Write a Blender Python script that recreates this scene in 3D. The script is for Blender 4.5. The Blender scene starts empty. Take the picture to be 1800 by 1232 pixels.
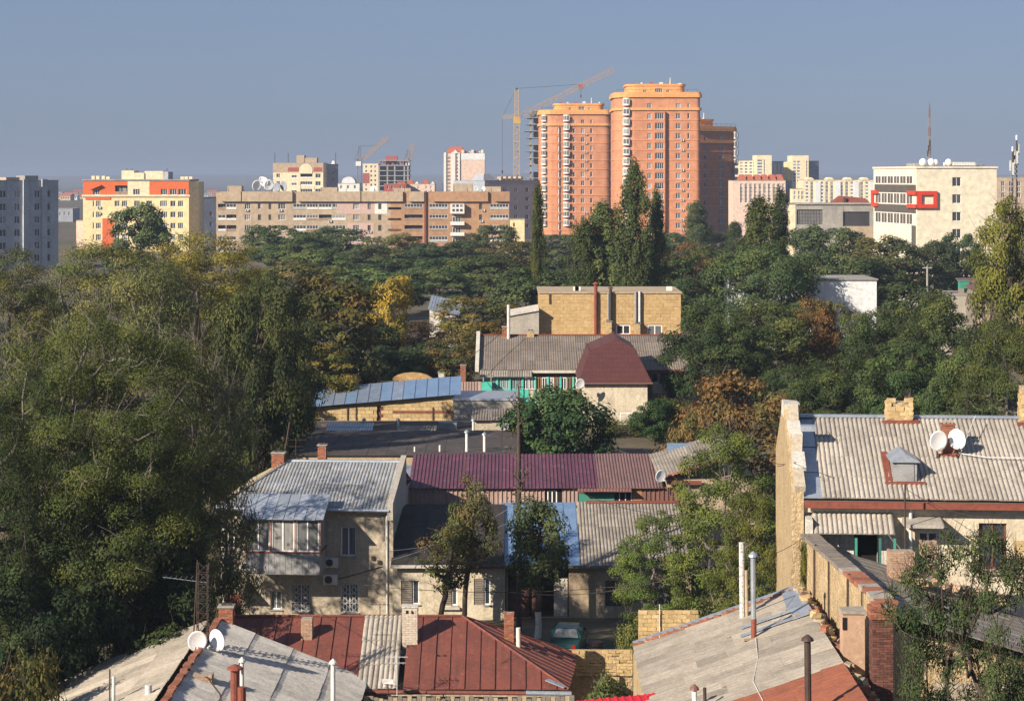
import bpy, bmesh, math, random
import numpy as np
from mathutils import Vector, Matrix
random.seed(7)
R = math.radians
scene = bpy.context.scene
COL = scene.collection
# ------------------------------------------------------------------ camera
F, HZ, CZ = 3600.0, 310.0, 25.0      # focal length in photo pixels, horizon row, eye height in metres
cam = bpy.data.cameras.new('camera'); camo = bpy.data.objects.new('camera', cam); COL.objects.link(camo)
camo.location = (0, 0, CZ); camo.rotation_euler = (R(90), 0, 0)
cam.sensor_width = 36; cam.lens = 72; cam.shift_y = -(616-HZ)/1800
cam.clip_start = 1; cam.clip_end = 30000
scene.camera = camo
# ------------------------------------------------------------------ light
SUN_EL, SUN_AZ = 27.0, 230.0         # azimuth clockwise from +Y (the view direction)
world = bpy.data.worlds.new('World'); scene.world = world; world.use_nodes = True
wn = world.node_tree; bg = wn.nodes['Background']
sky = wn.nodes.new('ShaderNodeTexSky'); sky.sky_type = 'NISHITA'; sky.sun_disc = False
sky.sun_elevation = R(SUN_EL); sky.sun_rotation = R(SUN_AZ)
sky.air_density = 1.0; sky.dust_density = 0.6; sky.ozone_density = 4.0; sky.altitude = 0
hs = wn.nodes.new('ShaderNodeMix'); hs.data_type = 'RGBA'; hs.blend_type = 'MULTIPLY'
hs.inputs['Factor'].default_value = 1; hs.inputs[7].default_value = (0.44, 0.455, 0.60, 1)
veil = wn.nodes.new('ShaderNodeMix'); veil.data_type = 'RGBA'; veil.inputs['Factor'].default_value = .65      # even dust veil over the whole sky
veil.inputs[7].default_value = (1.52, 1.95, 2.74, 1)
wn.links.new(sky.outputs[0], hs.inputs[6]); wn.links.new(hs.outputs[2], veil.inputs[6]); wn.links.new(veil.outputs[2], bg.inputs[0])
bg.inputs[1].default_value = 0.093
sl = bpy.data.lights.new('sun', 'SUN'); sl.energy = 5.0; sl.angle = R(0.5); sl.color = (1.0, 0.86, 0.68)
so = bpy.data.objects.new('sun', sl); COL.objects.link(so)
sd = Vector((math.sin(R(SUN_AZ))*math.cos(R(SUN_EL)), math.cos(R(SUN_AZ))*math.cos(R(SUN_EL)), math.sin(R(SUN_EL))))
so.rotation_euler = sd.to_track_quat('Z', 'Y').to_euler()
vs = scene.view_settings; vs.view_transform = 'Standard'; vs.look = 'None'; vs.gamma = 1; vs.exposure = 0.8; vs.use_curve_mapping = False
scene.cycles.use_denoising = True
scene.cycles.max_bounces = 5; scene.cycles.diffuse_bounces = 2; scene.cycles.glossy_bounces = 2
scene.cycles.transparent_max_bounces = 6; scene.cycles.transmission_bounces = 2; scene.cycles.volume_bounces = 0
scene.cycles.caustics_reflective = False; scene.cycles.caustics_refractive = False

# ------------------------------------------------------------------ helpers
def X(px, Y): return (px-900)/F*Y
def Z(py, Y): return CZ-(py-HZ)/F*Y
def P(px, py, Y): return Vector((X(px, Y), Y, Z(py, Y)))

class MB:
    """collects faces for one mesh"""
    def __init__(s): s.v = []; s.f = []; s.m = []
    def face(s, pts, m=0):
        n = len(s.v); s.v += [tuple(p) for p in pts]; s.f.append(tuple(range(n, n+len(pts)))); s.m.append(m); return s
    def hexa(s, p, m=0):             # 8 points: bottom 0-3, top 4-7
        n = len(s.v); s.v += [tuple(q) for q in p]
        for f in ((3,2,1,0),(4,5,6,7),(0,1,5,4),(1,2,6,5),(2,3,7,6),(3,0,4,7)):
            s.f.append(tuple(n+i for i in f)); s.m.append(m)
        return s
    def box(s, x0, y0, z0, x1, y1, z1, m=0, j=0):
        p = [(x0,y0,z0),(x1,y0,z0),(x1,y1,z0),(x0,y1,z0),(x0,y0,z1),(x1,y0,z1),(x1,y1,z1),(x0,y1,z1)]
        if j: p = [tuple(c+random.uniform(-j, j) for c in q) for q in p]
        return s.hexa(p, m)
    def bar(s, a, b, w, h, m=0):     # rectangular bar from a to b
        a = Vector(a); b = Vector(b); d = (b-a).normalized()
        up = Vector((0,0,1)) if abs(d.z) < .95 else Vector((0,1,0))
        sx = d.cross(up).normalized()*w/2; sy = sx.cross(d).normalized()*h/2
        return s.hexa([a-sx-sy,a+sx-sy,b+sx-sy,b-sx-sy,a-sx+sy,a+sx+sy,b+sx+sy,b-sx+sy], m)
    def tube(s, pts, rad, n=8, m=0, cap=True):
        pts = [Vector(p) for p in pts]
        if not hasattr(rad, '__len__'): rad = [rad]*len(pts)
        base = len(s.v); fr = None
        for i, p in enumerate(pts):
            d = (pts[min(i+1, len(pts)-1)]-pts[max(i-1, 0)]).normalized()
            if fr is None: fr = d.orthogonal().normalized()
            fr = (fr-d*fr.dot(d)).normalized(); bt = d.cross(fr)
            for k in range(n):
                a = 2*math.pi*k/n; s.v.append(tuple(p+(fr*math.cos(a)+bt*math.sin(a))*rad[i]))
        for i in range(len(pts)-1):
            for k in range(n):
                a = base+i*n+k; b = base+i*n+(k+1) % n
                s.f.append((a, b, b+n, a+n)); s.m.append(m)
        if cap:
            s.f.append(tuple(base+k for k in reversed(range(n)))); s.m.append(m)
            s.f.append(tuple(base+(len(pts)-1)*n+k for k in range(n))); s.m.append(m)
        return s
    def prism(s, poly, z0, z1, m=0):
        n = len(s.v); k = len(poly)
        s.v += [(p[0], p[1], z0) for p in poly]+[(p[0], p[1], z1) for p in poly]
        for i in range(k):
            j = (i+1) % k; s.f.append((n+i, n+j, n+k+j, n+k+i)); s.m.append(m)
        s.f.append(tuple(n+k+i for i in range(k))); s.m.append(m)
        s.f.append(tuple(n+i for i in reversed(range(k)))); s.m.append(m)
        return s
    def facade(s, o, u, W, H, ops=(), rev=.18, m=0, mr=None, top=None):
        """a wall sheet with holes; top(x) gives a sloping top edge"""
        o = Vector(o); u = Vector(u).normalized(); z = Vector((0,0,1)); inn = z.cross(u)
        xs = sorted({0.0, W} | {round(min(max(q, 0), W), 4) for t in ops for q in (t[0], t[2])})
        zs = sorted({0.0, H} | {round(min(max(q, 0), H), 4) for t in ops for q in (t[1], t[3])})
        for i in range(len(xs)-1):
            for j in range(len(zs)-1):
                cx = (xs[i]+xs[i+1])/2; cz = (zs[j]+zs[j+1])/2
                if any(t[0] < cx < t[2] and t[1] < cz < t[3] for t in ops): continue
                last = j == len(zs)-2 and top
                za = top(xs[i]) if last else zs[j+1]; zb = top(xs[i+1]) if last else zs[j+1]
                s.face([o+u*xs[i]+z*zs[j], o+u*xs[i+1]+z*zs[j], o+u*xs[i+1]+z*zb, o+u*xs[i]+z*za], m)
        for t in ops:
            c = [o+u*t[0]+z*t[1], o+u*t[2]+z*t[1], o+u*t[2]+z*t[3], o+u*t[0]+z*t[3]]
            for a, b in ((0,1),(1,2),(2,3),(3,0)):
                s.face([c[a], c[b], c[b]+inn*rev, c[a]+inn*rev], m if mr is None else mr)
        return s
    def mesh(s, name, mats):
        me = bpy.data.meshes.new(name); me.from_pydata(s.v, [], s.f)
        for q in (mats if isinstance(mats, (list, tuple)) else [mats]): me.materials.append(q)
        if any(s.m): me.polygons.foreach_set('material_index', s.m)
        me.update(); return me
    def build(s, name, mats, parent=None, loc=(0,0,0), rz=0, smooth=False):
        me = s.mesh(name, mats)
        if smooth: me.polygons.foreach_set('use_smooth', [True]*len(me.polygons))
        return ob(name, me, parent, loc, rz)

def ob(name, me, parent=None, loc=(0,0,0), rz=0, mtx=None):
    o = bpy.data.objects.new(name, me); COL.objects.link(o)
    if parent: o.parent = parent
    if mtx is not None: o.matrix_local = mtx
    else: o.location = loc; o.rotation_euler = (0, 0, rz)
    return o
def tag(o, label, cat, group=None, kind=None):
    if label: o['label'] = label
    if cat: o['category'] = cat
    if group: o['group'] = group
    if kind or cat: o['kind'] = kind or 'thing'
    return o
def thing(name, label, cat, loc=(0,0,0), rz=0, group=None):
    return tag(ob(name, None, None, loc, rz), label, cat, group)
def struct(o): o['kind'] = 'structure'; return o
def frame_mtx(o, u, v, n):
    m = Matrix.Identity(4)
    for i, c in enumerate((u, v, n)): m[0][i], m[1][i], m[2][i] = c
    m[0][3], m[1][3], m[2][3] = o
    return m

# ------------------------------------------------------------------ materials
MT = {}
def mat(name, c, c2=None, s=1.5, rough=.85, bump=0., bs=12., met=0., rnd=0., streak=None, spots=None, spots2=None, lo=.38, hi=.66, spec=.3, brick=None):
    m = bpy.data.materials.new(name); m.use_nodes = True; MT[name] = m
    t = m.node_tree; N = t.nodes; L = t.links; b = N['Principled BSDF']
    b.inputs['Roughness'].default_value = rough; b.inputs['Metallic'].default_value = met
    b.inputs['Specular IOR Level'].default_value = spec
    tc = N.new('ShaderNodeTexCoord'); oi = N.new('ShaderNodeObjectInfo')
    va = N.new('ShaderNodeVectorMath'); va.operation = 'MULTIPLY_ADD'; va.inputs[1].default_value = (1,1,1)
    L.new(tc.outputs['Object'], va.inputs[0])
    sc = N.new('ShaderNodeVectorMath'); sc.operation = 'SCALE'; sc.inputs[0].default_value = (37., 91., 53.)
    L.new(oi.outputs['Random'], sc.inputs['Scale']); L.new(sc.outputs[0], va.inputs[2])
    co = va.outputs[0]
    def noise(scale, detail=5, vec=None, rg=.6):
        n = N.new('ShaderNodeTexNoise'); n.inputs['Scale'].default_value = scale; n.inputs['Detail'].default_value = detail
        n.inputs['Roughness'].default_value = rg; L.new(vec or co, n.inputs['Vector']); return n.outputs[0]
    def ramp(x, a, bb):
        r = N.new('ShaderNodeMapRange'); r.inputs[1].default_value = a; r.inputs[2].default_value = bb; L.new(x, r.inputs[0]); return r.outputs[0]
    def mix(f, a, bb, mode='MIX'):
        x = N.new('ShaderNodeMix'); x.data_type = 'RGBA'; x.blend_type = mode
        for sock, val in ((x.inputs['Factor'], f), (x.inputs[6], a), (x.inputs[7], bb)):
            if hasattr(val, 'links'): L.new(val, sock)
            elif isinstance(val, (int, float)): sock.default_value = val
            else: sock.default_value = (*val, 1)
        return x.outputs[2]
    col = mix(ramp(noise(s), lo, hi), c, c2 or tuple(q*.72 for q in c))
    fine = ramp(noise(s*9, 4), .3, .7)
    g = N.new('ShaderNodeMapRange'); g.inputs[3].default_value = .8; g.inputs[4].default_value = 1.14; L.new(fine, g.inputs[0])
    gv = N.new('ShaderNodeCombineColor')
    for i in range(3): L.new(g.outputs[0], gv.inputs[i])
    col = mix(1.0, col, gv.outputs[0], 'MULTIPLY')
    if brick:                        # (width, height, mortar colour, amount)
        sp = N.new('ShaderNodeSeparateXYZ'); L.new(tc.outputs['Object'], sp.inputs[0])
        ad = N.new('ShaderNodeMath'); L.new(sp.outputs[0], ad.inputs[0]); L.new(sp.outputs[1], ad.inputs[1])
        cb = N.new('ShaderNodeCombineXYZ'); L.new(ad.outputs[0], cb.inputs[0]); L.new(sp.outputs[2], cb.inputs[1])
        bt = N.new('ShaderNodeTexBrick'); L.new(cb.outputs[0], bt.inputs[0]); bt.inputs['Scale'].default_value = 1
        bt.inputs['Brick Width'].default_value = brick[0]; bt.inputs['Row Height'].default_value = brick[1]
        bt.inputs['Mortar Size'].default_value = brick[1]*.12; bt.inputs['Color1'].default_value = (1,1,1,1)
        bt.inputs['Color2'].default_value = (.72,.70,.68,1); bt.inputs['Mortar'].default_value = (*brick[2], 1)
        col = mix(brick[3], col, bt.outputs[0], 'MULTIPLY')
    if streak:                       # (colour, amount)
        mp = N.new('ShaderNodeMapping'); mp.inputs['Scale'].default_value = (2.6, .2, 2.6) if len(streak) > 2 else (2.2, 2.2, .22); L.new(co, mp.inputs[0])
        f = N.new('ShaderNodeMath'); f.operation = 'MULTIPLY'; f.inputs[1].default_value = streak[1]
        L.new(ramp(noise(1.4, 6, mp.outputs[0]), .5, .72), f.inputs[0]); col = mix(f.outputs[0], col, streak[0])
    for spots in [q for q in (spots, spots2) if q]:   # (colour, amount, scale)
        f = N.new('ShaderNodeMath'); f.operation = 'MULTIPLY'; f.inputs[1].default_value = spots[1]
        L.new(ramp(noise(spots[2], 7, None, .7), .55, .64), f.inputs[0]); col = mix(f.outputs[0], col, spots[0])
    if rnd:
        h = N.new('ShaderNodeHueSaturation'); r = N.new('ShaderNodeMapRange')
        r.inputs[3].default_value = 1-rnd; r.inputs[4].default_value = 1+rnd; L.new(oi.outputs['Random'], r.inputs[0])
        L.new(r.outputs[0], h.inputs['Value']); L.new(col, h.inputs['Color']); col = h.outputs[0]
    L.new(col, b.inputs['Base Color'])
    if bump:
        bp = N.new('ShaderNodeBump'); bp.inputs['Strength'].default_value = 1; bp.inputs['Distance'].default_value = bump
        L.new(noise(bs, 6), bp.inputs['Height']); L.new(bp.outputs[0], b.inputs['Normal'])
    return m
def glassmat(name, dark, light, amt=.45, rough=.12):
    """window panes: dark rooms, some with curtains, one look per pane"""
    m = bpy.data.materials.new(name); m.use_nodes = True; MT[name] = m
    t = m.node_tree; N = t.nodes; L = t.links; b = N['Principled BSDF']
    b.inputs['Roughness'].default_value = rough; b.inputs['Specular IOR Level'].default_value = .6
    oi = N.new('ShaderNodeObjectInfo'); r = N.new('ShaderNodeMapRange'); r.inputs[1].default_value = 1-amt; r.inputs[2].default_value = 1
    L.new(oi.outputs['Random'], r.inputs[0])
    tc = N.new('ShaderNodeTexCoord'); mp = N.new('ShaderNodeMapping'); mp.inputs['Scale'].default_value = (7, 7, .4)
    L.new(tc.outputs['Object'], mp.inputs[0]); n = N.new('ShaderNodeTexNoise'); n.inputs['Scale'].default_value = 1.2; L.new(mp.outputs[0], n.inputs['Vector'])
    f = N.new('ShaderNodeMath'); f.operation = 'MULTIPLY'; L.new(r.outputs[0], f.inputs[0]); L.new(n.outputs[0], f.inputs[1])
    x = N.new('ShaderNodeMix'); x.data_type = 'RGBA'; x.inputs[6].default_value = (*dark, 1); x.inputs[7].default_value = (*light, 1)
    L.new(f.outputs[0], x.inputs['Factor']); L.new(x.outputs[2], b.inputs['Base Color']); return m
def leafmat(name, trans=.35):
    m = bpy.data.materials.new(name); m.use_nodes = True; MT[name] = m
    t = m.node_tree; N = t.nodes; L = t.links; N.remove(N['Principled BSDF'])
    at = N.new('ShaderNodeAttribute'); at.attribute_name = 'col'
    oi = N.new('ShaderNodeObjectInfo')
    mu = N.new('ShaderNodeMix'); mu.data_type = 'RGBA'; mu.blend_type = 'MULTIPLY'; mu.inputs['Factor'].default_value = 1
    L.new(at.outputs['Color'], mu.inputs[6]); L.new(oi.outputs['Color'], mu.inputs[7])
    d = N.new('ShaderNodeBsdfDiffuse'); tr = N.new('ShaderNodeBsdfTranslucent'); mx = N.new('ShaderNodeMixShader'); mx.inputs[0].default_value = trans
    L.new(mu.outputs[2], d.inputs[0]); L.new(mu.outputs[2], tr.inputs[0]); L.new(d.outputs[0], mx.inputs[1]); L.new(tr.outputs[0], mx.inputs[2])
    L.new(mx.outputs[0], N['Material Output'].inputs[0]); return m

mat('plain_white', (.72,.71,.68), (.6,.6,.58), rough=.7)
mat('white_frame', (.78,.79,.8), (.7,.71,.72), rough=.45)
mat('brown_frame', (.16,.075,.045), rough=.6)
mat('dark_void', (.012,.012,.014), rough=.9)  # near-black colour standing for the unlit depth of openings
mat('concrete', (.34,.33,.31), (.25,.245,.235), s=.5, streak=((.16,.15,.14), .5))
mat('grey_metal', (.33,.36,.40), (.26,.29,.33), s=2, rough=.45, met=.35)
mat('dark_metal', (.04,.035,.033), (.075,.045,.035), s=4, rough=.65)
mat('white_metal', (.62,.63,.63), (.5,.5,.49), s=3, rough=.5)
mat('dish_white', (.80,.81,.82), (.74,.75,.76), s=3, rough=.4)
mat('rust_red', (.24,.07,.045), (.17,.055,.04), s=3, rough=.75, spots=((.12,.05,.03), .8, 6))
mat('brick_red', (.33,.13,.075), (.24,.10,.065), s=5, rnd=.22, bump=.01, spots=((.09,.07,.06), .5, 3))
mat('mortar', (.36,.33,.29), (.26,.24,.21), s=6, bump=.01)
mat('limestone', (.52,.39,.20), (.40,.29,.15), s=3, rnd=.14, bump=.02, bs=9, spots=((.62,.55,.42), .6, 4))
glassmat('glass', (.03,.038,.05), (.42,.42,.42))
glassmat('glass_far', (.05,.055,.065), (.5,.5,.48), .4, .2)
glassmat('glass_curtain', (.09,.10,.11), (.55,.55,.52), .95, .25)
leafmat('leaf', .25); leafmat('leaf_thin', .35)
mat('bark', (.085,.062,.048), (.045,.035,.03), s=5, bump=.02)
mat('bark_grey', (.19,.165,.15), (.12,.105,.10), s=5, bump=.015)

# ------------------------------------------------------------------ windows and other shared pieces
WC = {}
def window(par, o, u, w, h, nx=2, tz=0., fw=.07, d=.1, fm='white_frame', gm='glass', sill=False, name='window', mz=()):
    """frame mesh (shared between alike windows) with its pane as a child; o = bottom left of the opening"""
    key = (round(w, 2), round(h, 2), nx, tz, fw, d, fm, gm, mz)
    if key not in WC:
        b = MB()
        b.box(0, d, 0, w, d+.06, fw); b.box(0, d, h-fw, w, d+.06, h); b.box(0, d, fw, fw, d+.06, h-fw); b.box(w-fw, d, fw, w, d+.06, h-fw)
        for i in range(1, nx): b.box(w*i/nx-fw/2, d-.004, fw, w*i/nx+fw/2, d+.05, h-fw)
        if tz: b.box(fw, d-.002, h*tz-fw/2, w-fw, d+.045, h*tz+fw/2)
        for q in mz: b.box(fw, d+.002, h*q-fw/4, w-fw, d+.04, h*q+fw/4)
        g = MB().box(fw*.5, d+.035, fw*.5, w-fw*.5, d+.05, h-fw*.5)
        WC[key] = (b.mesh('window', MT[fm]), g.mesh('pane', MT[gm]))
    u = Vector(u).normalized(); z = Vector((0,0,1))
    f = ob(name, WC[key][0], par, mtx=frame_mtx(Vector(o), u, z.cross(u), z)); ob('pane', WC[key][1], f)
    if sill:
        k = ('sill', round(w, 2))
        if k not in WC: WC[k] = MB().box(-.06, -.08, -.06, w+.06, d, -.003).mesh('sill', MT['concrete'])
        ob('sill', WC[k], f)
    return f
def shared(key, fn):
    if key not in WC: WC[key] = fn()
    return WC[key]
def ac_unit(par, x, y, z, s=1.0, rz=0):
    k = ('ac', s)
    if k not in WC:
        b = MB().box(0, -.32*s, 0, .8*s, 0, .55*s); b.box(.05*s, -.33*s, -.06*s, .1*s, .02, 0); b.box(.7*s, -.33*s, -.06*s, .75*s, .02, 0)
        g = MB(); n = 14
        g.face([((.3+.22*math.cos(2*math.pi*i/n))*s, -.325*s, (.28+.22*math.sin(2*math.pi*i/n))*s) for i in range(n)])
        for i in range(4): g.box((.09)*s, -.335*s, (.1+.11*i)*s, .51*s, -.327*s, (.115+.11*i)*s)
        WC[k] = (b.mesh('air_conditioner', MT['white_metal']), g.mesh('fan_grille', MT['dark_metal']))
    a = ob('air_conditioner', WC[k][0], par, (x, y, z), rz); ob('fan_grille', WC[k][1], a); return a

def sheets(par, name, o, u, v, W, L, m, pitch=.2, amp=.028, sw=1.2, sl=1.75, prof='wave', clip=None, jit=.012, lift=.024, start=0.):
    """a roof covered with profiled sheets, each its own object; o eave corner, u along the eave, v up the slope"""
    o = Vector(o); u = Vector(u).normalized(); v = Vector(v); v = (v-u*v.dot(u)).normalized(); n = u.cross(v)
    def prof_pts(w):
        k = max(1, round(w/pitch)); p = w/k; r = []
        for i in range(k):
            if prof == 'wave': r += [(i*p, 0), (i*p+p*.25, amp*.8), (i*p+p*.5, amp*1.1), (i*p+p*.75, amp*.8)]
            elif prof == 'trap': r += [(i*p, 0), (i*p+p*.62, 0), (i*p+p*.70, amp), (i*p+p*.92, amp)]
            elif prof == 'seam': r += [(i*p, 0), (i*p+p-.05, 0), (i*p+p-.045, amp), (i*p+p-.012, amp)]
            else: r += [(i*p, 0)]
        return r+[(w, 0)]
    nr = max(1, math.ceil(L/sl-.02)); ncol = max(1, math.ceil(W/sw-.02)); out = []
    for r in range(nr):
        for c in range(ncol):
            w = min(sw, W-c*sw); l = min(sl+(.12 if r < nr-1 else 0), L-r*sl)
            if w < .05 or l < .05: continue
            def mk(w=w, l=l):
                pp = prof_pts(w); vv = [(x, 0, z) for x, z in pp]+[(x, l, z) for x, z in pp]; k = len(pp)
                b = MB(); b.v = vv; b.f = [(i, i+1, k+i+1, k+i) for i in range(k-1)]; b.m = [0]*(k-1)
                e = len(b.v); b.v += [(0, 0, -.012), (w, 0, -.012)]; b.f.append(tuple([e, e+1]+list(reversed(range(k))))); b.m.append(0)
                return b.mesh(name, m)
            if clip is None: me = shared(('sh', m.name, round(w, 3), round(l, 3), pitch, amp, prof), mk)
            else:
                me = mk(); bm = bmesh.new(); bm.from_mesh(me)
                k = len(clip)
                for i in range(k):
                    a = Vector((clip[i][0]-c*sw, clip[i][1]-r*sl, 0)); b2 = Vector((clip[(i+1) % k][0]-c*sw, clip[(i+1) % k][1]-r*sl, 0))
                    d = b2-a; no = Vector((d.y, -d.x, 0))
                    if no.length < 1e-6: continue
                    bmesh.ops.bisect_plane(bm, geom=bm.verts[:]+bm.edges[:]+bm.faces[:], plane_co=a, plane_no=no, clear_outer=True)
                ok = len(bm.faces) > 0; bm.to_mesh(me); bm.free()
                if not ok: bpy.data.meshes.remove(me); continue
            j = lambda: random.uniform(-jit, jit)
            vt = (v-n*(lift/sl)).normalized()
            org = o+u*(c*sw+j())+v*(r*sl+j()*2)+n*(lift+abs(j())+(.006 if c % 2 else 0))
            nn = u.cross(vt)
            out.append(ob(name, me, par, mtx=frame_mtx(org, u, vt, nn)))
    return out

def blocks(par, name, o, u, W, H, bw, bh, m, dep=.12, gap=.012, inn=None, jit=.008, ragged=0, mask=None):
    """courses of single blocks standing proud of a core wall"""
    o = Vector(o); u = Vector(u).normalized(); z = Vector((0,0,1)); ip = z.cross(u)
    def mk(k):
        rs = random.Random(k*13+5); b = MB(); w = bw-gap; h = bh-gap
        p = [(0,0,0),(w,0,0),(w,dep,0),(0,dep,0),(0,0,h),(w,0,h),(w,dep,h),(0,dep,h)]
        b.hexa([tuple(q+rs.uniform(-jit, jit) for q in c) for c in p]); return b.mesh(name, m)
    ms = [shared(('blk', name, m.name, bw, bh, dep, k), lambda k=k: mk(k)) for k in range(5)]
    nr = round(H/bh); out = []
    for r in range(nr):
        x = -bw/2 if r % 2 else 0.
        while x < W-.02:
            x0 = max(x, 0); x1 = min(x+bw, W)
            if x1-x0 > .06 and not (ragged and r >= nr-ragged and random.random() < .35*(r-nr+ragged+1)) and not (mask and mask((x0+x1)/2, (r+.5)*bh)):
                mt = frame_mtx(o+u*x0+z*(r*bh)-ip*random.uniform(0, jit*1.5), u*((x1-x0)/bw), ip, z)
                out.append(ob(name, random.choice(ms), par, mtx=mt))
            x += bw
    return out

def chimney(par, x, y, z, w, d, h, bm='brick_red', course=.085, bl=.26, cap='concrete', holes=2, name='chimney', core='mortar'):
    """brick stack of single bricks on a mortar core, with a cap and flue holes"""
    c = MB().box(-w/2+.012, -d/2+.012, -.5, w/2-.012, d/2-.012, h-.01).build(name, MT[core], par, (x, y, z))
    blocks(c, 'brick', (-w/2, -d/2, 0), (1,0,0), w, h, bl, course, MT[bm], dep=.1)
    blocks(c, 'brick', (w/2, -d/2+.1, 0), (0,1,0), d-.1, h, bl, course, MT[bm], dep=.1)
    blocks(c, 'brick', (-w/2, d/2, 0), (0,-1,0), d-.1, h, bl, course, MT[bm], dep=.1)
    if cap:
        MB().box(-w/2-.05, -d/2-.05, h, w/2+.05, d/2+.05, h+.07, j=.008).build('chimney_cap', MT[cap], c)
    f = MB()
    for i in range(holes):
        cx = (i-(holes-1)/2)*w*.42
        f.box(cx-.07, -d/2-.055, h-.22, cx+.07, -d/2-.004, h-.05) if holes < 0 else f.box(cx-.08, -.09, h+.07, cx+.08, .09, h+.16)
    if holes > 0: f.build('flue', MT['dark_metal'], c)
    return c

# ================================================================== the setting: ground, hills, haze
def gz(x, y):
    """ground height: the yards lie low, then a bank up to the terrace behind"""
    t = min(max((y-134)/16, 0), 1); z = 5*t*t*(3-2*t)
    t = min(max((y-900)/3000, 0), 1); z += -6*t
    t = min(max((y-5200)/3500, 0), 1); h = 30+9*math.sin(x*.0009+1)+5*math.sin(x*.0031)
    return z+h*t*t*(3-2*t)
def ground():
    ys = [-300, -50, 0, 40, 60, 80, 100, 120, 130, 134, 137, 140, 143, 146, 150, 160, 200, 300, 450, 600, 900, 1300, 2000, 3000, 4000, 5200, 5800, 6400, 7000, 7600, 8200, 8700, 9000]
    xs = [-9000, -6000, -4000, -3000, -2400, -1800, -1400, -1000, -700, -400, -200, -100, -50, -25, 0, 25, 50, 100, 200, 400, 700, 1000, 1400, 1800, 2400, 3000, 4000, 6000, 9000]
    b = MB(); b.v = [(x, y, gz(x, y)) for y in ys for x in xs]; k = len(xs)
    b.f = [(j*k+i, j*k+i+1, (j+1)*k+i+1, (j+1)*k+i) for j in range(len(ys)-1) for i in range(k-1)]; b.m = [0]*len(b.f)
    m = mat('ground_soil', (.13,.105,.075), (.07,.075,.04), s=.08, spots=((.19,.16,.12), .6, .6), bump=.03, bs=2)
    return struct(b.build('ground', m))
ground()
hz = MB().box(-9500, -400, -3, 9500, 9500, 62)
hm = bpy.data.materials.new('haze'); hm.use_nodes = True
_t = hm.node_tree; _t.nodes.remove(_t.nodes['Principled BSDF']); _pv = _t.nodes.new('ShaderNodeVolumePrincipled')
_pv.inputs['Color'].default_value = (.40,.50,.70,1); _pv.inputs['Density'].default_value = HAZE = .00021; _pv.inputs['Anisotropy'].default_value = 0
_t.links.new(_pv.outputs[0], _t.nodes['Material Output'].inputs['Volume'])
hazo = hz.build('haze', hm); hazo['kind'] = 'stuff'; hazo['label'] = 'thin blue haze hanging over the city'

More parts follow.
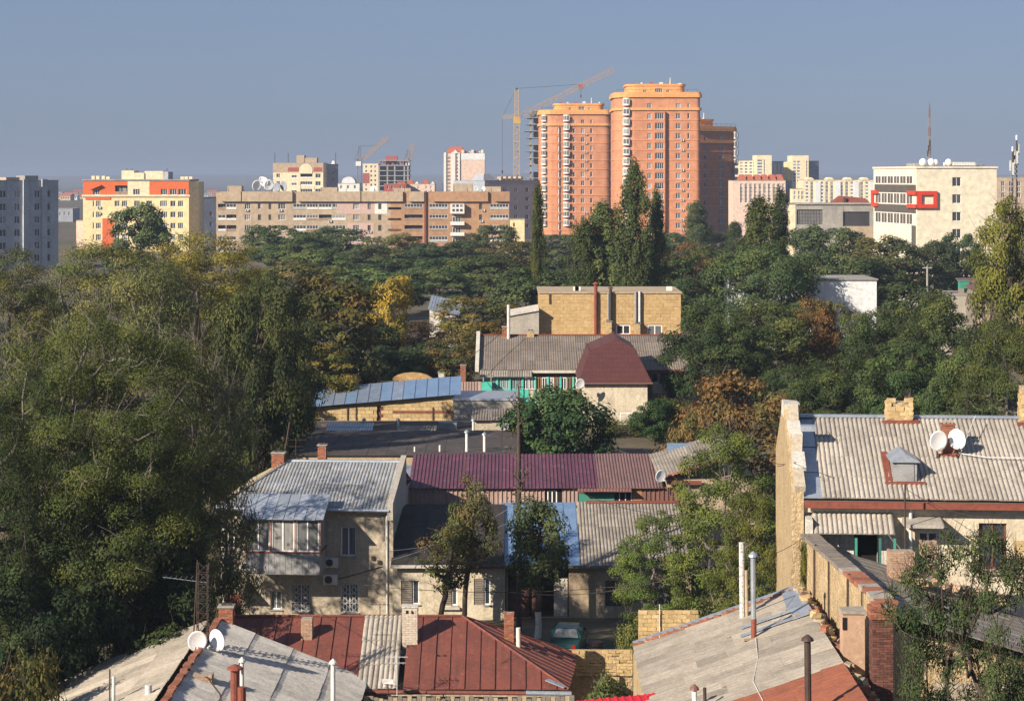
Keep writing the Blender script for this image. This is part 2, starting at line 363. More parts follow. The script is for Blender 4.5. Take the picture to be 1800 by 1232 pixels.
# ================================================================== far buildings
class Bld:
    """a building whose front wall is measured in photo pixels at distance Y"""
    def __init__(s, name, label, cat, px0, px1, pyt, Y, D, rz=0., zb=5., group=None):
        s.sc = F/Y; s.Y = Y; s.zb = zb; s.px0 = px0; s.c = math.cos(R(rz)); s.D = D
        s.W = (px1-px0)/s.sc/s.c; s.H = Z(pyt, Y)-zb
        s.T = thing(name, label, cat, (X(px0, Y), Y, zb), R(rz), group)
    def x(s, px): return (px-s.px0)/s.sc/s.c
    def z(s, py): return Z(py, s.Y)-s.zb
    def op(s, a, b, c, d, st='w2'): return (s.x(a), s.z(d), s.x(b), s.z(c), st)      # px0,px1,pytop,pybottom
    def walls(s, m, front=(), left=(), right=(), back=(), rev=.25, roof='concrete', parapet=.5, frames=None, name='wall', W=None, H=None, x0=0., y0=0., z0=0., D=None):
        W = W or s.W; H = H or s.H; D = D or s.D; b = MB()
        sides = (((x0,y0,z0),(1,0,0),W,front), ((x0+W,y0,z0),(0,1,0),D,right), ((x0,y0+D,z0),(0,-1,0),D,left), ((x0+W,y0+D,z0),(-1,0,0),W,back))
        for o, u, w, ops in sides: b.facade(o, u, w, H, ops, rev)
        wo = b.build(name, MT[m], s.T)
        for o, u, w, ops in sides:
            for t in ops: s.fill(t, Vector(o), Vector(u), rev)
        if roof:
            r = MB().box(x0+.15, y0+.15, z0+H-parapet-.2, x0+W-.15, y0+D-.15, z0+H-parapet)
            for a, c in (((x0,y0),(x0+W,y0)),((x0+W,y0),(x0+W,y0+D)),((x0+W,y0+D),(x0,y0+D)),((x0,y0+D),(x0,y0))):
                pass
            r.box(x0-.08, y0-.08, z0+H, x0+W+.08, y0+.3, z0+H+.12); r.box(x0-.08, y0+D-.3, z0+H, x0+W+.08, y0+D+.08, z0+H+.12)
            r.box(x0-.08, y0+.3, z0+H+.003, x0+.3, y0+D-.3, z0+H+.115); r.box(x0+W-.3, y0+.3, z0+H+.003, x0+W+.08, y0+D-.3, z0+H+.115)
            r.build('roof', MT[roof], s.T)
        return wo
    def fill(s, t, o, u, rev):
        st = t[4]; w = t[2]-t[0]; h = t[3]-t[1]; z = Vector((0,0,1)); p = o+u*t[0]+z*t[1]; inn = z.cross(u)
        if st is None: return
        if st.startswith('log'):         # loggia: back wall painted dark for the recess shade, rail panel, sometimes glazed
            k = ('log', st, round(w, 1), round(h, 1))
            if k not in WC:
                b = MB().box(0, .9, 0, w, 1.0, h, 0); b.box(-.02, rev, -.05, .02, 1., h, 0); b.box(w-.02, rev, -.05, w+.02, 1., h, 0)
                b.box(w*.15, .86, .1, w*.4, .9, h*.85, 1); b.box(w*.55, .86, h*.3, w*.85, .9, h*.85, 1)
                rl = MB().box(0, .0, -.08, w, .07, h*.36)
                WC[k] = (b.mesh('loggia', [MT['loggia_back'], MT['glass_far']]), rl.mesh('rail_panel', MT[{'loga': 'plain_white', 'logb': 'rail_grey', 'logc': 'rail_tan', 'logd': 'rail_tan', 'loge': 'plain_white', 'logr': 'rail_red'}[st[:4]]]))
            f = ob('loggia', WC[k][0], s.T, mtx=frame_mtx(p, u, inn, z)); ob('rail_panel', WC[k][1], f)
            if st[:4] in ('loga', 'logb', 'logd'):
                window(f, (0, .0, h*.37), (1,0,0), w, h*.63, max(2, round(w/.8)), 0, .07, .03, 'white_frame', 'glass_far', name='glazing')
            return
        a = dict(w1=(1, 0), w2=(2, 0), w3=(3, 0), w4=(4, 0), w2t=(2, .7), w3t=(3, .68), b2=(2, 0), b1=(1, 0), g4=(4, 0), d1=(1, .8), g6=(6, .5))[st]
        window(s.T, p, u, w, h, a[0], a[1], .09 if st[0] != 'g' else .12, .14, 'brown_frame' if st[0] in 'b' else 'white_frame', 'glass_far')

def far_mats():
    mat('rail_grey', (.45,.46,.47)); mat('rail_tan', (.36,.26,.19)); mat('rail_red', (.30,.10,.07)); mat('loggia_back', (.105,.095,.09), (.07,.065,.06), s=.7)  # loggia_back is dark to hold the shade of the recess
    mat('tan_brick', (.47,.375,.275), (.40,.32,.235), s=.12, brick=(.26,.09,(.8,.8,.8),.35), streak=((.22,.17,.13), .35))
    mat('orange_brick', (.42,.255,.155), (.36,.215,.13), s=.12, brick=(.26,.09,(.8,.8,.8),.35), streak=((.2,.13,.1), .3))
    mat('pink_paint', (.52,.38,.34), (.48,.35,.31), s=.4); mat('tower_brick', (.56,.26,.145), (.48,.22,.125), s=.06, brick=(.3,.1,(.85,.82,.8),.3), streak=((.45,.2,.12), .35))
    mat('tower_orange', (.66,.33,.125), (.60,.30,.115), s=.2); mat('tower_band', (.68,.27,.12), (.62,.25,.11), s=.3)
    mat('paint_yellow', (.76,.64,.38), (.70,.58,.34), s=.15, streak=((.5,.4,.24), .3)); mat('paint_vermilion', (.62,.14,.045), (.56,.13,.045), s=.3)
    mat('paint_cream', (.72,.63,.45), (.68,.59,.42), s=.15, streak=((.56,.5,.38), .25)); mat('paint_pink', (.66,.51,.43), (.61,.47,.40), s=.15)
    mat('grey_block', (.44,.46,.50), (.36,.38,.42), s=.2, streak=((.18,.19,.2), .4)); mat('blue_grey', (.32,.35,.41), (.27,.30,.36), s=.2)  # blue_grey holds the shade of turned-away flanks in its colour
    mat('office_cream', (.76,.70,.55), (.73,.67,.53), s=.1, streak=((.62,.57,.45), .25)); mat('office_red', (.66,.055,.025), (.6,.05,.025), s=1, rough=.5)
    mat('crane_yellow', (.50,.33,.10), (.42,.28,.10), s=1); mat('crane_rust', (.40,.27,.17), (.33,.22,.15), s=1); mat('crane_grey', (.17,.2,.26))
    mat('panel_red', (.36,.10,.085), (.30,.09,.08)); mat('spandrel', (.105,.095,.08), (.085,.078,.066), s=.5, rough=.5)
    mat('mast_grey', (.25,.26,.28)); mat('mast_pink', (.22,.15,.15)); mat('roof_red', (.42,.13,.08)); mat('whitewash', (.66,.69,.72), (.6,.63,.66), s=.3, streak=((.48,.5,.5), .3)); mat('teal_paint', (.08,.50,.41), (.065,.42,.345), s=2)
far_mats()

# ---- long brown apartment block
def brown_block():
    b = Bld('apartment_block', 'long tan and brown brick apartment block with loggias and roof dishes', 'apartment block', 380, 895, 338, 530, 14)
    q = lambda zx: 360+zx/3.214
    rows = [(445, 476), (506, 537), (566, 598), (628, 660), (690, 722), (752, 784)]
    ops = []
    def row(i, a, c, st, dy=0):
        y0, y1 = rows[i]; return b.op(q(a), q(c), 220+(y0+dy)/3.214, 220+(y1+dy)/3.214, st)
    pick = random.Random(3)
    for i in range(6):
        L = lambda *s: pick.choice(s)
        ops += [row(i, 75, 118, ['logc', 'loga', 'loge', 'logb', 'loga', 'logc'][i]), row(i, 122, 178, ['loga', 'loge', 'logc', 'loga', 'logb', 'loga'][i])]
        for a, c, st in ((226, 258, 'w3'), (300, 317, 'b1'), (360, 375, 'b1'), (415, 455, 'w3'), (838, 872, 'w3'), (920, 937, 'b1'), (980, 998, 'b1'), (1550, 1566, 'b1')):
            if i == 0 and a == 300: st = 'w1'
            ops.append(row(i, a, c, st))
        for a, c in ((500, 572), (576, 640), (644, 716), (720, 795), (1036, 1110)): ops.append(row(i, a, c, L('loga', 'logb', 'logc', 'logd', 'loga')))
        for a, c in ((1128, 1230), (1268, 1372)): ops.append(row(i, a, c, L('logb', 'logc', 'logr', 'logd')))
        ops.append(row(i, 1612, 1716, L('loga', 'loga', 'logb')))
    W = b.W; lim = b.x(q(1050)); T = b.T
    fl = [o for o in ops if o[2] <= lim]; fr = [(o[0]-lim, o[1], o[2]-lim, o[3], o[4]) for o in ops if o[0] > lim]
    m = MB(); m.facade((0,0,0), (1,0,0), lim, b.H, fl, .3, 0); m.facade((lim,0,0), (1,0,0), W-lim, b.H, fr, .3, 1)
    m.facade((W,0,0), (0,1,0), 14, b.H, (), .3, 1); m.facade((0,14,0), (0,-1,0), 14, b.H, (), .3, 0); m.facade((W,14,0), (-1,0,0), W, b.H, (), .3, 0)
    m.build('wall', [MT['tan_brick'], MT['orange_brick']], T)
    for o in ops: b.fill(o, Vector((0,0,0)), Vector((1,0,0)), .3)
    MB().box(-.1, .35, b.H-.7, W+.1, 14.1, b.H-.45).build('roof', MT['concrete'], T)
    k = MB(); k.box(-.15, -.1, b.H, W+.15, .35, b.H+.15); k.build('coping', MT['concrete'], T)
    # projecting wall bays and their attic blocks, which throw the dark slots on the attic
    for a, c, mm in ((96, 206, 'tan_brick'), (212, 496, 'tan_brick'), (528, 880, 'tan_brick'), (886, 1120, 'tan_brick'), (1156, 1240, 'tan_brick'), (1292, 1600, 'orange_brick'), (1640, 1722, 'orange_brick')):
        x0 = b.x(q(a)); x1 = b.x(q(c)); zt = b.H+.16; zb_ = b.z(220+432/3.214)
        MB().box(x0, -.75, zb_, x1, .0-.002, zt).build('attic_parapet', MT[mm], T)
    for a, c, rr, mm in ((800, 960, (0, 0), 'pink_paint'), (745, 800, (0, 0), 'pink_paint'), (960, 1030, (0, 0), 'plain_white'), (805, 955, (2, 3), 'pink_paint')):
        z1 = b.z(220+(rows[rr[0]][0]-14)/3.214); z0 = b.z(220+(rows[rr[1]][1]+26)/3.214)
        x0 = b.x(q(a)); x1 = b.x(q(c)); mb = MB()
        sub = [(o[0]-x0, o[1]-z0, o[2]-x0, o[3]-z0) for o in ops if o[0] > x0 and o[2] < x1 and o[1] > z0-.1 and o[3] < z1+.1]
        mb.facade((x0, -.03, z0), (1,0,0), x1-x0, z1-z0, sub, .03); mb.build('painted_panel', MT[mm], T)
    # white box balcony and two open ones under it
    x0 = b.x(q(1388)); x1 = b.x(q(1467))
    for i, (ya, yb) in enumerate(((445, 500), (545, 565), (605, 625), (665, 685))):
        z1 = b.z(220+ya/3.214); z0 = b.z(220+yb/3.214)
        f = MB().box(x0, -1.5, z0, x1, 0, z0+.15) if i else MB().box(x0, -1.5, z0, x1, -.004, z1)
        if i: f.box(x0, -1.5, z0+.15, x1, -1.44, z1); f.box(x0, -1.44, z0+.15, x0+.06, -.004, z1); f.box(x1-.06, -1.44, z0+.15, x1, -.004, z1)
        bo = f.build('balcony', MT['plain_white'], T)
        if not i:
            for r_ in range(2):
                for c_ in range(3): window(bo, (x0+.45+c_*1.0, -1.62, z0+.5+r_*1.15), (1,0,0), .8, .8, 1, 0, .06, .07, 'white_frame', 'glass_far')
        else: window(T, (x0+.5, -.16, z0+.3), (1,0,0), 2.2, 1.9, 3, 0, .09, .1, 'white_frame', 'glass_far')
    MB().box(b.x(q(1240)), -.5, 0, b.x(q(1250)), -.06, b.H+.2).build('downpipe', MT['rust_red'], T)
    pick = random.Random(5)
    for a in (845, 925, 230, 985, 1555, 420, 700, 1565, 240, 620):
        i = pick.randrange(4); ac_unit(T, b.x(q(a)), -.02, b.z(220+(rows[i][1]+12)/3.214), 1.0)
    # plant rooms and small roof boxes
    for a, c, h in ((395, 420, 1.6), (560, 590, 1.2), (795, 830, 2.2), (845, 880, 1.4), (690, 720, 1.0)):
        MB().box(b.x(a), 5, b.H-.4, b.x(c), 9, b.H+h).build('roof_hut', MT['tan_brick'], T)
    pick = random.Random(9)
    for a in range(400, 890, 21):
        x = b.x(a+pick.uniform(-7, 7)); h = pick.uniform(.6, 2.6); MB().tube([(x, 2+pick.random()*4, b.H-.5), (x, 3, b.H+h)], .06, 5).build('vent_pipe', MT['dark_metal'], T)
    return b
BB = brown_block()

def dish(name, label, p, r, az, el, group=None, m='dish_white', mast=None, cat='satellite dish', far=False):
    """offset dish: bowl, rim, feed arm with head, back bracket, mast; az: 0 looks at the camera, + turns it to the right"""
    T = thing(name, label, cat, p, R(az), group)
    el = el*.5; n = 12 if far else 28; b = MB(); rings = 4 if far else 6; tl = R(el)
    def tr(x, y, z): return (x, y*math.cos(tl)-z*math.sin(tl), y*math.sin(tl)+z*math.cos(tl))
    vs_ = [tr(0, (.13*r), 0)]
    for i in range(1, rings+1):
        q = i/rings
        vs_ += [tr(r*q*math.cos(2*math.pi*k/n)*.93, (.13*r)*(1-q*q), r*q*math.sin(2*math.pi*k/n)*1.04) for k in range(n)]
    b.v = vs_; b.f = [(0, 1+(k+1) % n, 1+k) for k in range(n)]
    for i in range(rings-1):
        for k in range(n): a = 1+i*n+k; c = 1+i*n+(k+1) % n; b.f.append((a, c, c+n, a+n))
    b.m = [0]*len(b.f); bo = b.build('reflector', MT[m], T, smooth=True)
    md = bo.modifiers.new('thick', 'SOLIDIFY'); md.thickness = .02*r/.4; md.offset = 1
    if far: return T
    a0 = Vector(tr(0, .1*r, -.95*r)); a1 = Vector(tr(0, -1.15*r, -.35*r))
    MB().tube([a0, a1], .016, 6).build('feed_arm', MT['grey_metal'], T)
    MB().tube([a1+Vector((0,-.04,-.02)), a1+Vector((0,.10,.06))], [.05,.035], 8).build('feed_head', MT['white_metal'], T)
    MB().box(-.09, .2*r, -.14, .09, .2*r+.16, .14).build('bracket', MT['grey_metal'], T)
    if mast: MB().tube([(0, (.13*r)+.12, .12), (0, (.13*r)+.12, -.3), (0, (.13*r)+.12, -mast)], .03, 8).build('mast', MT['dark_metal'], T)
    return T

def roof_dishes():
    z0 = BB.H+BB.zb-.45
    spots = [(452, 327, 1.5, 30, 'big white dish at the left of the dish cluster on the brown block roof'), (464, 320, 1.25, -15, 'white dish topmost in the cluster on the brown block roof'),
             (473, 326, 1.5, 20, 'white dish in the middle of the cluster on the brown block roof'), (486, 329, 1.2, -30, 'grey shaded dish right of the white dish cluster on the brown block'),
             (498, 327, 1.35, -40, 'dark blue dish at the right end of the cluster on the brown block'), (460, 316, .8, 10, 'small white dish standing above the dish cluster on the brown block')]
    for px, py, r, az, lab in spots:
        p = P(px, py, 533); dish('satellite_dish', lab, p, r, az, 20, 'dishes on the brown block roof', 'blue_grey' if px > 480 else 'dish_white', far=True)
        m = MB().tube([(p.x, p.y+.4, z0), (p.x, p.y+.4, p.z)], .08, 6).build('dish_mast', MT['grey_metal']); pa = m
        tag(m, 'steel post under the '+lab.split(' on the ')[0].split(' of the ')[0], 'post', 'dish posts on the brown block roof')
    for px, py, r, lab in ((654, 333, .7, 'white dish alone on the brown block roof below the unfinished building'), (659, 331, .6, 'second white dish below the unfinished building'), (838, 332, .7, 'white dish on the brown block roof under the pink tower'), (850, 332, .6, 'rightmost white dish on the brown block roof')):
        p = P(px, py, 533); dish('satellite_dish', lab, p, r, random.uniform(-30, 30), 20, 'dishes on the brown block roof', far=True)
roof_dishes()

# ---- orange towers
def round_poly(W, D, rl, rr, n=5):
    pts = [(0, D)]
    pts += [(rl-rl*math.cos(a), rl-rl*math.sin(a)) for a in [math.pi/2*i/n for i in range(n+1)]]
    pts += [(W-rr+rr*math.sin(a), rr-rr*math.cos(a)) for a in [math.pi/2*i/n for i in range(n+1)]]
    return pts+[(W, D)]
def grow(poly, d):
    cx = sum(p[0] for p in poly)/len(poly); cy = sum(p[1] for p in poly)/len(poly)
    return [(p[0]+d*(1 if p[0] > cx else -1)*min(1, abs(p[0]-cx)/5), p[1]+d*(1 if p[1] > cy else -1)*min(1, abs(p[1]-cy)/5)) for p in poly]
def tower(label, px0, px1, pyc, pytop, Y, fl_px, cols, bays=(), proj=None, rz=0., D=22, pent=None, rl=6., rr=2., nfl=17, corner=True, ac=(), seed=1):
    b = Bld('apartment_tower', label, 'apartment tower', px0, px1, pyc, Y, D, rz, group='orange apartment towers')
    T = b.T; fh = fl_px/b.sc; poly = round_poly(b.W, D, rl, rr); pick = random.Random(seed)
    zt = b.H
    def front_ops(x0, x1):
        r = []
        for i in range(nfl):
            z1 = zt-1.9-i*fh
            if z1-1.7 < .3: break
            for a, c, st in cols:
                if b.x(a) >= x0 and b.x(c) <= x1: r.append((b.x(a)-x0, z1-1.7, b.x(c)-x0, z1, st))
        return r
    m = MB()
    for i in range(len(poly)):
        a = Vector((*poly[i], 0)); c = Vector((*poly[(i+1) % len(poly)], 0)); w = (c-a).length
        if w < .01: continue
        front = abs(a.y) < .01 and abs(c.y) < .01 and w > 5
        ops = front_ops(a.x, c.x) if front else ()
        m.facade(a, (c-a), w, zt, ops, .25)
        for t in ops: b.fill(t, a, (c-a).normalized(), .25)
        if not front and c.y > a.y and abs(a.x-b.W) < .2 and w > 8:    # right flank
            o2 = [(3+4.5*k, zt-1.9-i*fh-1.6, 4.6+4.5*k, zt-1.9-i*fh, 'w2') for i in range(nfl) for k in range(2) if zt-1.9-i*fh-1.6 > .3]
            m2 = m; n0 = len(m.f)
            del m.f[-1], m.m[-1]; m.facade(a, (c-a), w, zt, o2, .25)
            for t in o2: b.fill(t, a, (c-a).normalized(), .25)
    m.build('wall', MT['tower_brick'], T)
    pg = grow(poly, .14)
    for i in range(1, nfl):
        z = zt-.9-i*fh
        if z > .5: MB().prism(pg, z-.12, z+.12).build('string_course', MT['tower_band'], T)
    MB().prism(grow(poly, .55), zt-.1, zt+.9).build('cornice', MT['tower_orange'], T)
    MB().prism(grow(poly, .45), zt-fh-1.0, zt-fh-.2).build('cornice', MT['tower_orange'], T)
    MB().prism(grow(poly, .3), zt+.9, zt+1.5).build('parapet', MT['tower_orange'], T)
    def bay_mesh():
        q = MB(); n = 8; r = 1.25
        for z0, z1, k in ((0, .5, 0), (.5, 1.95, 1), (1.95, 2.3, 0)):
            for i in range(n):
                a0 = math.pi*i/n; a1 = math.pi*(i+1)/n
                q.face([(-r*math.cos(a0), -r*.8*math.sin(a0), z0), (-r*math.cos(a1), -r*.8*math.sin(a1), z0), (-r*math.cos(a1), -r*.8*math.sin(a1), z1), (-r*math.cos(a0), -r*.8*math.sin(a0), z1)], k)
        for i in (1, 3, 5, 7):
            a = math.pi*i/n; x = -r*1.02*math.cos(a); y = -r*.83*math.sin(a); q.box(x-.06, y-.06, .5, x+.06, y+.06, 1.95, 0)
        return q.mesh('bay_window', [MT['plain_white'], MT['glass_curtain']])
    for px, ang in bays:
        bm_ = shared('tower_bay', bay_mesh); x = b.x(px); y = 0.
        if x < rl: y = rl-math.sqrt(max(0, rl*rl-(rl-x)**2))
        for i in range(nfl):
            z = zt-fh-i*fh+.45
            if z > .5: ob('bay_window', bm_, T, (x, y, z), R(ang))
    if proj:                             # a bay projecting over its full height, with its own windows
        a, c, d = proj; x0 = b.x(a); w = b.x(c)-x0; h = zt-fh-1.3; q = MB(); ops = []
        for i in range(nfl):
            z1 = zt-1.9-(i+1)*fh
            if z1-1.9 > .3: ops.append((w*.12, z1-1.8, w*.88, z1+.1, 'w4'))
        q.facade((x0,-d,0), (1,0,0), w, h, ops, .15); q.facade((x0+w,-d,0), (0,1,0), d, h); q.facade((x0,0,0), (0,-1,0), d, h)
        q.build('projecting_bay', MT['tower_brick'], T)
        for t in ops: b.fill(t, Vector((x0,-d,0)), Vector((1,0,0)), .15)
    for px in ac:
        for i in range(nfl-1):
            if pick.random() < .75 and zt-1.9-(i+1)*fh-2.4 > 1: ac_unit(T, b.x(px), -.02, zt-1.9-(i+1)*fh-2.4, 1.1)
    if pent:
        a, c, py = pent; x0 = b.x(a); w = b.x(c)-x0; h = b.z(py)-zt
        pp = [(x0+p[0], 4+p[1]) for p in round_poly(w, D-9, 3.5, 2.)]
        pw = MB()
        for i in range(len(pp)):
            a_ = Vector((*pp[i], zt-.1)); c_ = Vector((*pp[(i+1) % len(pp)], zt-.1)); L_ = (c_-a_).length
            if L_ < .01: continue
            fr = abs(a_.y-4) < .02 and abs(c_.y-4) < .02
            ops = [(L_*.12, 1.0, L_*.2, 2.4, 'w2'), (L_*.42, .9, L_*.60, 2.9, 'w4'), (L_*.7, 1.0, L_*.78, 2.4, 'w2')] if fr else []
            pw.facade(a_, c_-a_, L_, h, ops, .2)
            for t in ops: b.fill(t, a_, (c_-a_).normalized(), .2)
        pw.build('penthouse_wall', MT['tower_orange'], T)
        MB().prism(grow(pp, .35), zt-.1+h, zt+.5+h).build('penthouse_roof', MT['tower_orange'], T)
        for k in range(6):
            xx = x0+w*(.1+.16*k); hh = pick.uniform(.4, 1.6)
            MB().box(xx, 9, zt+h, xx+pick.uniform(.3, 1.2), 10, zt+h+.5+hh*.6).build('roof_vent', MT['white_metal'] if k % 2 else MT['panel_red'], T)
        MB().tube([(x0+w*.76, 7, zt+h), (x0+w*.76, 7, zt+h+2.6)], [.25, .12], 8).build('flue', MT['white_metal'], T)
    rl_ = MB()
    for k in range(9):
        x = b.W*(.03+.117*k); rl_.bar((x, .2, zt+1.5), (x, .2, zt+2.3), .07, .07)
    rl_.bar((b.W*.03, .2, zt+2.3), (b.W*.97, .2, zt+2.3), .07, .07); rl_.build('roof_railing', MT['dark_metal'], T)
    return b
q3 = lambda zx: 850+zx/3.733
tower('tallest orange brick tower with rounded left corner and a penthouse block', 1080, 1231, 171, 148, 620, 17.5,
      [(q3(1075), q3(1102), 'w3'), (q3(1262), q3(1294), 'w3'), (q3(1338), q3(1352), 'w1')], [(q3(940), -35)], (q3(1115), q3(1190), 1.1), pent=(1103, 1206, 150), rr=1.2, ac=(q3(1296), q3(1150)), seed=2)
tower('orange brick tower beside the yellow crane, second tallest', 948, 1075, 201, 182, 700, 15.3,
      [(q3(468), q3(482), 'w1'), (q3(585), q3(600), 'w1'), (q3(640), q3(662), 'w2'), (q3(700), q3(714), 'w1')], [(q3(545), -25), (q3(400), -60)], (q3(480), q3(496), .5), pent=(975, 1062, 184), rr=2.5, D=24, ac=(q3(664), q3(486)), seed=4)
tower('lowest orange brick tower with its shaded side facing out, right of the tallest one', 1222, 1303, 230, 210, 660, 16.0,
      [(q3(1560), q3(1586), 'w3'), (q3(1450), q3(1466), 'w1')], [(q3(1672), 30)], None, rz=36, D=20, pent=(1232, 1276, 211), rl=2, rr=2, seed=6)

# ---- concrete frame behind the tower
def frame_building():
    b = Bld('concrete_frame', 'bare concrete frame of an unfinished building between the crane and the orange tower', 'building', 930, 968, 207, 735, 14)
    n = 17; fh = b.H/n
    for i in range(n+1):
        MB().box(-.8 if i % 3 else -1.6, -.6, i*fh-.15, b.W, 14, i*fh+.12).build('floor_slab', MT['concrete'], b.T)
    for x in (.6, 3.6, 6.6):
        for y in (.4, 6, 12): MB().box(x-.25, y-.25, 0, x+.25, y+.25, b.H).build('column', MT['concrete'], b.T)
    for i in range(n):
        if i % 4 != 1: MB().box(1.6, 3.0, i*fh+.13, 3.2 if i % 2 else 5.6, 3.25, i*fh+fh-.16).build('infill_wall', MT['concrete' if i % 3 else 'blue_grey'], b.T)
    MB().box(.2, 2, b.H, 4.5, 6, b.H+2.4).build('stair_head', MT['concrete'], b.T)
frame_building()

# ---- tower cranes
def lattice(name, a, b, w, seg, m, par, r=.09):
    """square lattice mast or jib between two points"""
    a = Vector(a); b = Vector(b); d = (b-a).normalized(); sx = Vector((0,1,0)) if abs(d.y) < .9 else Vector((1,0,0))
    sy = d.cross(sx).normalized(); L = (b-a).length; k = max(2, round(L/seg)); q = MB()
    cs = [sx*w/2*i+sy*w/2*j for i, j in ((-1,-1),(1,-1),(1,1),(-1,1))]
    for c in cs: q.bar(a+c, b+c, r*1.6, r*1.6)
    for i in range(k):
        p0 = a+d*(L*i/k); p1 = a+d*(L*(i+1)/k)
        for j in range(4):
            c0 = cs[j]; c1 = cs[(j+1) % 4]
            q.bar(p0+c0, p1+c1, r, r); q.bar(p0+c0, p0+c1, r, r)
    return q.build(name, MT[m], par)
def crane():
    Y = 735; g = lambda px, py: P(px, py, Y)
    base = Vector((X(908, Y), Y, 5)); T = thing('tower_crane', 'tall yellow tower crane with raised jib beside the orange tower', 'crane', base)
    L = lambda px, py, dy=0: g(px, py)-base+Vector((0, dy, 0))
    lattice('mast', (0,0,0), L(908, 206), 2.0, 2.2, 'crane_yellow', T, .13)
    lattice('cat_head', L(908, 206), L(908, 158), 1.3, 2.0, 'crane_yellow', T, .12)
    MB().tube([L(908, 158), L(908, 154)], [.5, .1], 6).build('head_sheave', MT['dark_metal'], T)
    lattice('jib', L(914, 204), L(1080, 122), 1.6, 2.1, 'crane_rust', T, .105)
    lattice('counter_jib', L(906, 205), L(883, 206), 1.0, 1.2, 'crane_yellow', T, .09)
    MB().box(-.9, -1.2, L(0, 218).z, 1.4, 1.0, L(0, 206).z).build('cab', MT['crane_yellow'], T)
    for a, c in (((908, 156), (1014, 149)), ((908, 156), (883, 205)), ((1014, 149), (1021, 152)), ((883, 208), (883, 300)), ((1021, 152), (1021, 168))):
        MB().tube([L(*a), L(*c)], .06, 5).build('cable', MT['dark_metal'], T)
    MB().box(*(L(1017, 156)+Vector((0,-.7,0))), *(L(1025, 149)+Vector((0,.7,0)))).build('hoist_block', MT['panel_red'], T)
    MB().tube([L(883, 300), L(883, 306)], [.35, .15], 8).build('hook', MT['dark_metal'], T)
    MB().tube([L(1021, 168), L(1021, 172)], [.3, .15], 8).build('hook', MT['dark_metal'], T)
    for py in range(222, 400, 14): MB().box(-1.15, -1.15, L(0, py).z, 1.15, 1.15, L(0, py-1).z).build('mast_collar', MT['crane_yellow'], T)
    Y2 = 1150
    def small(px, pyb, pyh, tip, name, lab):
        b0 = Vector((X(px, Y2), Y2, 5)); t = thing('tower_crane', lab, 'crane', b0); l = lambda a, c: P(a, c, Y2)-b0
        lattice('mast', (0,0,0), l(px, pyb), 2.2, 2.6, 'crane_grey', t, .16); lattice('cat_head', l(px, pyb), l(px, pyh), 1.2, 2.2, 'crane_grey', t, .15)
        lattice('jib', l(px+3, pyb+2), l(*tip), 2.0, 2.6, 'crane_rust', t, .17)
        lattice('counter_jib', l(px-1, pyb+2), l(px-9, pyb+2), 1.4, 2.4, 'crane_grey', t, .15)
        MB().box(-2, -2, l(0, pyb+12).z, 1, 1, l(0, pyb+4).z).build('cab', MT['plain_white'], t)
        MB().tube([l(px-8, pyb+3), l(px, pyh)], .1, 5).build('cable', MT['dark_metal'], t)
        MB().tube([l(px, pyh), l(px+(tip[0]-px)*.6, pyb+(tip[1]-pyb)*.6)], .08, 5).build('cable', MT['dark_metal'], t)
    small(632, 280, 257, (683, 240), 'tower_crane', 'small distant crane with pale jib left of the unfinished red building')
    small(717, 283, 264, (725, 253), 'tower_crane', 'distant crane seen end on at the right edge of the unfinished building')
crane()

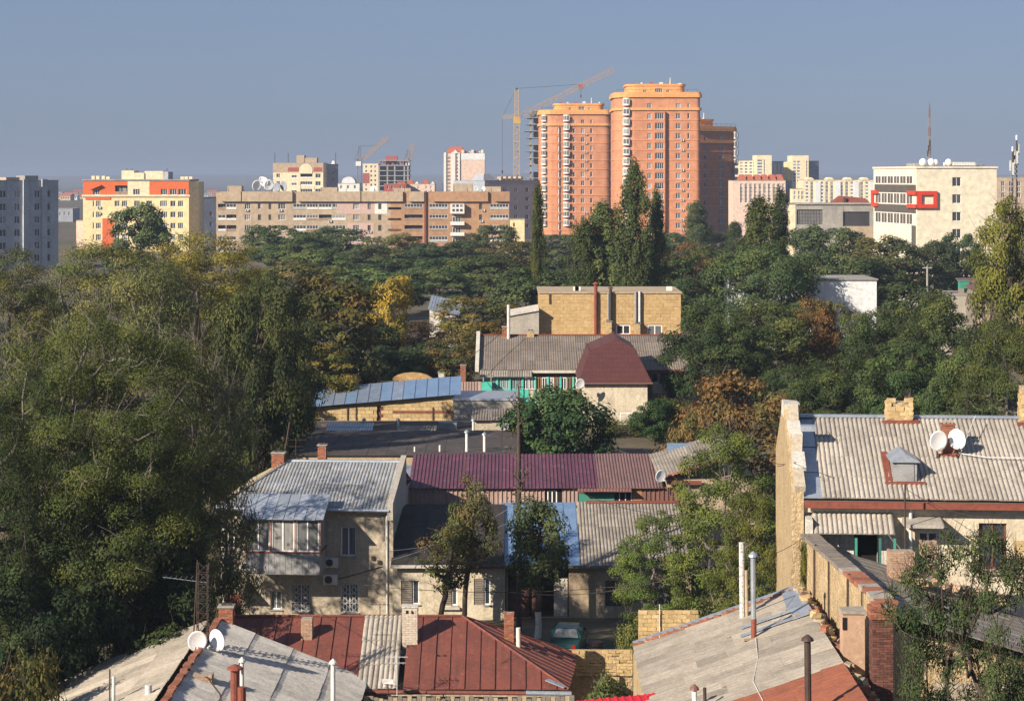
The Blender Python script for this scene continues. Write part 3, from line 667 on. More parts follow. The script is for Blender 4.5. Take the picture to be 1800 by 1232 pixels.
# ---- yellow and vermilion block at the left
def yellow_block():
    b = Bld('apartment_house', 'yellow apartment house with vermilion top storey and cream roof block', 'apartment house', 146, 332, 318, 545, 16)
    q = lambda zx: zx/3.733; w = lambda zy: 250+zy/3.733; ops = []
    for i, zy in enumerate((385, 457, 530, 605, 678, 750)):
        for a, c, st in ((608, 618, 'w1'), (630, 662, 'w3'), (752, 785, 'w2'), (800, 835, 'w3'), (880, 918, 'w3'), (960, 998, 'w3'), (1050, 1098, 'w4'), (1118, 1152, 'w2'), (1168, 1202, 'w3')):
            ops.append(b.op(q(a), q(c), w(zy), w(zy+38), st))
    for a, c, st in ((610, 655, 'w3'), (755, 838, 'logc'), (874, 918, 'w3'), (950, 1000, 'w3'), (1055, 1098, 'w3'), (1115, 1160, 'w3'), (1170, 1222, 'w3')):
        ops.append(b.op(q(a), q(c), w(308 if st != 'logc' else 285), w(346), st))
    m = MB(); z1 = b.z(w(352)); up = [(o[0], o[1]-z1, o[2], o[3]-z1, o[4]) for o in ops if o[1] > z1-.4]; ops = [o for o in ops if o[1] > .3]; lo = [o for o in ops if o[1] <= z1-.4]
    m.facade((0,0,0), (1,0,0), b.W, z1, lo, .25, 0)
    m.facade((b.W,0,0), (0,1,0), 16, b.H, (), .25, 0); m.facade((0,16,0), (0,-1,0), 16, b.H, (), .25, 0); m.facade((b.W,16,0), (-1,0,0), b.W, b.H, (), .25, 0)
    m.build('wall', MT['paint_yellow'], b.T)
    # vermilion and cream panels of the top storey
    cuts = [(0, b.x(q(838)), 'paint_vermilion'), (b.x(q(838)), b.x(q(980)), 'paint_cream'), (b.x(q(980)), b.W, 'paint_vermilion')]
    for x0, x1, k in cuts: MB().facade((x0,0,z1), (1,0,0), x1-x0, b.H-z1, [(max(o[0]-x0, .05), max(o[1], .1), min(o[2]-x0, x1-x0-.05), o[3]) for o in up if o[0] >= x0-.3 and o[2] <= x1+.3], .25).build('attic_wall', MT[k], b.T)
    for o in ops: b.fill(o, Vector((0,0,0)), Vector((1,0,0)), .25)
    MB().box(-.3, -.35, z1-.25, b.W+.3, -.003, z1+.25).build('string_course', MT['paint_cream'], b.T)
    MB().box(b.x(q(560)), -.2, z1-1.0, b.x(q(725)), -.003, z1-.4).build('vermilion_band', MT['paint_vermilion'], b.T)
    MB().box(b.x(q(672)), -.06, 0, b.x(q(748)), -.004, b.z(w(500))).build('vermilion_panel', MT['paint_vermilion'], b.T)
    MB().box(-.2, -.2, b.H, b.W+.2, 16.2, b.H+.4).build('roof', MT['concrete'], b.T)
    # corner wing turned away at the right
    g = b.W; k = MB(); k.prism([(g-.2, .6), (g+2.2, 2.4), (g+2.2, 12), (g-.2, 12)], 0, b.H-.2); k.build('corner_wing', MT['paint_yellow'], b.T)
    for a, c, t, in ((209, 231, 300), (231, 250, 304), (250, 283, 301), (283, 292, 302)):
        MB().box(b.x(a)+.02, 3+(a % 3)*.3, b.H+.4, b.x(c)-.02, 11, b.z(t)).build('roof_block', MT['paint_cream'] if a < 283 else MT['grey_block'], b.T)
    for a, h in ((158, .9), (166, .9), (176, .9), (184, .7), (315, .7), (322, .7), (330, .7)): MB().box(b.x(a), 2, b.H+.4, b.x(a+6), 3, b.H+.4+h).build('chimney', MT['paint_cream'], b.T)
    gb = MB(); x0 = b.x(q(598)); x1 = b.x(q(665)); zz = b.z(w(300)); gb.prism([(0, 0), (x1-x0, 0), (x1-x0, .9), (0, .9)], 0, .01)
    gb = MB().hexa([(x0,-.9,zz-.5),(x1,-.9,zz+.6),(x1,0,zz+.6),(x0,0,zz-.5),(x0,-.9,zz-.3),(x1,-.9,zz+.8),(x1,0,zz+.8),(x0,0,zz-.3)]); gb.build('window_hood', MT['paint_vermilion'], b.T)
    for zy in (437, 475): ac_unit(b.T, b.x(q(640)), -.02, b.z(w(zy)), 1.1)
    for a in (217, 226, 288): MB().tube([(b.x(a), 5, b.H+1), (b.x(a), 5, b.z(296))], .08, 5).build('roof_aerial', MT['dark_metal'], b.T)
yellow_block()

def simple(name, label, cat, px0, px1, pyt, Y, D, m, cols, pyw, dpy, wh=1.5, rz=0., nrow=5, group=None, st='w2', roof='concrete', zb=5., right=0):
    """plain block: columns (px0,px1) and rows every dpy photo pixels from pyw"""
    b = Bld(name, label, cat, px0, px1, pyt, Y, D, rz, zb, group); ops = []
    for i in range(nrow):
        z1 = b.z(pyw+i*dpy)
        if z1-wh < .3: break
        for c in cols: ops.append((b.x(c[0]), z1-wh, b.x(c[1]), z1, c[2] if len(c) > 2 else st))
    ro = []
    if right:
        for i in range(nrow):
            z1 = b.z(pyw+i*dpy)
            if z1-wh < .3: break
            ro += [(D*(k+.35)/right, z1-wh, D*(k+.65)/right, z1, 'w2') for k in range(right)]
    b.walls(m, ops, right=ro, roof=roof); return b
# grey-blue block at the left edge, its shaded side to the camera
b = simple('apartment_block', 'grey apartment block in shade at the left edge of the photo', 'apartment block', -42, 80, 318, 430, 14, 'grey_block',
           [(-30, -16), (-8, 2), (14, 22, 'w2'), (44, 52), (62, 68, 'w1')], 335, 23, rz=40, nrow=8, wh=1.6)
for a, c, t, mm in ((-5, 14, 318, 'tan_brick'), (8, 28, 312, 'tan_brick'), (36, 56, 309, 'concrete'), (60, 72, 322, 'blue_grey'), (20, 34, 322, 'plain_white')):
    MB().box(b.x(a), 2, b.H-.3, b.x(c), 6, b.z(t)).build('roof_block', MT[mm], b.T)
for a in (26, 54): MB().box(b.x(a), -.5, 0, b.x(a)+1.2, -.003, b.H+.3).build('wall_pier', MT['grey_block'], b.T)
simple('apartment_block', 'hazy grey block low between the grey edge block and the yellow house', 'apartment block', 84, 128, 367, 900, 14, 'blue_grey', [(88, 91), (96, 99), (104, 107), (112, 115), (120, 123)], 373, 10, nrow=4, right=2)
simple('apartment_block', 'blue grey slab wall end right behind the yellow house', 'apartment block', 342, 379, 347, 640, 20, 'blue_grey', [(350, 354), (366, 370)], 372, 18, rz=35, nrow=4)
simple('house', 'small pink house wall beside the foot of the yellow house', 'house', 134, 147, 388, 560, 8, 'paint_pink', [], 0, 1, nrow=0)
# blocks behind the brown one
def block_behind():
    b = Bld('apartment_block', 'cream nine storey block with red frieze rising behind the brown block', 'apartment block', 480, 568, 287, 700, 17)
    q = lambda zx: 360+zx/3.214; w = lambda zy: 220+zy/3.214; ops = []
    for zy in (275, 318, 360, 402):
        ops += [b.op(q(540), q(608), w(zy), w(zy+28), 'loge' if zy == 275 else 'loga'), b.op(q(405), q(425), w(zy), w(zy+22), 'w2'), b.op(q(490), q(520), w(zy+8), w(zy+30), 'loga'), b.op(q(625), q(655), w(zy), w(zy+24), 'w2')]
    b.walls('paint_cream', ops, right=[(3+5*k, b.z(w(zy+24)), 5+5*k, b.z(w(zy)), 'w2') for zy in (275, 318, 360) for k in range(3)])
    MB().box(-.05, -.06, b.z(w(268)), b.W+.05, -.004, b.H-.1).build('brick_frieze', MT['tan_brick'], b.T)
    for a, c in ((470, 530), (615, 662)): MB().box(b.x(q(a)), -.12, b.z(w(262)), b.x(q(c)), -.065, b.z(w(240))).build('red_panel', MT['panel_red'], b.T)
    k = MB(); x0 = b.x(q(533)); x1 = b.x(q(608)); n = 10; zc = b.z(w(255)); pts = [(x0, zc-1.2), (x1, zc-1.2)]+[((x0+x1)/2+(x1-x0)/2*math.cos(math.pi*i/n), zc+2.2*math.sin(math.pi*i/n)) for i in range(n+1)]
    k.face([(p[0], -.16, p[1]) for p in pts]); k.build('arched_gable', MT['paint_cream'], b.T)
    for a, c, t in ((510, 555, 170), (558, 626, 185)): MB().box(b.x(q(a)), 4, b.H, b.x(q(c)), 10, b.z(w(t))).build('roof_block', MT['tan_brick'], b.T)
    for a in (466, 390, 735): MB().tube([(b.x(q(a)), 3, b.H), (b.x(q(a)), 3, b.H+3.5)], .1, 5).build('roof_aerial', MT['dark_metal'], b.T)
    # wing to the right, its shade put into the blue grey colour
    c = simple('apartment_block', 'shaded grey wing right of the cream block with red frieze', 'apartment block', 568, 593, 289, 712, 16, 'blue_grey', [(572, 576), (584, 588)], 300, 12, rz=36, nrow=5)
    MB().tube([(c.W-.6, 2, c.H), (c.W-.6, 2, c.H+1.2)], [.9, .5], 10).build('roof_dome', MT['plain_white'], c.T)
block_behind()
def domed_house():
    b = Bld('house', 'white house with a rounded roof between the cream block and the small crane', 'house', 594, 632, 323, 690, 10)
    b.walls('plain_white', [b.op(598, 602, 326, 332), b.op(610, 614, 326, 332), b.op(622, 626, 326, 332)])
    n = 10; w = b.x(624)-b.x(600); pr = [(b.x(612)+w/2*math.cos(math.pi*i/n), b.H+(b.z(311)-b.H)*math.sin(math.pi*i/n)**.8) for i in range(n+1)]
    k = MB(); k.v = [(x, 1, z) for x, z in pr]+[(x, 9, z) for x, z in pr]; m_ = n+1
    k.f = [tuple(range(m_)), tuple(reversed(range(m_, 2*m_)))]+[(i, m_+i, m_+i+1, i+1) for i in range(n)]; k.m = [0]*len(k.f)
    k.build('barrel_roof', MT['whitewash'], b.T)
domed_house()
def unfinished():
    Y = 1120; b = Bld('unfinished_building', 'unfinished tower block with red upper walls and open concrete floors', 'building', 638, 665, 288, Y, 18)
    q = lambda zx: 580+zx/5.625; w = lambda zy: 230+zy/5.625; ops = []
    for i in range(6): ops += [b.op(q(a), q(a+18), w(345+45*i), w(345+45*i+22), 'w1') for a in (350, 400, 440)]
    b.walls('paint_cream', ops, roof=None)
    MB().box(-.1, -.1, b.z(w(520)), b.x(q(390)), -.01, b.z(w(420))).build('red_infill', MT['panel_red'], b.T)
    fh = 50/5.625/b.sc; x0 = b.W+.05; x1 = b.x(720)
    for i in range(-1, 7):
        z = b.z(w(345))-fh*i
        if z > 0: MB().box(x0, -.3, z-.25, x1, 16, z+.2).build('floor_slab', MT['concrete'], b.T)
    for px in (q(485), q(568), q(640), q(735), q(770)): MB().box(b.x(px)-.4, 0, 0, b.x(px)+.4, .8, b.z(w(345))).build('column', MT['concrete'], b.T)
    MB().box(x0, 5, 0, x1, 5.3, b.z(w(345))).build('back_wall', MT['blue_grey'], b.T)
    pick = random.Random(2)
    for k in range(15):
        a = 350+k*29; h = pick.uniform(18, 50); MB().box(b.x(q(a)), 1+k % 3, b.z(w(345 if a > 470 else 335)), b.x(q(a+pick.uniform(12, 24))), 1.4+k % 3, b.z(w(330-h*.8 if a > 470 else 325))).build('brick_pier', MT['panel_red'], b.T)
    MB().box(b.x(q(545)), 4, b.z(w(330)), b.x(q(660)), 9, b.z(w(248))).build('stair_core', MT['panel_red'], b.T)
unfinished()
def pink_tower():
    b = Bld('apartment_tower', 'pale pink apartment tower with white bays and red mansard roof', 'apartment tower', 780, 852, 270, 900, 17)
    q = lambda zx: 580+zx/5.625; w = lambda zy: 230+zy/5.625
    ops = [b.op(q(a), q(a+24), w(258+36*i), w(258+36*i+24), 'w2') for i in range(12) for a in (1140, 1170, 1215, 1255)]
    b.walls('paint_pink', [o for o in ops if o[1] > .3])
    for a, c in ((1128, 1150), (1200, 1240), (1268, 1285)):
        MB().box(b.x(q(a)), -.5, 0, b.x(q(c)), -.004, b.H+.4).build('white_bay', MT['plain_white'], b.T)
    MB().box(b.x(q(1288)), -.1, b.z(w(290)), b.W, -.004, b.H).build('white_band', MT['whitewash'], b.T)
    MB().box(b.W+.004, -.1, b.z(w(290)), b.W+.1, 17, b.H).build('white_band', MT['whitewash'], b.T)
    MB().hexa([(b.x(q(1150)),1,b.H),(b.x(q(1320)),1,b.H),(b.x(q(1320)),12,b.H),(b.x(q(1150)),12,b.H),(b.x(q(1180)),3,b.z(w(158))),(b.x(q(1310)),3,b.z(w(158))),(b.x(q(1310)),10,b.z(w(158))),(b.x(q(1180)),10,b.z(w(158)))]).build('mansard_roof', MT['roof_red'], b.T)
    MB().face([(b.x(q(1205)), -.6, b.H), (b.x(q(1275)), -.6, b.H), (b.x(q(1240)), -.6, b.z(w(188)))]).face([(b.x(q(1205)), -.6, b.H), (b.x(q(1240)), -.6, b.z(w(188))), (b.x(q(1240)), 3, b.z(w(188))), (b.x(q(1205)), 3, b.H)]).face([(b.x(q(1275)), -.6, b.H), (b.x(q(1275)), 3, b.H), (b.x(q(1240)), 3, b.z(w(188))), (b.x(q(1240)), -.6, b.z(w(188)))]).build('white_gable', MT['plain_white'], b.T)
    for i, a in enumerate(range(1300, 1500, 32)): MB().box(b.x(q(a)), 1+i % 3, b.H, b.x(q(a+24)), 5, b.z(w(190+7*(i % 3)))).build('roof_block', MT[('paint_cream', 'roof_red', 'plain_white')[i % 3]], b.T)
pink_tower()
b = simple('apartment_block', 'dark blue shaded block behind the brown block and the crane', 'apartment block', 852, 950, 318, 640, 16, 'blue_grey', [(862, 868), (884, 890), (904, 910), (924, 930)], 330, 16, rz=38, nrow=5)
MB().hexa([(1,2,b.H),(6,2,b.H),(6,8,b.H),(1,8,b.H),(2,3,b.H+2.2),(4.5,3,b.H+2.2),(4.5,7,b.H+2.2),(2,7,b.H+2.2)]).build('roof_block', MT['blue_grey'], b.T)
for i in range(5): MB().box(8+i*2, 2, b.H, 8.8+i*2, 4, b.H+1.3).build('chimney', MT['tan_brick'], b.T)
b = simple('apartment_house', 'red orange low house roofs showing over the brown block', 'house', 675, 714, 324, 640, 10, 'panel_red', [(680, 683, 'w1'), (688, 691, 'w1'), (703, 706, 'w1')], 327, 8, nrow=1, wh=1)
MB().box(b.x(698), 1, b.H, b.x(712), 8, b.z(320)).build('roof_block', MT['roof_red'], b.T)
b = simple('apartment_house', 'pink and white house with dormers and small red roofs behind the brown block', 'house', 716, 764, 324, 650, 10, 'paint_pink', [(724, 727), (734, 737), (748, 751), (756, 759)], 327, 8, nrow=2, wh=1)
for a, c, t, mm in ((714, 728, 316, 'roof_red'), (740, 755, 317, 'roof_red'), (728, 736, 319, 'plain_white'), (756, 764, 319, 'plain_white')):
    MB().hexa([(b.x(a),1,b.H),(b.x(c),1,b.H),(b.x(c),7,b.H),(b.x(a),7,b.H),(b.x(a)+.8,3,b.z(t)),(b.x(c)-.8,3,b.z(t)),(b.x(c)-.8,5,b.z(t)),(b.x(a)+.8,5,b.z(t))]).build('dormer_roof', MT[mm], b.T)
simple('house', 'small yellow gabled house at the foot of the crane', 'house', 896, 922, 386, 520, 8, 'paint_yellow', [(902, 905, 'b1')], 392, 9, nrow=1, wh=1)
# right: pale towers and low blocks
q4 = lambda zx: 1280+zx/3.423
w4 = lambda zy: 180+zy/3.423
b = simple('apartment_tower', 'pale yellow tower block with ribbed balconies just right of the orange towers', 'apartment tower', 1288, q4(172), w4(352), 900, 16, 'paint_cream', [(q4(a), q4(a+16), 'loga') for a in (72, 100, 128, 150)], w4(360), 5.4, nrow=7, wh=1.3)
b = simple('apartment_tower', 'pale yellow tower with higher white stair block left of the twin tower', 'apartment tower', q4(172), q4(262), w4(318), 890, 16, 'paint_cream', [(q4(176), q4(204), 'loga'), (q4(215), q4(222), 'w1')], w4(345), 5.4, nrow=7, wh=1.3)
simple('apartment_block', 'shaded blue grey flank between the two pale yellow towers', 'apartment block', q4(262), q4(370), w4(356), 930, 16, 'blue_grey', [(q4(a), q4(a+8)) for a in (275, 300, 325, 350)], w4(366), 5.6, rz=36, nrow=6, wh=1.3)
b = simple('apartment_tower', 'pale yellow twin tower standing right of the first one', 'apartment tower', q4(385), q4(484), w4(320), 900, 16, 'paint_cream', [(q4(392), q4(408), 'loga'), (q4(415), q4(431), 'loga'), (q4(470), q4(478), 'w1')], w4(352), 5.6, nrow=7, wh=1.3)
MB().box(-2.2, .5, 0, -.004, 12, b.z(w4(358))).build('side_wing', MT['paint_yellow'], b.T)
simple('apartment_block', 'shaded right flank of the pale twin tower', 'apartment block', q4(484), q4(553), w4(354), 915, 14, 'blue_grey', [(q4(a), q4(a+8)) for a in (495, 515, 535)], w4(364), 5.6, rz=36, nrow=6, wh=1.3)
b = simple('apartment_house', 'pink apartment house with red attic roof in front of the pale towers', 'apartment house', 1288, q4(345), w4(472), 600, 12, 'paint_pink', [(q4(a), q4(a+15), 'w2') for a in range(72, 335, 28)], w4(490), 6.6, nrow=5, wh=1.2)
for a in range(70, 340, 45): MB().hexa([(b.x(q4(a)),0,b.H),(b.x(q4(a+42)),0,b.H),(b.x(q4(a+42)),9,b.H),(b.x(q4(a)),9,b.H),(b.x(q4(a+10)),2,b.H+1.8),(b.x(q4(a+32)),2,b.H+1.8),(b.x(q4(a+32)),7,b.H+1.8),(b.x(q4(a+10)),7,b.H+1.8)]).build('attic_roof', MT['roof_red'], b.T)
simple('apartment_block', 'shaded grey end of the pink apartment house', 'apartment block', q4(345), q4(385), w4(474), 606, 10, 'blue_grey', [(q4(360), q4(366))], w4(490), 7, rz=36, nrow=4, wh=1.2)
simple('house', 'small beige house low between the pink house and the pale yellow block', 'house', q4(386), q4(450), w4(522), 596, 8, 'paint_cream', [(q4(a), q4(a+12)) for a in (395, 420, 440)], w4(534), 8, nrow=2, wh=1.1)
b = simple('apartment_block', 'long pale yellow block with white gables left of the office building', 'apartment block', q4(450), q4(872), w4(468), 760, 13, 'paint_cream', [(q4(a), q4(a+16), 'loga' if k % 3 == 0 else 'w2') for k, a in enumerate(range(466, 860, 30))], w4(478), 6.2, nrow=6, wh=1.3)
for i, a in enumerate((470, 590, 700, 800)):
    MB().hexa([(b.x(q4(a)),-.3,b.H),(b.x(q4(a+50)),-.3,b.H),(b.x(q4(a+50)),8,b.H),(b.x(q4(a)),8,b.H),(b.x(q4(a+18)),-.3,b.z(w4(452))),(b.x(q4(a+32)),-.3,b.z(w4(452))),(b.x(q4(a+32)),8,b.z(w4(452))),(b.x(q4(a+18)),8,b.z(w4(452)))]).build('gable', MT['paint_cream'], b.T)
    MB().box(b.x(q4(a+52)), -.25, 0, b.x(q4(a+86)), -.004, b.z(w4(480))).build('white_bay', MT['whitewash'], b.T)
simple('apartment_block', 'far brown block at the right edge behind the cell masts', 'apartment block', 1752, 1840, 312, 620, 12, 'tan_brick', [(1760, 1766), (1774, 1780), (1788, 1794)], 319, 10, nrow=3, wh=1.5)
# industrial building
def plant():
    b = Bld('factory_building', 'weathered concrete factory building with two big grid windows left of the office', 'factory', q4(362), q4(884), w4(612), 440, 14)
    ops = [b.op(q4(412), q4(568), w4(645), w4(735), None), b.op(q4(692), q4(852), w4(658), w4(745), None)]
    b.walls('concrete', ops, rev=.4)
    for o in ops: window(b.T, (o[0], .2, o[1]), (1,0,0), o[2]-o[0], o[3]-o[1], 9, .72, .08, .1, 'dark_metal', 'glass_far', mz=(.24, .48))
    MB().box(b.x(q4(405)), -.35, b.H-.1, b.W+.3, -.004, b.H+.3).build('cornice', MT['concrete'], b.T)
    MB().box(-.1, -.1, 0, b.x(q4(405)), -.004, b.H-.2).build('rendered_pier', MT['paint_cream'], b.T)
    MB().box(b.x(q4(690)), -.08, 0, b.W, -.004, b.z(w4(748))).build('brick_panel', MT['tan_brick'], b.T)
    MB().box(b.x(q4(568)), -.1, 0, b.x(q4(690)), -.004, b.z(w4(625))).build('stained_panel', MT['concrete'], b.T)
    MB().hexa([(b.x(q4(640)),2,b.H),(b.x(q4(870)),2,b.H),(b.x(q4(870)),9,b.H),(b.x(q4(640)),9,b.H),(b.x(q4(700)),3,b.H+1.7),(b.x(q4(840)),3,b.H+1.2),(b.x(q4(840)),8,b.H+1.2),(b.x(q4(700)),8,b.H+1.7)]).build('roof_mound', MT['rust_red'], b.T)
    MB().box(b.x(q4(706)), 2, b.H, b.x(q4(720)), 3, b.z(w4(575))).build('vent_stack', MT['dark_metal'], b.T)
plant()
# white office with red square
glassmat('office_glass', (.085,.075,.06), (.16,.15,.13), .5, .25)
def office():
    Y = 405; rz = 8.; sc = F/Y
    W = (1757-1611)/sc/math.cos(R(rz)); D = 27.; H = Z(296, Y)-5
    T = thing('office_building', 'cream office building with glazed left side and red square frame', 'office building', (X(1611, Y), Y, 5), R(rz))
    b = Bld.__new__(Bld); b.T = T
    zz = lambda py: Z(py, Y)-5; xx = lambda px: (px-1611)/sc/math.cos(R(rz))
    fo = [(xx(1676), zz(w), xx(1692), zz(w-16), 'w2') for w in (328, 358, 389, 419, 450)]
    nb = 6; lo = []
    for (a, c) in ((309, 324), (340, 360), (376, 396)):
        for k in range(nb): lo.append((1.2+k*3.95, zz(c), 1.2+k*3.95+3.7, zz(a), 'g4' if k % 2 else 'w3'))
    m = MB(); m.facade((0,0,0), (1,0,0), W, H, fo, .25); m.facade((W,0,0), (0,1,0), D, H); m.facade((0,D,0), (0,-1,0), D, H, [(t[0], t[1], t[2], t[3]) for t in lo], .2); m.facade((W,D,0), (-1,0,0), W, H)
    m.build('wall', MT['office_cream'], T)
    for t in fo: b.fill(t, Vector((0,0,0)), Vector((1,0,0)), .25)
    for t in lo:
        window(T, Vector((0,D,0))+Vector((0,-1,0))*t[0]+Vector((0,0,t[1])), (0,-1,0), t[2]-t[0], t[3]-t[1], 2, 0, .13, -.03, 'white_frame', 'office_glass')
    for a, c in ((325, 339), (361, 375)): MB().box(-.12, .3, zz(c), -.004, D-.9, zz(a)).build('spandrel_panel', MT['spandrel'], T)
    MB().box(-.14, .3, 2, -.004, 2.6, zz(397)).build('corner_glazing', MT['spandrel'], T)
    MB().box(-.2, -.2, H, W+.2, D+.2, H+.35).build('roof', MT['office_cream'], T)
    # the red frame: a square on the front that wraps the corner, and its end on the far left
    fr = MB(); a0, a1, z0, z1 = .9, xx(1647), zz(366), zz(336); tk = .75
    for p in ((0, z1-tk, a1, z1), (0, z0, a1, z0+tk), (a1-tk*.9, z0+tk, a1, z1-tk), (xx(1611), z0+tk, xx(1619), z1-tk)): fr.box(p[0], -.5, p[1], p[2], -.004, p[3])
    for p in ((z1-tk, z1), (z0, z0+tk)): fr.box(-.5, -.5, p[0], -.15, 4.5, p[1])
    fr.build('red_frame', MT['office_red'], T)
    f2 = MB()
    for p in ((z1-tk, z1), (z0, z0+tk)): f2.box(-.5, D-3.4, p[0], -.15, D+.3, p[1])
    f2.box(-.5, D-.5, z0+tk, -.15, D+.3, z1-tk); f2.build('red_frame_end', MT['office_red'], T)
    pick = random.Random(4)
    MB().box(xx(1620), 4, H+.35, xx(1640), 9, zz(287)).build('roof_hut', MT['concrete'], T)
    MB().box(xx(1688), 3, zz(291), xx(1728), 9, zz(285)).build('chiller', MT['white_metal'], T)
    for k in range(8): MB().box(xx(1690+5*k), 3, H+.35, xx(1691.2+5*k), 3.3, zz(291)).build('chiller_leg', MT['dark_metal'], T)
    for k in range(7): MB().box(xx(1738+2.6*k), 5, H+.35, xx(1739.6+2.6*k), 6, zz(287+pick.random()*5)).build('condenser', MT['grey_metal'], T)
    for px in (1635, 1650, 1658, 1682):
        n = 10; k = MB(); r = pick.uniform(.55, .85); c = Vector((xx(px), 4, zz(287)+.2)); rings = 6
        k.v = [tuple(c+Vector((r*math.sin(math.pi*i/rings)*math.cos(2*math.pi*j/n), r*math.sin(math.pi*i/rings)*math.sin(2*math.pi*j/n), r*math.cos(math.pi*i/rings)))) for i in range(rings+1) for j in range(n)]
        k.f = [(i*n+j, i*n+(j+1) % n, (i+1)*n+(j+1) % n, (i+1)*n+j) for i in range(rings) for j in range(n)]; k.m = [0]*len(k.f)
        k.tube([c-Vector((0,0,.5)), (c.x, c.y, H+.3)], .12, 6); k.build('antenna_dome', MT['dish_white'], T, smooth=True)
    # striped mast on the roof: a thing of its own
    p = P(1634, 287, Y+5); mt = thing('antenna_mast', 'thin grey and dull red lattice mast on the office roof', 'mast', p)
    zt = Z(191, Y+5)-p.z
    for i in range(6): lattice('mast_section', (0,0,zt*i/6), (0,0,zt*(i+1)/6), .55-.06*i, .7, 'mast_pink' if i % 2 else 'mast_grey', mt, .06)
    MB().tube([(0,0,zt), (0,0,zt+1)], .05, 5).build('tip', MT['dark_metal'], mt)
    for k in range(3): MB().box(-.5+.2*k, -.3, zt*(.12+.1*k), -.25+.2*k, 0, zt*(.12+.1*k)+1.2).build('panel_antenna', MT['dark_metal'], mt)
office()
def cell_mast(px, pyt, pyb, lab):
    Y = 395; p = Vector((X(px, Y), Y, 5)); T = thing('cell_mast', lab, 'mast', p, 0, 'cell masts at the right edge'); h = Z(pyt, Y)-5
    MB().tube([(0,0,0), (0,0,h)], .14, 8).build('pole', MT['dark_metal'], T)
    for k, (a, hh) in enumerate(((30, 2.2), (150, 2.0), (270, 2.4))):
        MB().box(.45*math.cos(R(a))-.16, .45*math.sin(R(a))-.12, h-3-k*.8, .45*math.cos(R(a))+.16, .45*math.sin(R(a))+.12, h-3-k*.8+hh).build('panel_antenna', MT['white_metal'], T)
    MB().tube([(0,0,h-.05), (0,0,h+.9)], .18, 8).build('whip', MT['dish_white'], T)
    for k in range(5): MB().box(-.35, -.2, h*.72+k*.9, .35, .2, h*.72+k*.9+.25).build('radio_unit', MT['grey_metal'], T)
cell_mast(1787, 246, 335, 'taller grey cell mast with white antennas at the right edge')
cell_mast(1780, 266, 335, 'shorter cell mast left of the taller one at the right edge')
# distant hazy suburb: small pale houses below the horizon at the left
pick = random.Random(12)
def far_house_mesh(k):
    q = MB(); w, d, h = 8+3*k, 7, 3.2+1.2*(k % 2); q.box(0, 0, 0, w, d, h, 0); q.hexa([(-.5,-.5,h),(w+.5,-.5,h),(w+.5,d+.5,h),(-.5,d+.5,h),(-.5,d/2,h+2),(w+.5,d/2,h+2),(w+.5,d/2+.1,h+2),(-.5,d/2+.1,h+2)], 1)
    for i in range(4): q.box(w*(.1+.22*i), -.1, h*.4, w*(.2+.22*i), -.003, h*.75, 2)
    return q.mesh('house', [MT[('plain_white', 'tan_brick', 'paint_cream')[k]], MT['roof_red' if k else 'grey_metal'], MT['glass_far']])
fhm = [far_house_mesh(k) for k in range(3)]
for i, (px, Y) in enumerate(((60, 2300), (78, 1900), (88, 2000), (96, 2300), (105, 1850), (113, 2200), (121, 1900), (130, 2500), (139, 2000), (352, 2100), (364, 2400), (374, 1900), (430, 2300))):
    o = ob('house', fhm[i % 3], None, (X(px, Y), Y, gz(X(px, Y), Y)), R(pick.uniform(-20, 20)))
    tag(o, 'tiny pale house in the far hazy suburb below the horizon', 'house', 'far suburb houses in the haze')

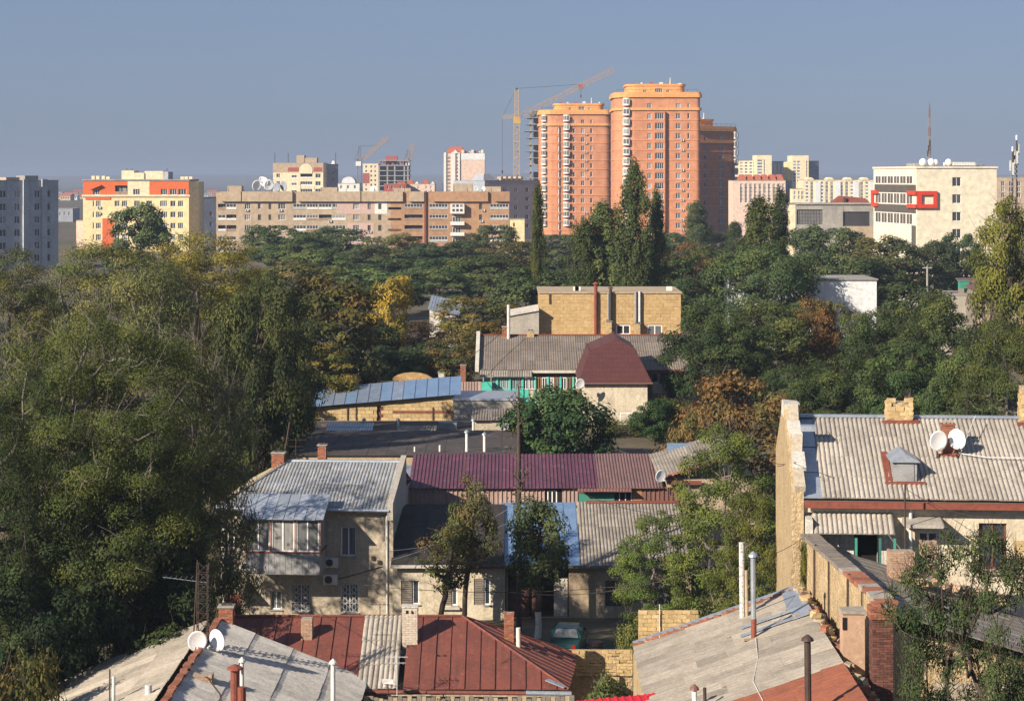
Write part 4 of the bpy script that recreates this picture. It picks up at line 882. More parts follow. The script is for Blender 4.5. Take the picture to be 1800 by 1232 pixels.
# ================================================================== middle distance: roofs and yards between the trees
def mid_mats():
    mat('old_slate', (.29,.265,.235), (.20,.18,.16), s=1.0, rnd=.16, spots=((.12,.11,.095), .6, 2.5), spots2=((.34,.28,.18), .5, 5.), bump=.008, streak=((.14,.125,.11), .5, 'y'))
    mat('brown_slate', (.215,.185,.16), (.16,.138,.122), s=.8, rnd=.12, spots=((.12,.105,.09), .5, 2), bump=.006, streak=((.12,.1,.085), .5, 'y'))
    mat('slate_shade_blue', (.30,.32,.35), (.21,.225,.25), s=.9, rnd=.16, spots=((.45,.46,.47), .6, 2.2), spots2=((.28,.23,.13), .6, 1.3), bump=.006, streak=((.16,.165,.18), .5, 'y'))  # bluish tone holds the tree shade on the front slope
    mat('slate_moss_sunlit', (.27,.245,.20), (.30,.25,.15), s=.7, rnd=.1, spots=((.33,.25,.11), .7, 1.2), bump=.006)  # moss, with the warm tone of sunlit slate painted in
    mat('flat_slate', (.36,.325,.275), (.275,.245,.205), s=1.1, rnd=.2, spots=((.22,.2,.175), .6, 2.), spots2=((.42,.385,.33), .5, 5.), bump=.01, streak=((.25,.225,.19), .5, 'y'))
    mat('purple_metal', (.135,.05,.08), (.105,.042,.066), s=.6, rough=.55, rnd=.1, spots=((.2,.11,.14), .5, 1.5), streak=((.09,.04,.06), .5, 'y'), spec=.35)
    mat('brown_metal', (.21,.105,.085), (.17,.09,.075), s=1, rough=.5, rnd=.1)
    mat('maroon_tile', (.105,.036,.036), (.088,.032,.032), s=1, rough=.5, brick=(.3,.35,(.55,.5,.5),.5))
    mat('dull_brown', (.18,.105,.10), (.14,.085,.085), s=.8, rough=.6, rnd=.12, spots=((.23,.16,.14), .5, 2), streak=((.1,.065,.06), .5, 'y'))
    mat('pink_sheet', (.40,.29,.255), (.33,.24,.21), s=1.5, rnd=.12)
    mat('zinc', (.42,.47,.54), (.33,.38,.45), s=1.0, rough=.38, met=.45, rnd=.1, spots=((.25,.28,.33), .5, 1.5))
    mat('blue_zinc', (.22,.34,.53), (.18,.285,.46), s=1.0, rough=.36, met=.35, rnd=.06)
    mat('slate_zinc', (.24,.30,.40), (.18,.235,.33), s=1, rough=.42, met=.3, rnd=.1, spots=((.33,.37,.43), .5, 1.5))
    mat('tar', (.028,.026,.026), (.045,.04,.038), s=.8, rough=.8, spots=((.09,.08,.07), .4, 1.5))
    mat('bitumen', (.08,.068,.066), (.05,.045,.046), s=.5, spots=((.17,.14,.12), .5, 1.2), bump=.01)
    mat('yellow_stone', (.50,.335,.15), (.42,.27,.115), s=.6, bump=.02, bs=5, brick=(.42,.2,(.72,.68,.62),.55), streak=((.3,.2,.1), .35), spots=((.62,.5,.33), .5, 2.5))
    mat('yellow_plaster', (.54,.42,.25), (.40,.30,.175), s=1.4, bump=.13, bs=7, streak=((.27,.19,.11), .6), spots=((.66,.56,.39), .8, 4), spots2=((.24,.18,.12), .8, 8))
    mat('cream_plaster', (.60,.54,.42), (.50,.44,.34), s=.8, bump=.025, bs=6, streak=((.32,.27,.2), .6), spots=((.68,.63,.53), .7, 1.5), spots2=((.36,.3,.22), .6, 3.5))
    mat('old_plaster', (.45,.395,.31), (.35,.305,.24), s=.8, bump=.035, bs=6, streak=((.22,.185,.14), .65), spots=((.58,.51,.41), .7, 1.6), spots2=((.27,.22,.165), .6, 4))
    mat('tan_plaster', (.44,.355,.25), (.37,.295,.205), s=.6, bump=.02, streak=((.26,.2,.14), .5))
    mat('grey_plaster', (.40,.375,.33), (.33,.31,.275), s=.8, bump=.02, streak=((.24,.22,.19), .5))
    mat('white_plaster', (.62,.60,.55), (.50,.48,.44), s=1.2, bump=.03, streak=((.33,.31,.27), .5), spots=((.42,.38,.31), .7, 3), spots2=((.28,.26,.23), .5, 7))
    mat('wall_stone', (.50,.355,.175), (.42,.285,.135), s=1.6, rnd=.07, bump=.03, bs=9, spots=((.60,.49,.32), .7, 3), spots2=((.30,.2,.1), .5, 6)); mat('blue_panel', (.38,.43,.47), (.32,.37,.41), s=2, rnd=.08); mat('wood_orange', (.36,.19,.08), (.3,.155,.07), s=3)
    mat('wood_grey', (.24,.21,.18), (.17,.15,.13), s=4); mat('green_board', (.05,.26,.19), (.045,.22,.165), s=2)
    mat('grey_board', (.30,.31,.32), (.24,.25,.26), s=2, spots=((.17,.17,.17), .4, 2)); mat('dark_brick', (.17,.075,.055), (.12,.06,.05), s=3, brick=(.26,.085,(.5,.48,.45),.6))
mid_mats()

def gable(T, x0, x1, yf, yr, yb, ze, zr, ov=.3, m='old_slate', name='roof_sheet', back=True, pitch=.2, amp=.028, sw=1.2, sl=1.75, prof='wave', zb=None, clipf=None, **k):
    """two slopes of sheets in the local frame of T; eaves at yf/yb, ridge at yr"""
    sx = (zr-ze)/(yr-yf); L = math.hypot(yr-yf+ov, (yr-yf+ov)*sx); v = Vector((0, 1, sx)).normalized()
    sheets(T, name, (x0, yf-ov, ze-ov*sx), (1,0,0), v, x1-x0, L, MT[m], pitch, amp, sw, sl, prof, clip=clipf, **k)
    if back:
        zb = ze if zb is None else zb; sb = (zr-zb)/(yb-yr); L = math.hypot(yb-yr+ov, (yb-yr+ov)*sb)
        sheets(T, name, (x1, yb+ov, zb-ov*sb), (-1,0,0), Vector((0, -1, sb)).normalized(), x1-x0, L, MT[m], pitch, amp, sw, sl, prof, **k)
    return sx
def pipe(par, pts, r, m='white_metal', name='flue', n=10, cap=None, **k):
    o = MB().tube(pts, r, n).build(name, MT[m], par, smooth=False)
    if cap:
        p = Vector(pts[-1]); c = MB().tube([p+Vector((0,0,.05)), p+Vector((0,0,.12)), p+Vector((0,0,.24))], [r*1.9, r*1.7, r*.3], n); c.tube([p, p+Vector((0,0,.06))], r*.5, 6); c.build('cowl', MT[cap], o)
    return o

# ---- yellow stone building with flues
def stone_building():
    b = Bld('stone_building', 'yellow limestone building with flat top and tall rusty flue pipes on its front', 'building', 948, 1197, 516, 184, 9, zb=5)
    ops = [b.op(1083, 1108, 571, 588, 'w2'), b.op(1138, 1164, 571, 590, 'w2')]
    m = MB()
    m.facade((0,0,0), (1,0,0), b.W, b.H, ops, .2); m.facade((b.W,0,0), (0,1,0), 9, b.H); m.facade((0,9,0), (0,-1,0), 9, b.H); m.facade((b.W,9,0), (-1,0,0), b.W, b.H)
    m.build('wall', MT['yellow_stone'], b.T)
    blocks(b.T, 'stone_block', (0,-.03,b.z(588)), (1,0,0), b.W, b.H-b.z(588), .62, .31, MT['wall_stone'], dep=.05, gap=.011, jit=.012,
           mask=lambda x, z: any(o[0]-.25 < x < o[2]+.25 and o[1] < z+b.z(588) < o[3] for o in ops))
    for o in ops:
        window(b.T, (o[0], 0, o[1]), (1,0,0), o[2]-o[0], o[3]-o[1], 2, 0, .1, .03)
    MB().box(-.12, -.14, b.H, b.W+.1, 9.1, b.H+.14).build('coping', MT['tan_plaster'], b.T)
    pipe(b.T, [(b.x(1047), -.22, b.z(592)), (b.x(1047), -.22, b.z(500))], .16, 'rust_red', cap='rust_red')
    pipe(b.T, [(b.x(1073), -.3, b.z(592)), (b.x(1073), -.3, b.z(508))], .14, 'dark_metal', cap='dark_metal'); pipe(b.T, [(b.x(1069), -.25, b.z(560)), (b.x(1069), -.25, b.z(516))], .1, 'grey_metal')
    pipe(b.T, [(b.x(1117), -.25, b.z(568)), (b.x(1117), -.25, b.z(512))], .1, 'grey_metal'); pipe(b.T, [(b.x(1124), -.25, b.z(568)), (b.x(1124), -.25, b.z(512))], .11, 'white_metal')
    chimney(b.T, b.x(1070), -.45, b.z(594), .5, .45, 1.5, 'limestone', .16, .3); chimney(b.T, b.x(1120), -.45, b.z(594), .5, .45, 1.3, 'limestone', .16, .3)
    MB().box(b.x(965), -.12, b.z(534), b.x(968), -.02, b.H).build('scupper', MT['dark_metal'], b.T)
    for px in (1009, 1012, 1175): MB().box(b.x(px), 2, b.H, b.x(px)+.5, 2.6, b.H+.5).build('roof_vent', MT['plain_white'], b.T)
    # lean-to annexe at its left
    g = Bld('annexe', 'grey rendered annexe with white sloping top left of the yellow stone building', 'annexe', 895, 948, 548, 183, 6, zb=5)
    w = g.W; h0 = g.z(556); h1 = g.z(546); k = MB()
    k.hexa([(0,0,0),(w-.03,0,0),(w-.03,6,0),(0,6,0),(0,0,h0),(w-.03,0,h1),(w-.03,6,h1),(0,6,h0)]); k.build('wall', MT['grey_plaster'], g.T)
    MB().hexa([(-.15,-.15,h0),(w-.03,-.15,h1),(w-.03,6,h1),(-.15,6,h0),(-.15,-.15,h0+.2),(w-.03,-.15,h1+.2),(w-.03,6,h1+.2),(-.15,6,h0+.2)]).build('roof', MT['white_plaster'], g.T)
stone_building()

# ---- veranda house: long old slate roof, turquoise glazed porch
def veranda_house():
    Y = 173; sc = F/Y; x0 = X(848, Y); T = thing('veranda_house', 'long house with old grey slate roof and turquoise glazed veranda', 'house', (x0, Y, 5))
    xx = lambda px, y=0: X(px, Y+y)-x0; zz = lambda py, y=0: Z(py, Y+y)-5
    W = xx(1206); ze = zz(650); zr = zz(590, 7); fe = zz(655)
    m = MB(); ops = [(xx(1145), .9, xx(1160), 2.4), (xx(1168), 0.05, xx(1183), 2.2)]
    m.facade((0,2.0,0), (1,0,0), W, ze+.5, [], .2); m.facade((W,2,0), (0,1,0), 11, ze); m.facade((0,13,0), (0,-1,0), 11, ze, top=None); m.facade((W,13,0), (-1,0,0), W, ze)
    m.face([(0,1.9,ze),(0,13,ze),(0,7,zr-.1)]); m.face([(W,1.9,ze),(W,7,zr-.1),(W,13,ze)]); m.build('wall', MT['old_plaster'], T)
    gable(T, -.3, W+.3, 0, 7, 14, ze, zr, .1, 'brown_slate', sw=1.2, sl=2.0, amp=.03)
    MB().box(-.35, 6.85, zr+.02, W+.3, 7.15, zr+.12, j=.01).build('ridge_cap', MT['rust_red'], T)
    MB().hexa([(-.62,-.2,ze-.15),(-.3,-.2,ze-.15),(-.3,7,zr-.1),(-.62,7,zr-.1),(-.62,-.2,ze+.3),(-.3,-.2,ze+.3),(-.3,7,zr+.4),(-.62,7,zr+.4)]).build('verge_wall', MT['white_plaster'], T)
    # lower strip of sheets over the veranda and the fascia beyond
    sheets(T, 'porch_sheet', (-.2, -1.35, ze-.5), (1,0,0), (0, 1, .33), xx(935)+.2, 1.5, MT['old_slate'], .2, .04, 1.2, 1.6)
    MB().box(xx(935), -.25, ze-.25, xx(1020), -.15, ze-.02).build('fascia', MT['white_plaster'], T)
    MB().box(xx(1130), -.3, ze-.22, W+.2, -.16, ze+.02).build('fascia', MT['rust_red'], T)
    # veranda front: glazed upper band, turquoise boards below
    n = 15; xa = .2; xb = xx(1018); st = (xb-xa)/n; pick = random.Random(8)
    for i in range(n):
        x = xa+i*st; blue = i < 6
        window(T, (x+.03, -.95, ze-1.55), (1,0,0), st-.06, 1.0, 2, 0, .06, .02, 'window_blue' if blue else ('wood_orange' if i in (8, 11, 13) else 'white_frame'), 'glass_curtain' if i < 7 else 'glass')
        MB().box(x, -.93, ze-2.9, x+st-.02, -.86, ze-1.58).build('front_board', MT['teal_paint' if i < 7 else ('wood_orange' if pick.random() < .4 else 'blue_panel')], T)
    for i in (3, 4, 7, 9, 10, 12): window(T, (xa+i*st+.15, -1.0, ze-2.55), (1,0,0), st-.3, .85, 2, 0, .05, .02, 'white_frame', 'glass_curtain')
    for i in range(0, n+1, 2): MB().box(xa+i*st-.07, -1.02, 0, xa+i*st+.07, -.88, ze-.5).build('post', MT['teal_paint'], T)
    MB().box(xa, -.9, ze-2.95, xb, 2, ze-2.88).build('veranda_floor', MT['wood_grey'], T)
    MB().box(xa, -.85, 0, xb, -.7, ze-2.95).build('plinth', MT['old_plaster'], T)
    # turquoise box hut at the left end
    MB().box(-.55, -1.8, zz(702), xx(865), -1.05, zz(668)).build('board_cladding', MT['teal_paint'], T)
    MB().box(xx(865)+.01, -1.75, zz(702), xx(905), -1.05, zz(690)).build('board_cladding', MT['teal_paint'], T)
    # right end: porch with white post, windows
    window(T, (xx(1148), 1.85, zz(680)), (1,0,0), .7, 1.0, 1); window(T, (xx(1166), 1.85, zz(688)), (1,0,0), .8, 1.5, 1, 0, .07, .1, 'brown_frame')
    MB().box(xx(1156), -.1, 0, xx(1158), .05, ze-.2).build('post', MT['white_plaster'], T)
    MB().box(xx(1146), -.6, zz(690), xx(1170), 1.0, zz(672)).build('porch_parapet', MT['white_plaster'], T)
    chimney(T, xx(888, 5), 6.6, zr-.1, .55, .5, .9, 'brick_red', .085); pipe(T, [(xx(894, 6), 6.3, zr-.4), (xx(894, 6), 6.3, zz(536, 6))], .14, 'white_metal')
    chimney(T, xx(933, 6), 6.8, zr-.2, .6, .5, .6, 'limestone', .1)
veranda_house_ready = mat('window_blue', (.30,.47,.50), (.26,.41,.44), s=2)
veranda_house()

def mansard():
    Y = 165; b = Bld('cottage', 'small cottage with maroon tiled mansard roof and pale plaster wall', 'cottage', 1028, 1138, 668, Y, 7.5, zb=4)
    H = b.H; W = b.W; b.walls('cream_plaster', (), left=[(3, 1.5, 4.2, 2.8, 'w2')], roof=None)
    x = b.x; k = b.z; o = .35
    pr = [(-.55, H-.15), (x(1037), k(618)), (x(1085), k(597)), (x(1118), k(615)), (W+.35, H-.15)]
    m = MB(); n = len(pr); m.v = [(p[0], -o, p[1]) for p in pr]+[(p[0], 7.9, p[1]) for p in pr]
    m.f = [tuple(range(n)), tuple(reversed(range(n, 2*n)))]+[(i, i+n, i+1+n, i+1) for i in range(n-1)]+[(0, n-1, 2*n-1, n)]; m.m = [0]*len(m.f)
    m.v = [(p[0], p[1]+(1.6*(p[2]-H)/(k(597)-H) if p[1] < 0 else 0), p[2]) for p in m.v]
    m.build('mansard_roof', MT['maroon_tile'], b.T)
    # tile courses as real laps on the front slope
    for i in range(11):
        t0 = i/11; za = H-.1+(k(615)-H)*t0
        if za > k(616): break
        l = -.5+(x(1037)+.5)*t0*1.02; r_ = W+.3-(W+.3-x(1118))*t0*1.02; y = -o+1.6*(za-H)/(k(597)-H)
        MB().hexa([(l,y-.03,za-.02),(r_,y-.03,za-.02),(r_,y+.1,za-.02),(l,y+.1,za-.02),(l+.05,y+.04,za+.2),(r_-.05,y+.04,za+.2),(r_-.05,y+.15,za+.2),(l+.05,y+.15,za+.2)]).build('tile_course', MT['maroon_tile'], b.T)
    for i in (1, 2): MB().bar((pr[i][0], pr[i][1]*0-o+1.6*(pr[i][1]-H)/(k(597)-H), pr[i][1]+.02), (pr[i][0], 7.9, pr[i][1]+.02), .16, .08).build('ridge_tile', MT['maroon_tile'], b.T)
    MB().box(-.6, -o-.06, H-.28, W+.4, -o+.1, H-.14).build('gutter', MT['brown_metal'], b.T)
    window(b.T, (x(1090), -.12, k(745)), (1,0,0), 1.3, .9, 2, 0, .08, .1)
mansard()
p = P(1020, 675, 163.5); dish('satellite_dish', 'white dish at the left wall corner of the maroon roofed cottage', p, .42, 15, 20, mast=.9)

# ---- blue metal roof shed with dappled stone wall, flat tarred roofs before it
def blue_shed():
    Y = 160; x0 = X(535, Y); T = thing('stone_shed', 'low stone shed under a long tilted blue metal roof', 'shed', (x0, Y, 4.5))
    xx = lambda px, y=0: X(px, Y+y)-x0; zz = lambda py, y=0: Z(py, Y+y)-4.5
    W = xx(797); hl = zz(716); hr = zz(692); m = MB()
    m.facade((0,0,0), (1,0,0), W, hr, [(xx(662), 0, xx(674), 2.6)], .3, top=lambda x: hl+(hr-hl)*x/W)
    m.facade((W,0,0), (0,1,0), 6, hr); m.facade((0,6,0), (0,-1,0), 6, hl); m.facade((W,6,0), (-1,0,0), W, hl); m.build('wall', MT['yellow_stone'], T)
    blocks(T, 'stone_block', (0,-.03,zz(740)), (1,0,0), W, 2.2, .6, .28, MT['limestone'], dep=.05, gap=.02, mask=lambda x, z: z+zz(740) > hl+(hr-hl)*x/W-.25 or xx(660) < x < xx(676))
    MB().box(xx(662), .15, 0, xx(674), .25, 2.55).build('door', MT['dark_brick'], T)
    MB().box(xx(690), -.06, zz(726), W-.02, -.034, zz(722)).build('pipe_run', MT['rust_red'], T)
    for px in (610, 625, 760): MB().box(xx(px), -.1, zz(738), xx(px)+.1, -.035, zz(716)).build('downpipe', MT['dark_metal'], T)
    u = Vector((W+.9, 0, hr-hl)).normalized(); v = Vector((0, 1, .22)); o = Vector((-.45, -.5, hl-.02))
    for i in range(14):
        sw_ = (W+1.1)/14; sheets(T, 'roof_panel', o+u*(i*sw_), u, v, sw_, 4.7, MT['blue_zinc' if i > 8 or i % 3 == 1 else 'slate_zinc'], sw_, .05, sw_, 4.8, 'seam', lift=.02)
blue_shed()
def flat_roofs():
    T = tag(ob('flat_roof_shed', None, None, (X(545, 150), 146, 3)), 'long low shed with dark tarred flat roof before the blue roofed shed', 'shed')
    W = X(905, 152)-X(545, 150); h = Z(756, 152)-3
    MB().box(0, 0, 0, W, 11, h-.12).build('wall', MT['tan_plaster'], T); MB().box(-.2, -.25, h-.12, W+.2, 11.2, h+.05).build('roof', MT['bitumen'], T)
    for i in range(9): MB().box(W*i/9+.02, -.2, h+.052, W*(i+1)/9-.02, 11.1, h+.06+.012*(i % 2)).build('roofing_strip', MT['bitumen'], T)
    pk = random.Random(77)
    for k, (fx, fy, w_, d_, h_, m_) in enumerate(((.10, 1.2, 3.0, 2.4, .35, 'tan_plaster'), (.45, .8, 2.4, 2.0, .3, 'grey_plaster'), (.80, 5.5, 2.6, 2.8, .8, 'old_plaster'))):
        MB().box(W*fx, fy, h, W*fx+w_, fy+d_, h+h_, j=.03).build('roof_shed', MT[m_], T)
        sheets(T, 'shed_sheet', (W*fx-.2, fy-.3, h+h_), (1,0,0), (0,1,.15), w_+.4, d_+.5, MT[('zinc', 'old_slate', 'brown_slate')[k]], .2, .04, 1.2, 1.75)
    for i in range(10):
        MB().box(-pk.uniform(.4, 1.6), -.12, 0, pk.uniform(.4, 1.2), .12, .08, j=.03).build('loose_plank', MT['wood_grey' if i % 3 else 'brown_metal'], T, (pk.uniform(1, W-1), pk.uniform(1, 9), h+.08), pk.uniform(0, 3))
    MB().box(W*.62, 6, h, W*.62+1.4, 7.2, h+.55, j=.03).build('roof_hatch', MT['grey_board'] if 'grey_board' in MT else MT['zinc'], T)
    MB().box(0, 11.25, 0, X(865, 158)-X(545, 150), 11.5, Z(738, 158)-3).build('back_kerb', MT['zinc'], T)
    for px, a, c in ((700, 750, 765), (640, 745, 757), (832, 748, 757)): pipe(T, [(X(px, 150)-X(545, 150), 4, h), (X(px, 150)-X(545, 150), 4, h+.9)], .09, 'white_metal', cap='grey_metal')
    T2 = tag(ob('flat_roof_shed', None, None, (X(515, 136), 134, 1)), 'lower shed with dark patched bitumen roof behind the purple roof', 'shed')
    W = X(915, 138)-X(515, 136); h = Z(796, 134)-1
    MB().hexa([(0,0,0),(W,0,0),(W,11,0),(0,11,0),(0,0,h-.15),(W,0,h-.15),(W,11,h+.05),(0,11,h+.05)]).build('wall', MT['tan_plaster'], T2)
    for i in range(12): MB().hexa([(W*i/12+.01,-.2,h-.14),(W*(i+1)/12-.01,-.2,h-.14),(W*(i+1)/12-.01,11.1,h+.06),(W*i/12+.01,11.1,h+.06),(W*i/12+.01,-.2,h-.1+.01*(i % 2)),(W*(i+1)/12-.01,-.2,h-.1+.01*(i % 2)),(W*(i+1)/12-.01,11.1,h+.1),(W*i/12+.01,11.1,h+.1)]).build('roofing_strip', MT['bitumen'], T2)
    for px, t, r in ((821, 762, .1), (852, 766, .1), (774, 783, .07), (730, 786, .06)):
        pipe(T2, [(X(px, 136)-X(515, 136), 1.2, h-.2), (X(px, 136)-X(515, 136), 1.2, Z(t, 135)-1)], r, 'plain_white', cap='grey_metal' if r > .08 else None)
    t3 = tag(ob('yard_wall', None, None, (X(797, 159), 159.5, 4)), 'dark rendered yard wall right of the blue roofed shed', 'wall')
    W = X(912, 160)-X(797, 159); MB().box(0, 0, 0, W, 6, Z(703, 160)-4).build('wall', MT['grey_plaster'], t3); MB().box(-.1, -.1, Z(703, 160)-4, W+.1, 6.1, Z(703, 160)-3.85).build('coping', MT['zinc'], t3)
flat_roofs()
p = P(887, 748, 150); dish('satellite_dish', 'white dish alone beside the bushy tree behind the purple roof', p, .42, 20, 20, mast=1.5)
def aerial(label, px, pyt, pyb, Y, arms=((0, 1.6, 5),), r=.025, m='grey_metal', name='tv_aerial'):
    p = P(px, pyb, Y); T = thing(name, label, 'aerial', p); h = Z(pyt, Y)-p.z
    MB().tube([(0,0,0), (0,0,h)], r, 6).build('mast', MT[m], T)
    for dz, L, n in arms:
        b = MB().bar((-L/2, 0, h-dz), (L/2, 0, h-dz), .02, .02)
        for i in range(n): x = -L/2+L*(i+.5)/n; b.bar((x, -.3+.02*i, h-dz), (x, .3-.02*i, h-dz), .014, .014)
        b.build('boom', MT[m], T)
    return T
aerial('thin tv aerial on the wall left of the lone white dish', 862, 720, 757, 152, ((.05, 1.0, 5),))
def fence_and_ruin():
    T = tag(ob('sheet_fence', None, None, (X(800, 168), 168, 5)), 'brown corrugated sheet fence left of the turquoise veranda', 'fence')
    sheets(T, 'fence_sheet', (0,0,0), (1,0,0), (0,.02,1), X(846, 168)-X(800, 168), Z(671, 168)-5, MT['pink_sheet'], .25, .05, .9, 4, 'trap')
    for i in range(3): MB().box(i*1.0, .08, 0, i*1.0+.08, .16, Z(671, 168)-5).build('post', MT['dark_metal'], T)
    T = tag(ob('ruined_wall', None, None, (X(585, 170), 170, 5)), 'ruined stone wall with a low arched gable behind the blue roofed shed', 'wall')
    x = lambda px: X(px, 170)-X(585, 170); z = lambda py: Z(py, 170)-5
    m = MB(); pts = [(0,0),(x(805),0),(x(805),z(672)),(x(762),z(670))]+[(x(725)+x(625)*0+(x(762)-x(725))*math.cos(a), z(670)+(z(655)-z(670))*math.sin(a)) for a in [math.pi*i/8 for i in range(1, 8)]]+[(x(688),z(670)),(x(620),z(668)),(x(600),z(676)),(0,z(690))]
    m.face([(p[0],0,p[1]) for p in pts]); m.face([(p[0],.5,p[1]) for p in reversed(pts)])
    for i in range(len(pts)): a = pts[i]; c = pts[(i+1) % len(pts)]; m.face([(c[0],0,c[1]),(a[0],0,a[1]),(a[0],.5,a[1]),(c[0],.5,c[1])])
    m.build('wall', MT['yellow_stone'], T)
    MB().box(x(620), -.2, z(678), x(690), .6, z(671)).build('tile_coping', MT['brick_red'], T); MB().box(x(755), -.2, z(677), x(805), .6, z(671.5)).build('tile_coping', MT['brick_red'], T)
    chimney(T, x(776), .3, z(672), .5, .4, .75, 'white_plaster', .12, .3, holes=2); chimney(T, x(814), .5, z(675), .45, .45, 1.5, 'brick_red', .085, .22)
    T = tag(ob('small_house', None, None, (X(755, 240), 240, 5)), 'blue grey roof corner of a house among the trees right of the yellow tree', 'house')
    MB().hexa([(0,0,0),(3.2,0,0),(3.2,6,0),(0,6,0),(0,0,Z(545, 240)-5),(3.2,0,Z(556, 240)-5),(3.2,6,Z(556, 240)-5),(0,6,Z(545, 240)-5)]).build('wall', MT['white_plaster'], T)
    sheets(T, 'roof_sheet', (-.2,-.3,Z(543, 240)-5), (3.4,0,-(11/15)), (0,1,.4), 3.8, 4, MT['zinc'], .3, .03, 1, 4, 'trap')
    T = tag(ob('small_house', None, None, (X(600, 205), 205, 5)), 'pale house wall and roof in shade below the yellow tree, with a tall white flue', 'house')
    w = X(652, 205)-X(600, 205); MB().box(0, 0, 0, w, 5, Z(640, 205)-5).build('wall', MT['grey_plaster'], T)
    sheets(T, 'roof_sheet', (-.2,-.3,Z(642, 205)-5), (1,0,0), (0,1,.7), w+.4, 4.5, MT['old_slate'], .2, .03, 1.2, 2)
    chimney(T, X(648, 206)-X(600, 205), 2, Z(606, 205)-5.4, .7, .6, .5, 'limestone', .12); pipe(T, [(X(648, 206)-X(600, 205), 2, Z(608, 205)-5), (X(648, 206)-X(600, 205), 2, Z(572, 205)-5)], .17, 'plain_white')
fence_and_ruin()
# ---- white shed among the trees and the grey shed at the right
def sheds_right():
    b = Bld('white_shed', 'plain white rendered shed wall standing among the trees at the right', 'shed', 1285, 1541, 494, 235, 9, zb=5)
    b.walls('whitewash', (), roof='concrete', parapet=.3)
    MB().box(-.15, -.2, b.H+.125, b.W+.15, 9.2, b.H+.25).build('coping', MT['concrete'], b.T)
    g = Bld('grey_shed', 'grey shed of vertical boards with white eaves at the right edge of the trees', 'shed', 1712, 1840, 510, 225, 8, zb=5)
    g.walls('wood_grey', (), roof=None)
    n = 26
    for i in range(n): MB().box(g.W*i/n+.02, -.05, 0, g.W*(i+1)/n-.02, -.004, g.H-.55).build('board', MT['tan_plaster' if i % 3 else 'wood_grey'], g.T)
    MB().box(-.2, -.4, g.H-.5, g.W, -.003, g.H).build('eaves_board', MT['white_plaster'], g.T); MB().hexa([(-.3,-.5,g.H),(g.W,-.5,g.H),(g.W,8,g.H+.8),(-.3,8,g.H+.8),(-.3,-.5,g.H+.15),(g.W,-.5,g.H+.15),(g.W,8,g.H+.95),(-.3,8,g.H+.95)]).build('roof', MT['brown_metal'], g.T)
    p = P(1688, 507, 228); t = thing('green_tank', 'green box on the roof edge left of the grey board shed', 'tank', p)
    MB().box(0, 0, 0, 1.0, 1.2, .75).build('body', MT['green_board'], t); MB().box(-.05, -.05, .75, 1.05, 1.25, .82).build('lid', MT['green_board'], t)
    w = Bld('low_roof', 'long pale flat roof edge behind the tree left of the grey shed', 'shed', 1600, 1712, 519, 229, 7, zb=5); w.walls('grey_plaster', (), roof='concrete', parapet=.1)
    p = P(1630, 505, 260); t = thing('utility_pole', 'pale utility pole among the trees below the office', 'pole', (p.x, p.y, 5)); MB().tube([(0,0,0),(0,0,Z(468, 260)-5)], [.16,.11], 8).build('pole', MT['concrete'], t); MB().box(-.6,-.05,Z(472,260)-5,.6,.05,Z(470,260)-5).build('crossarm', MT['concrete'], t)
sheds_right()

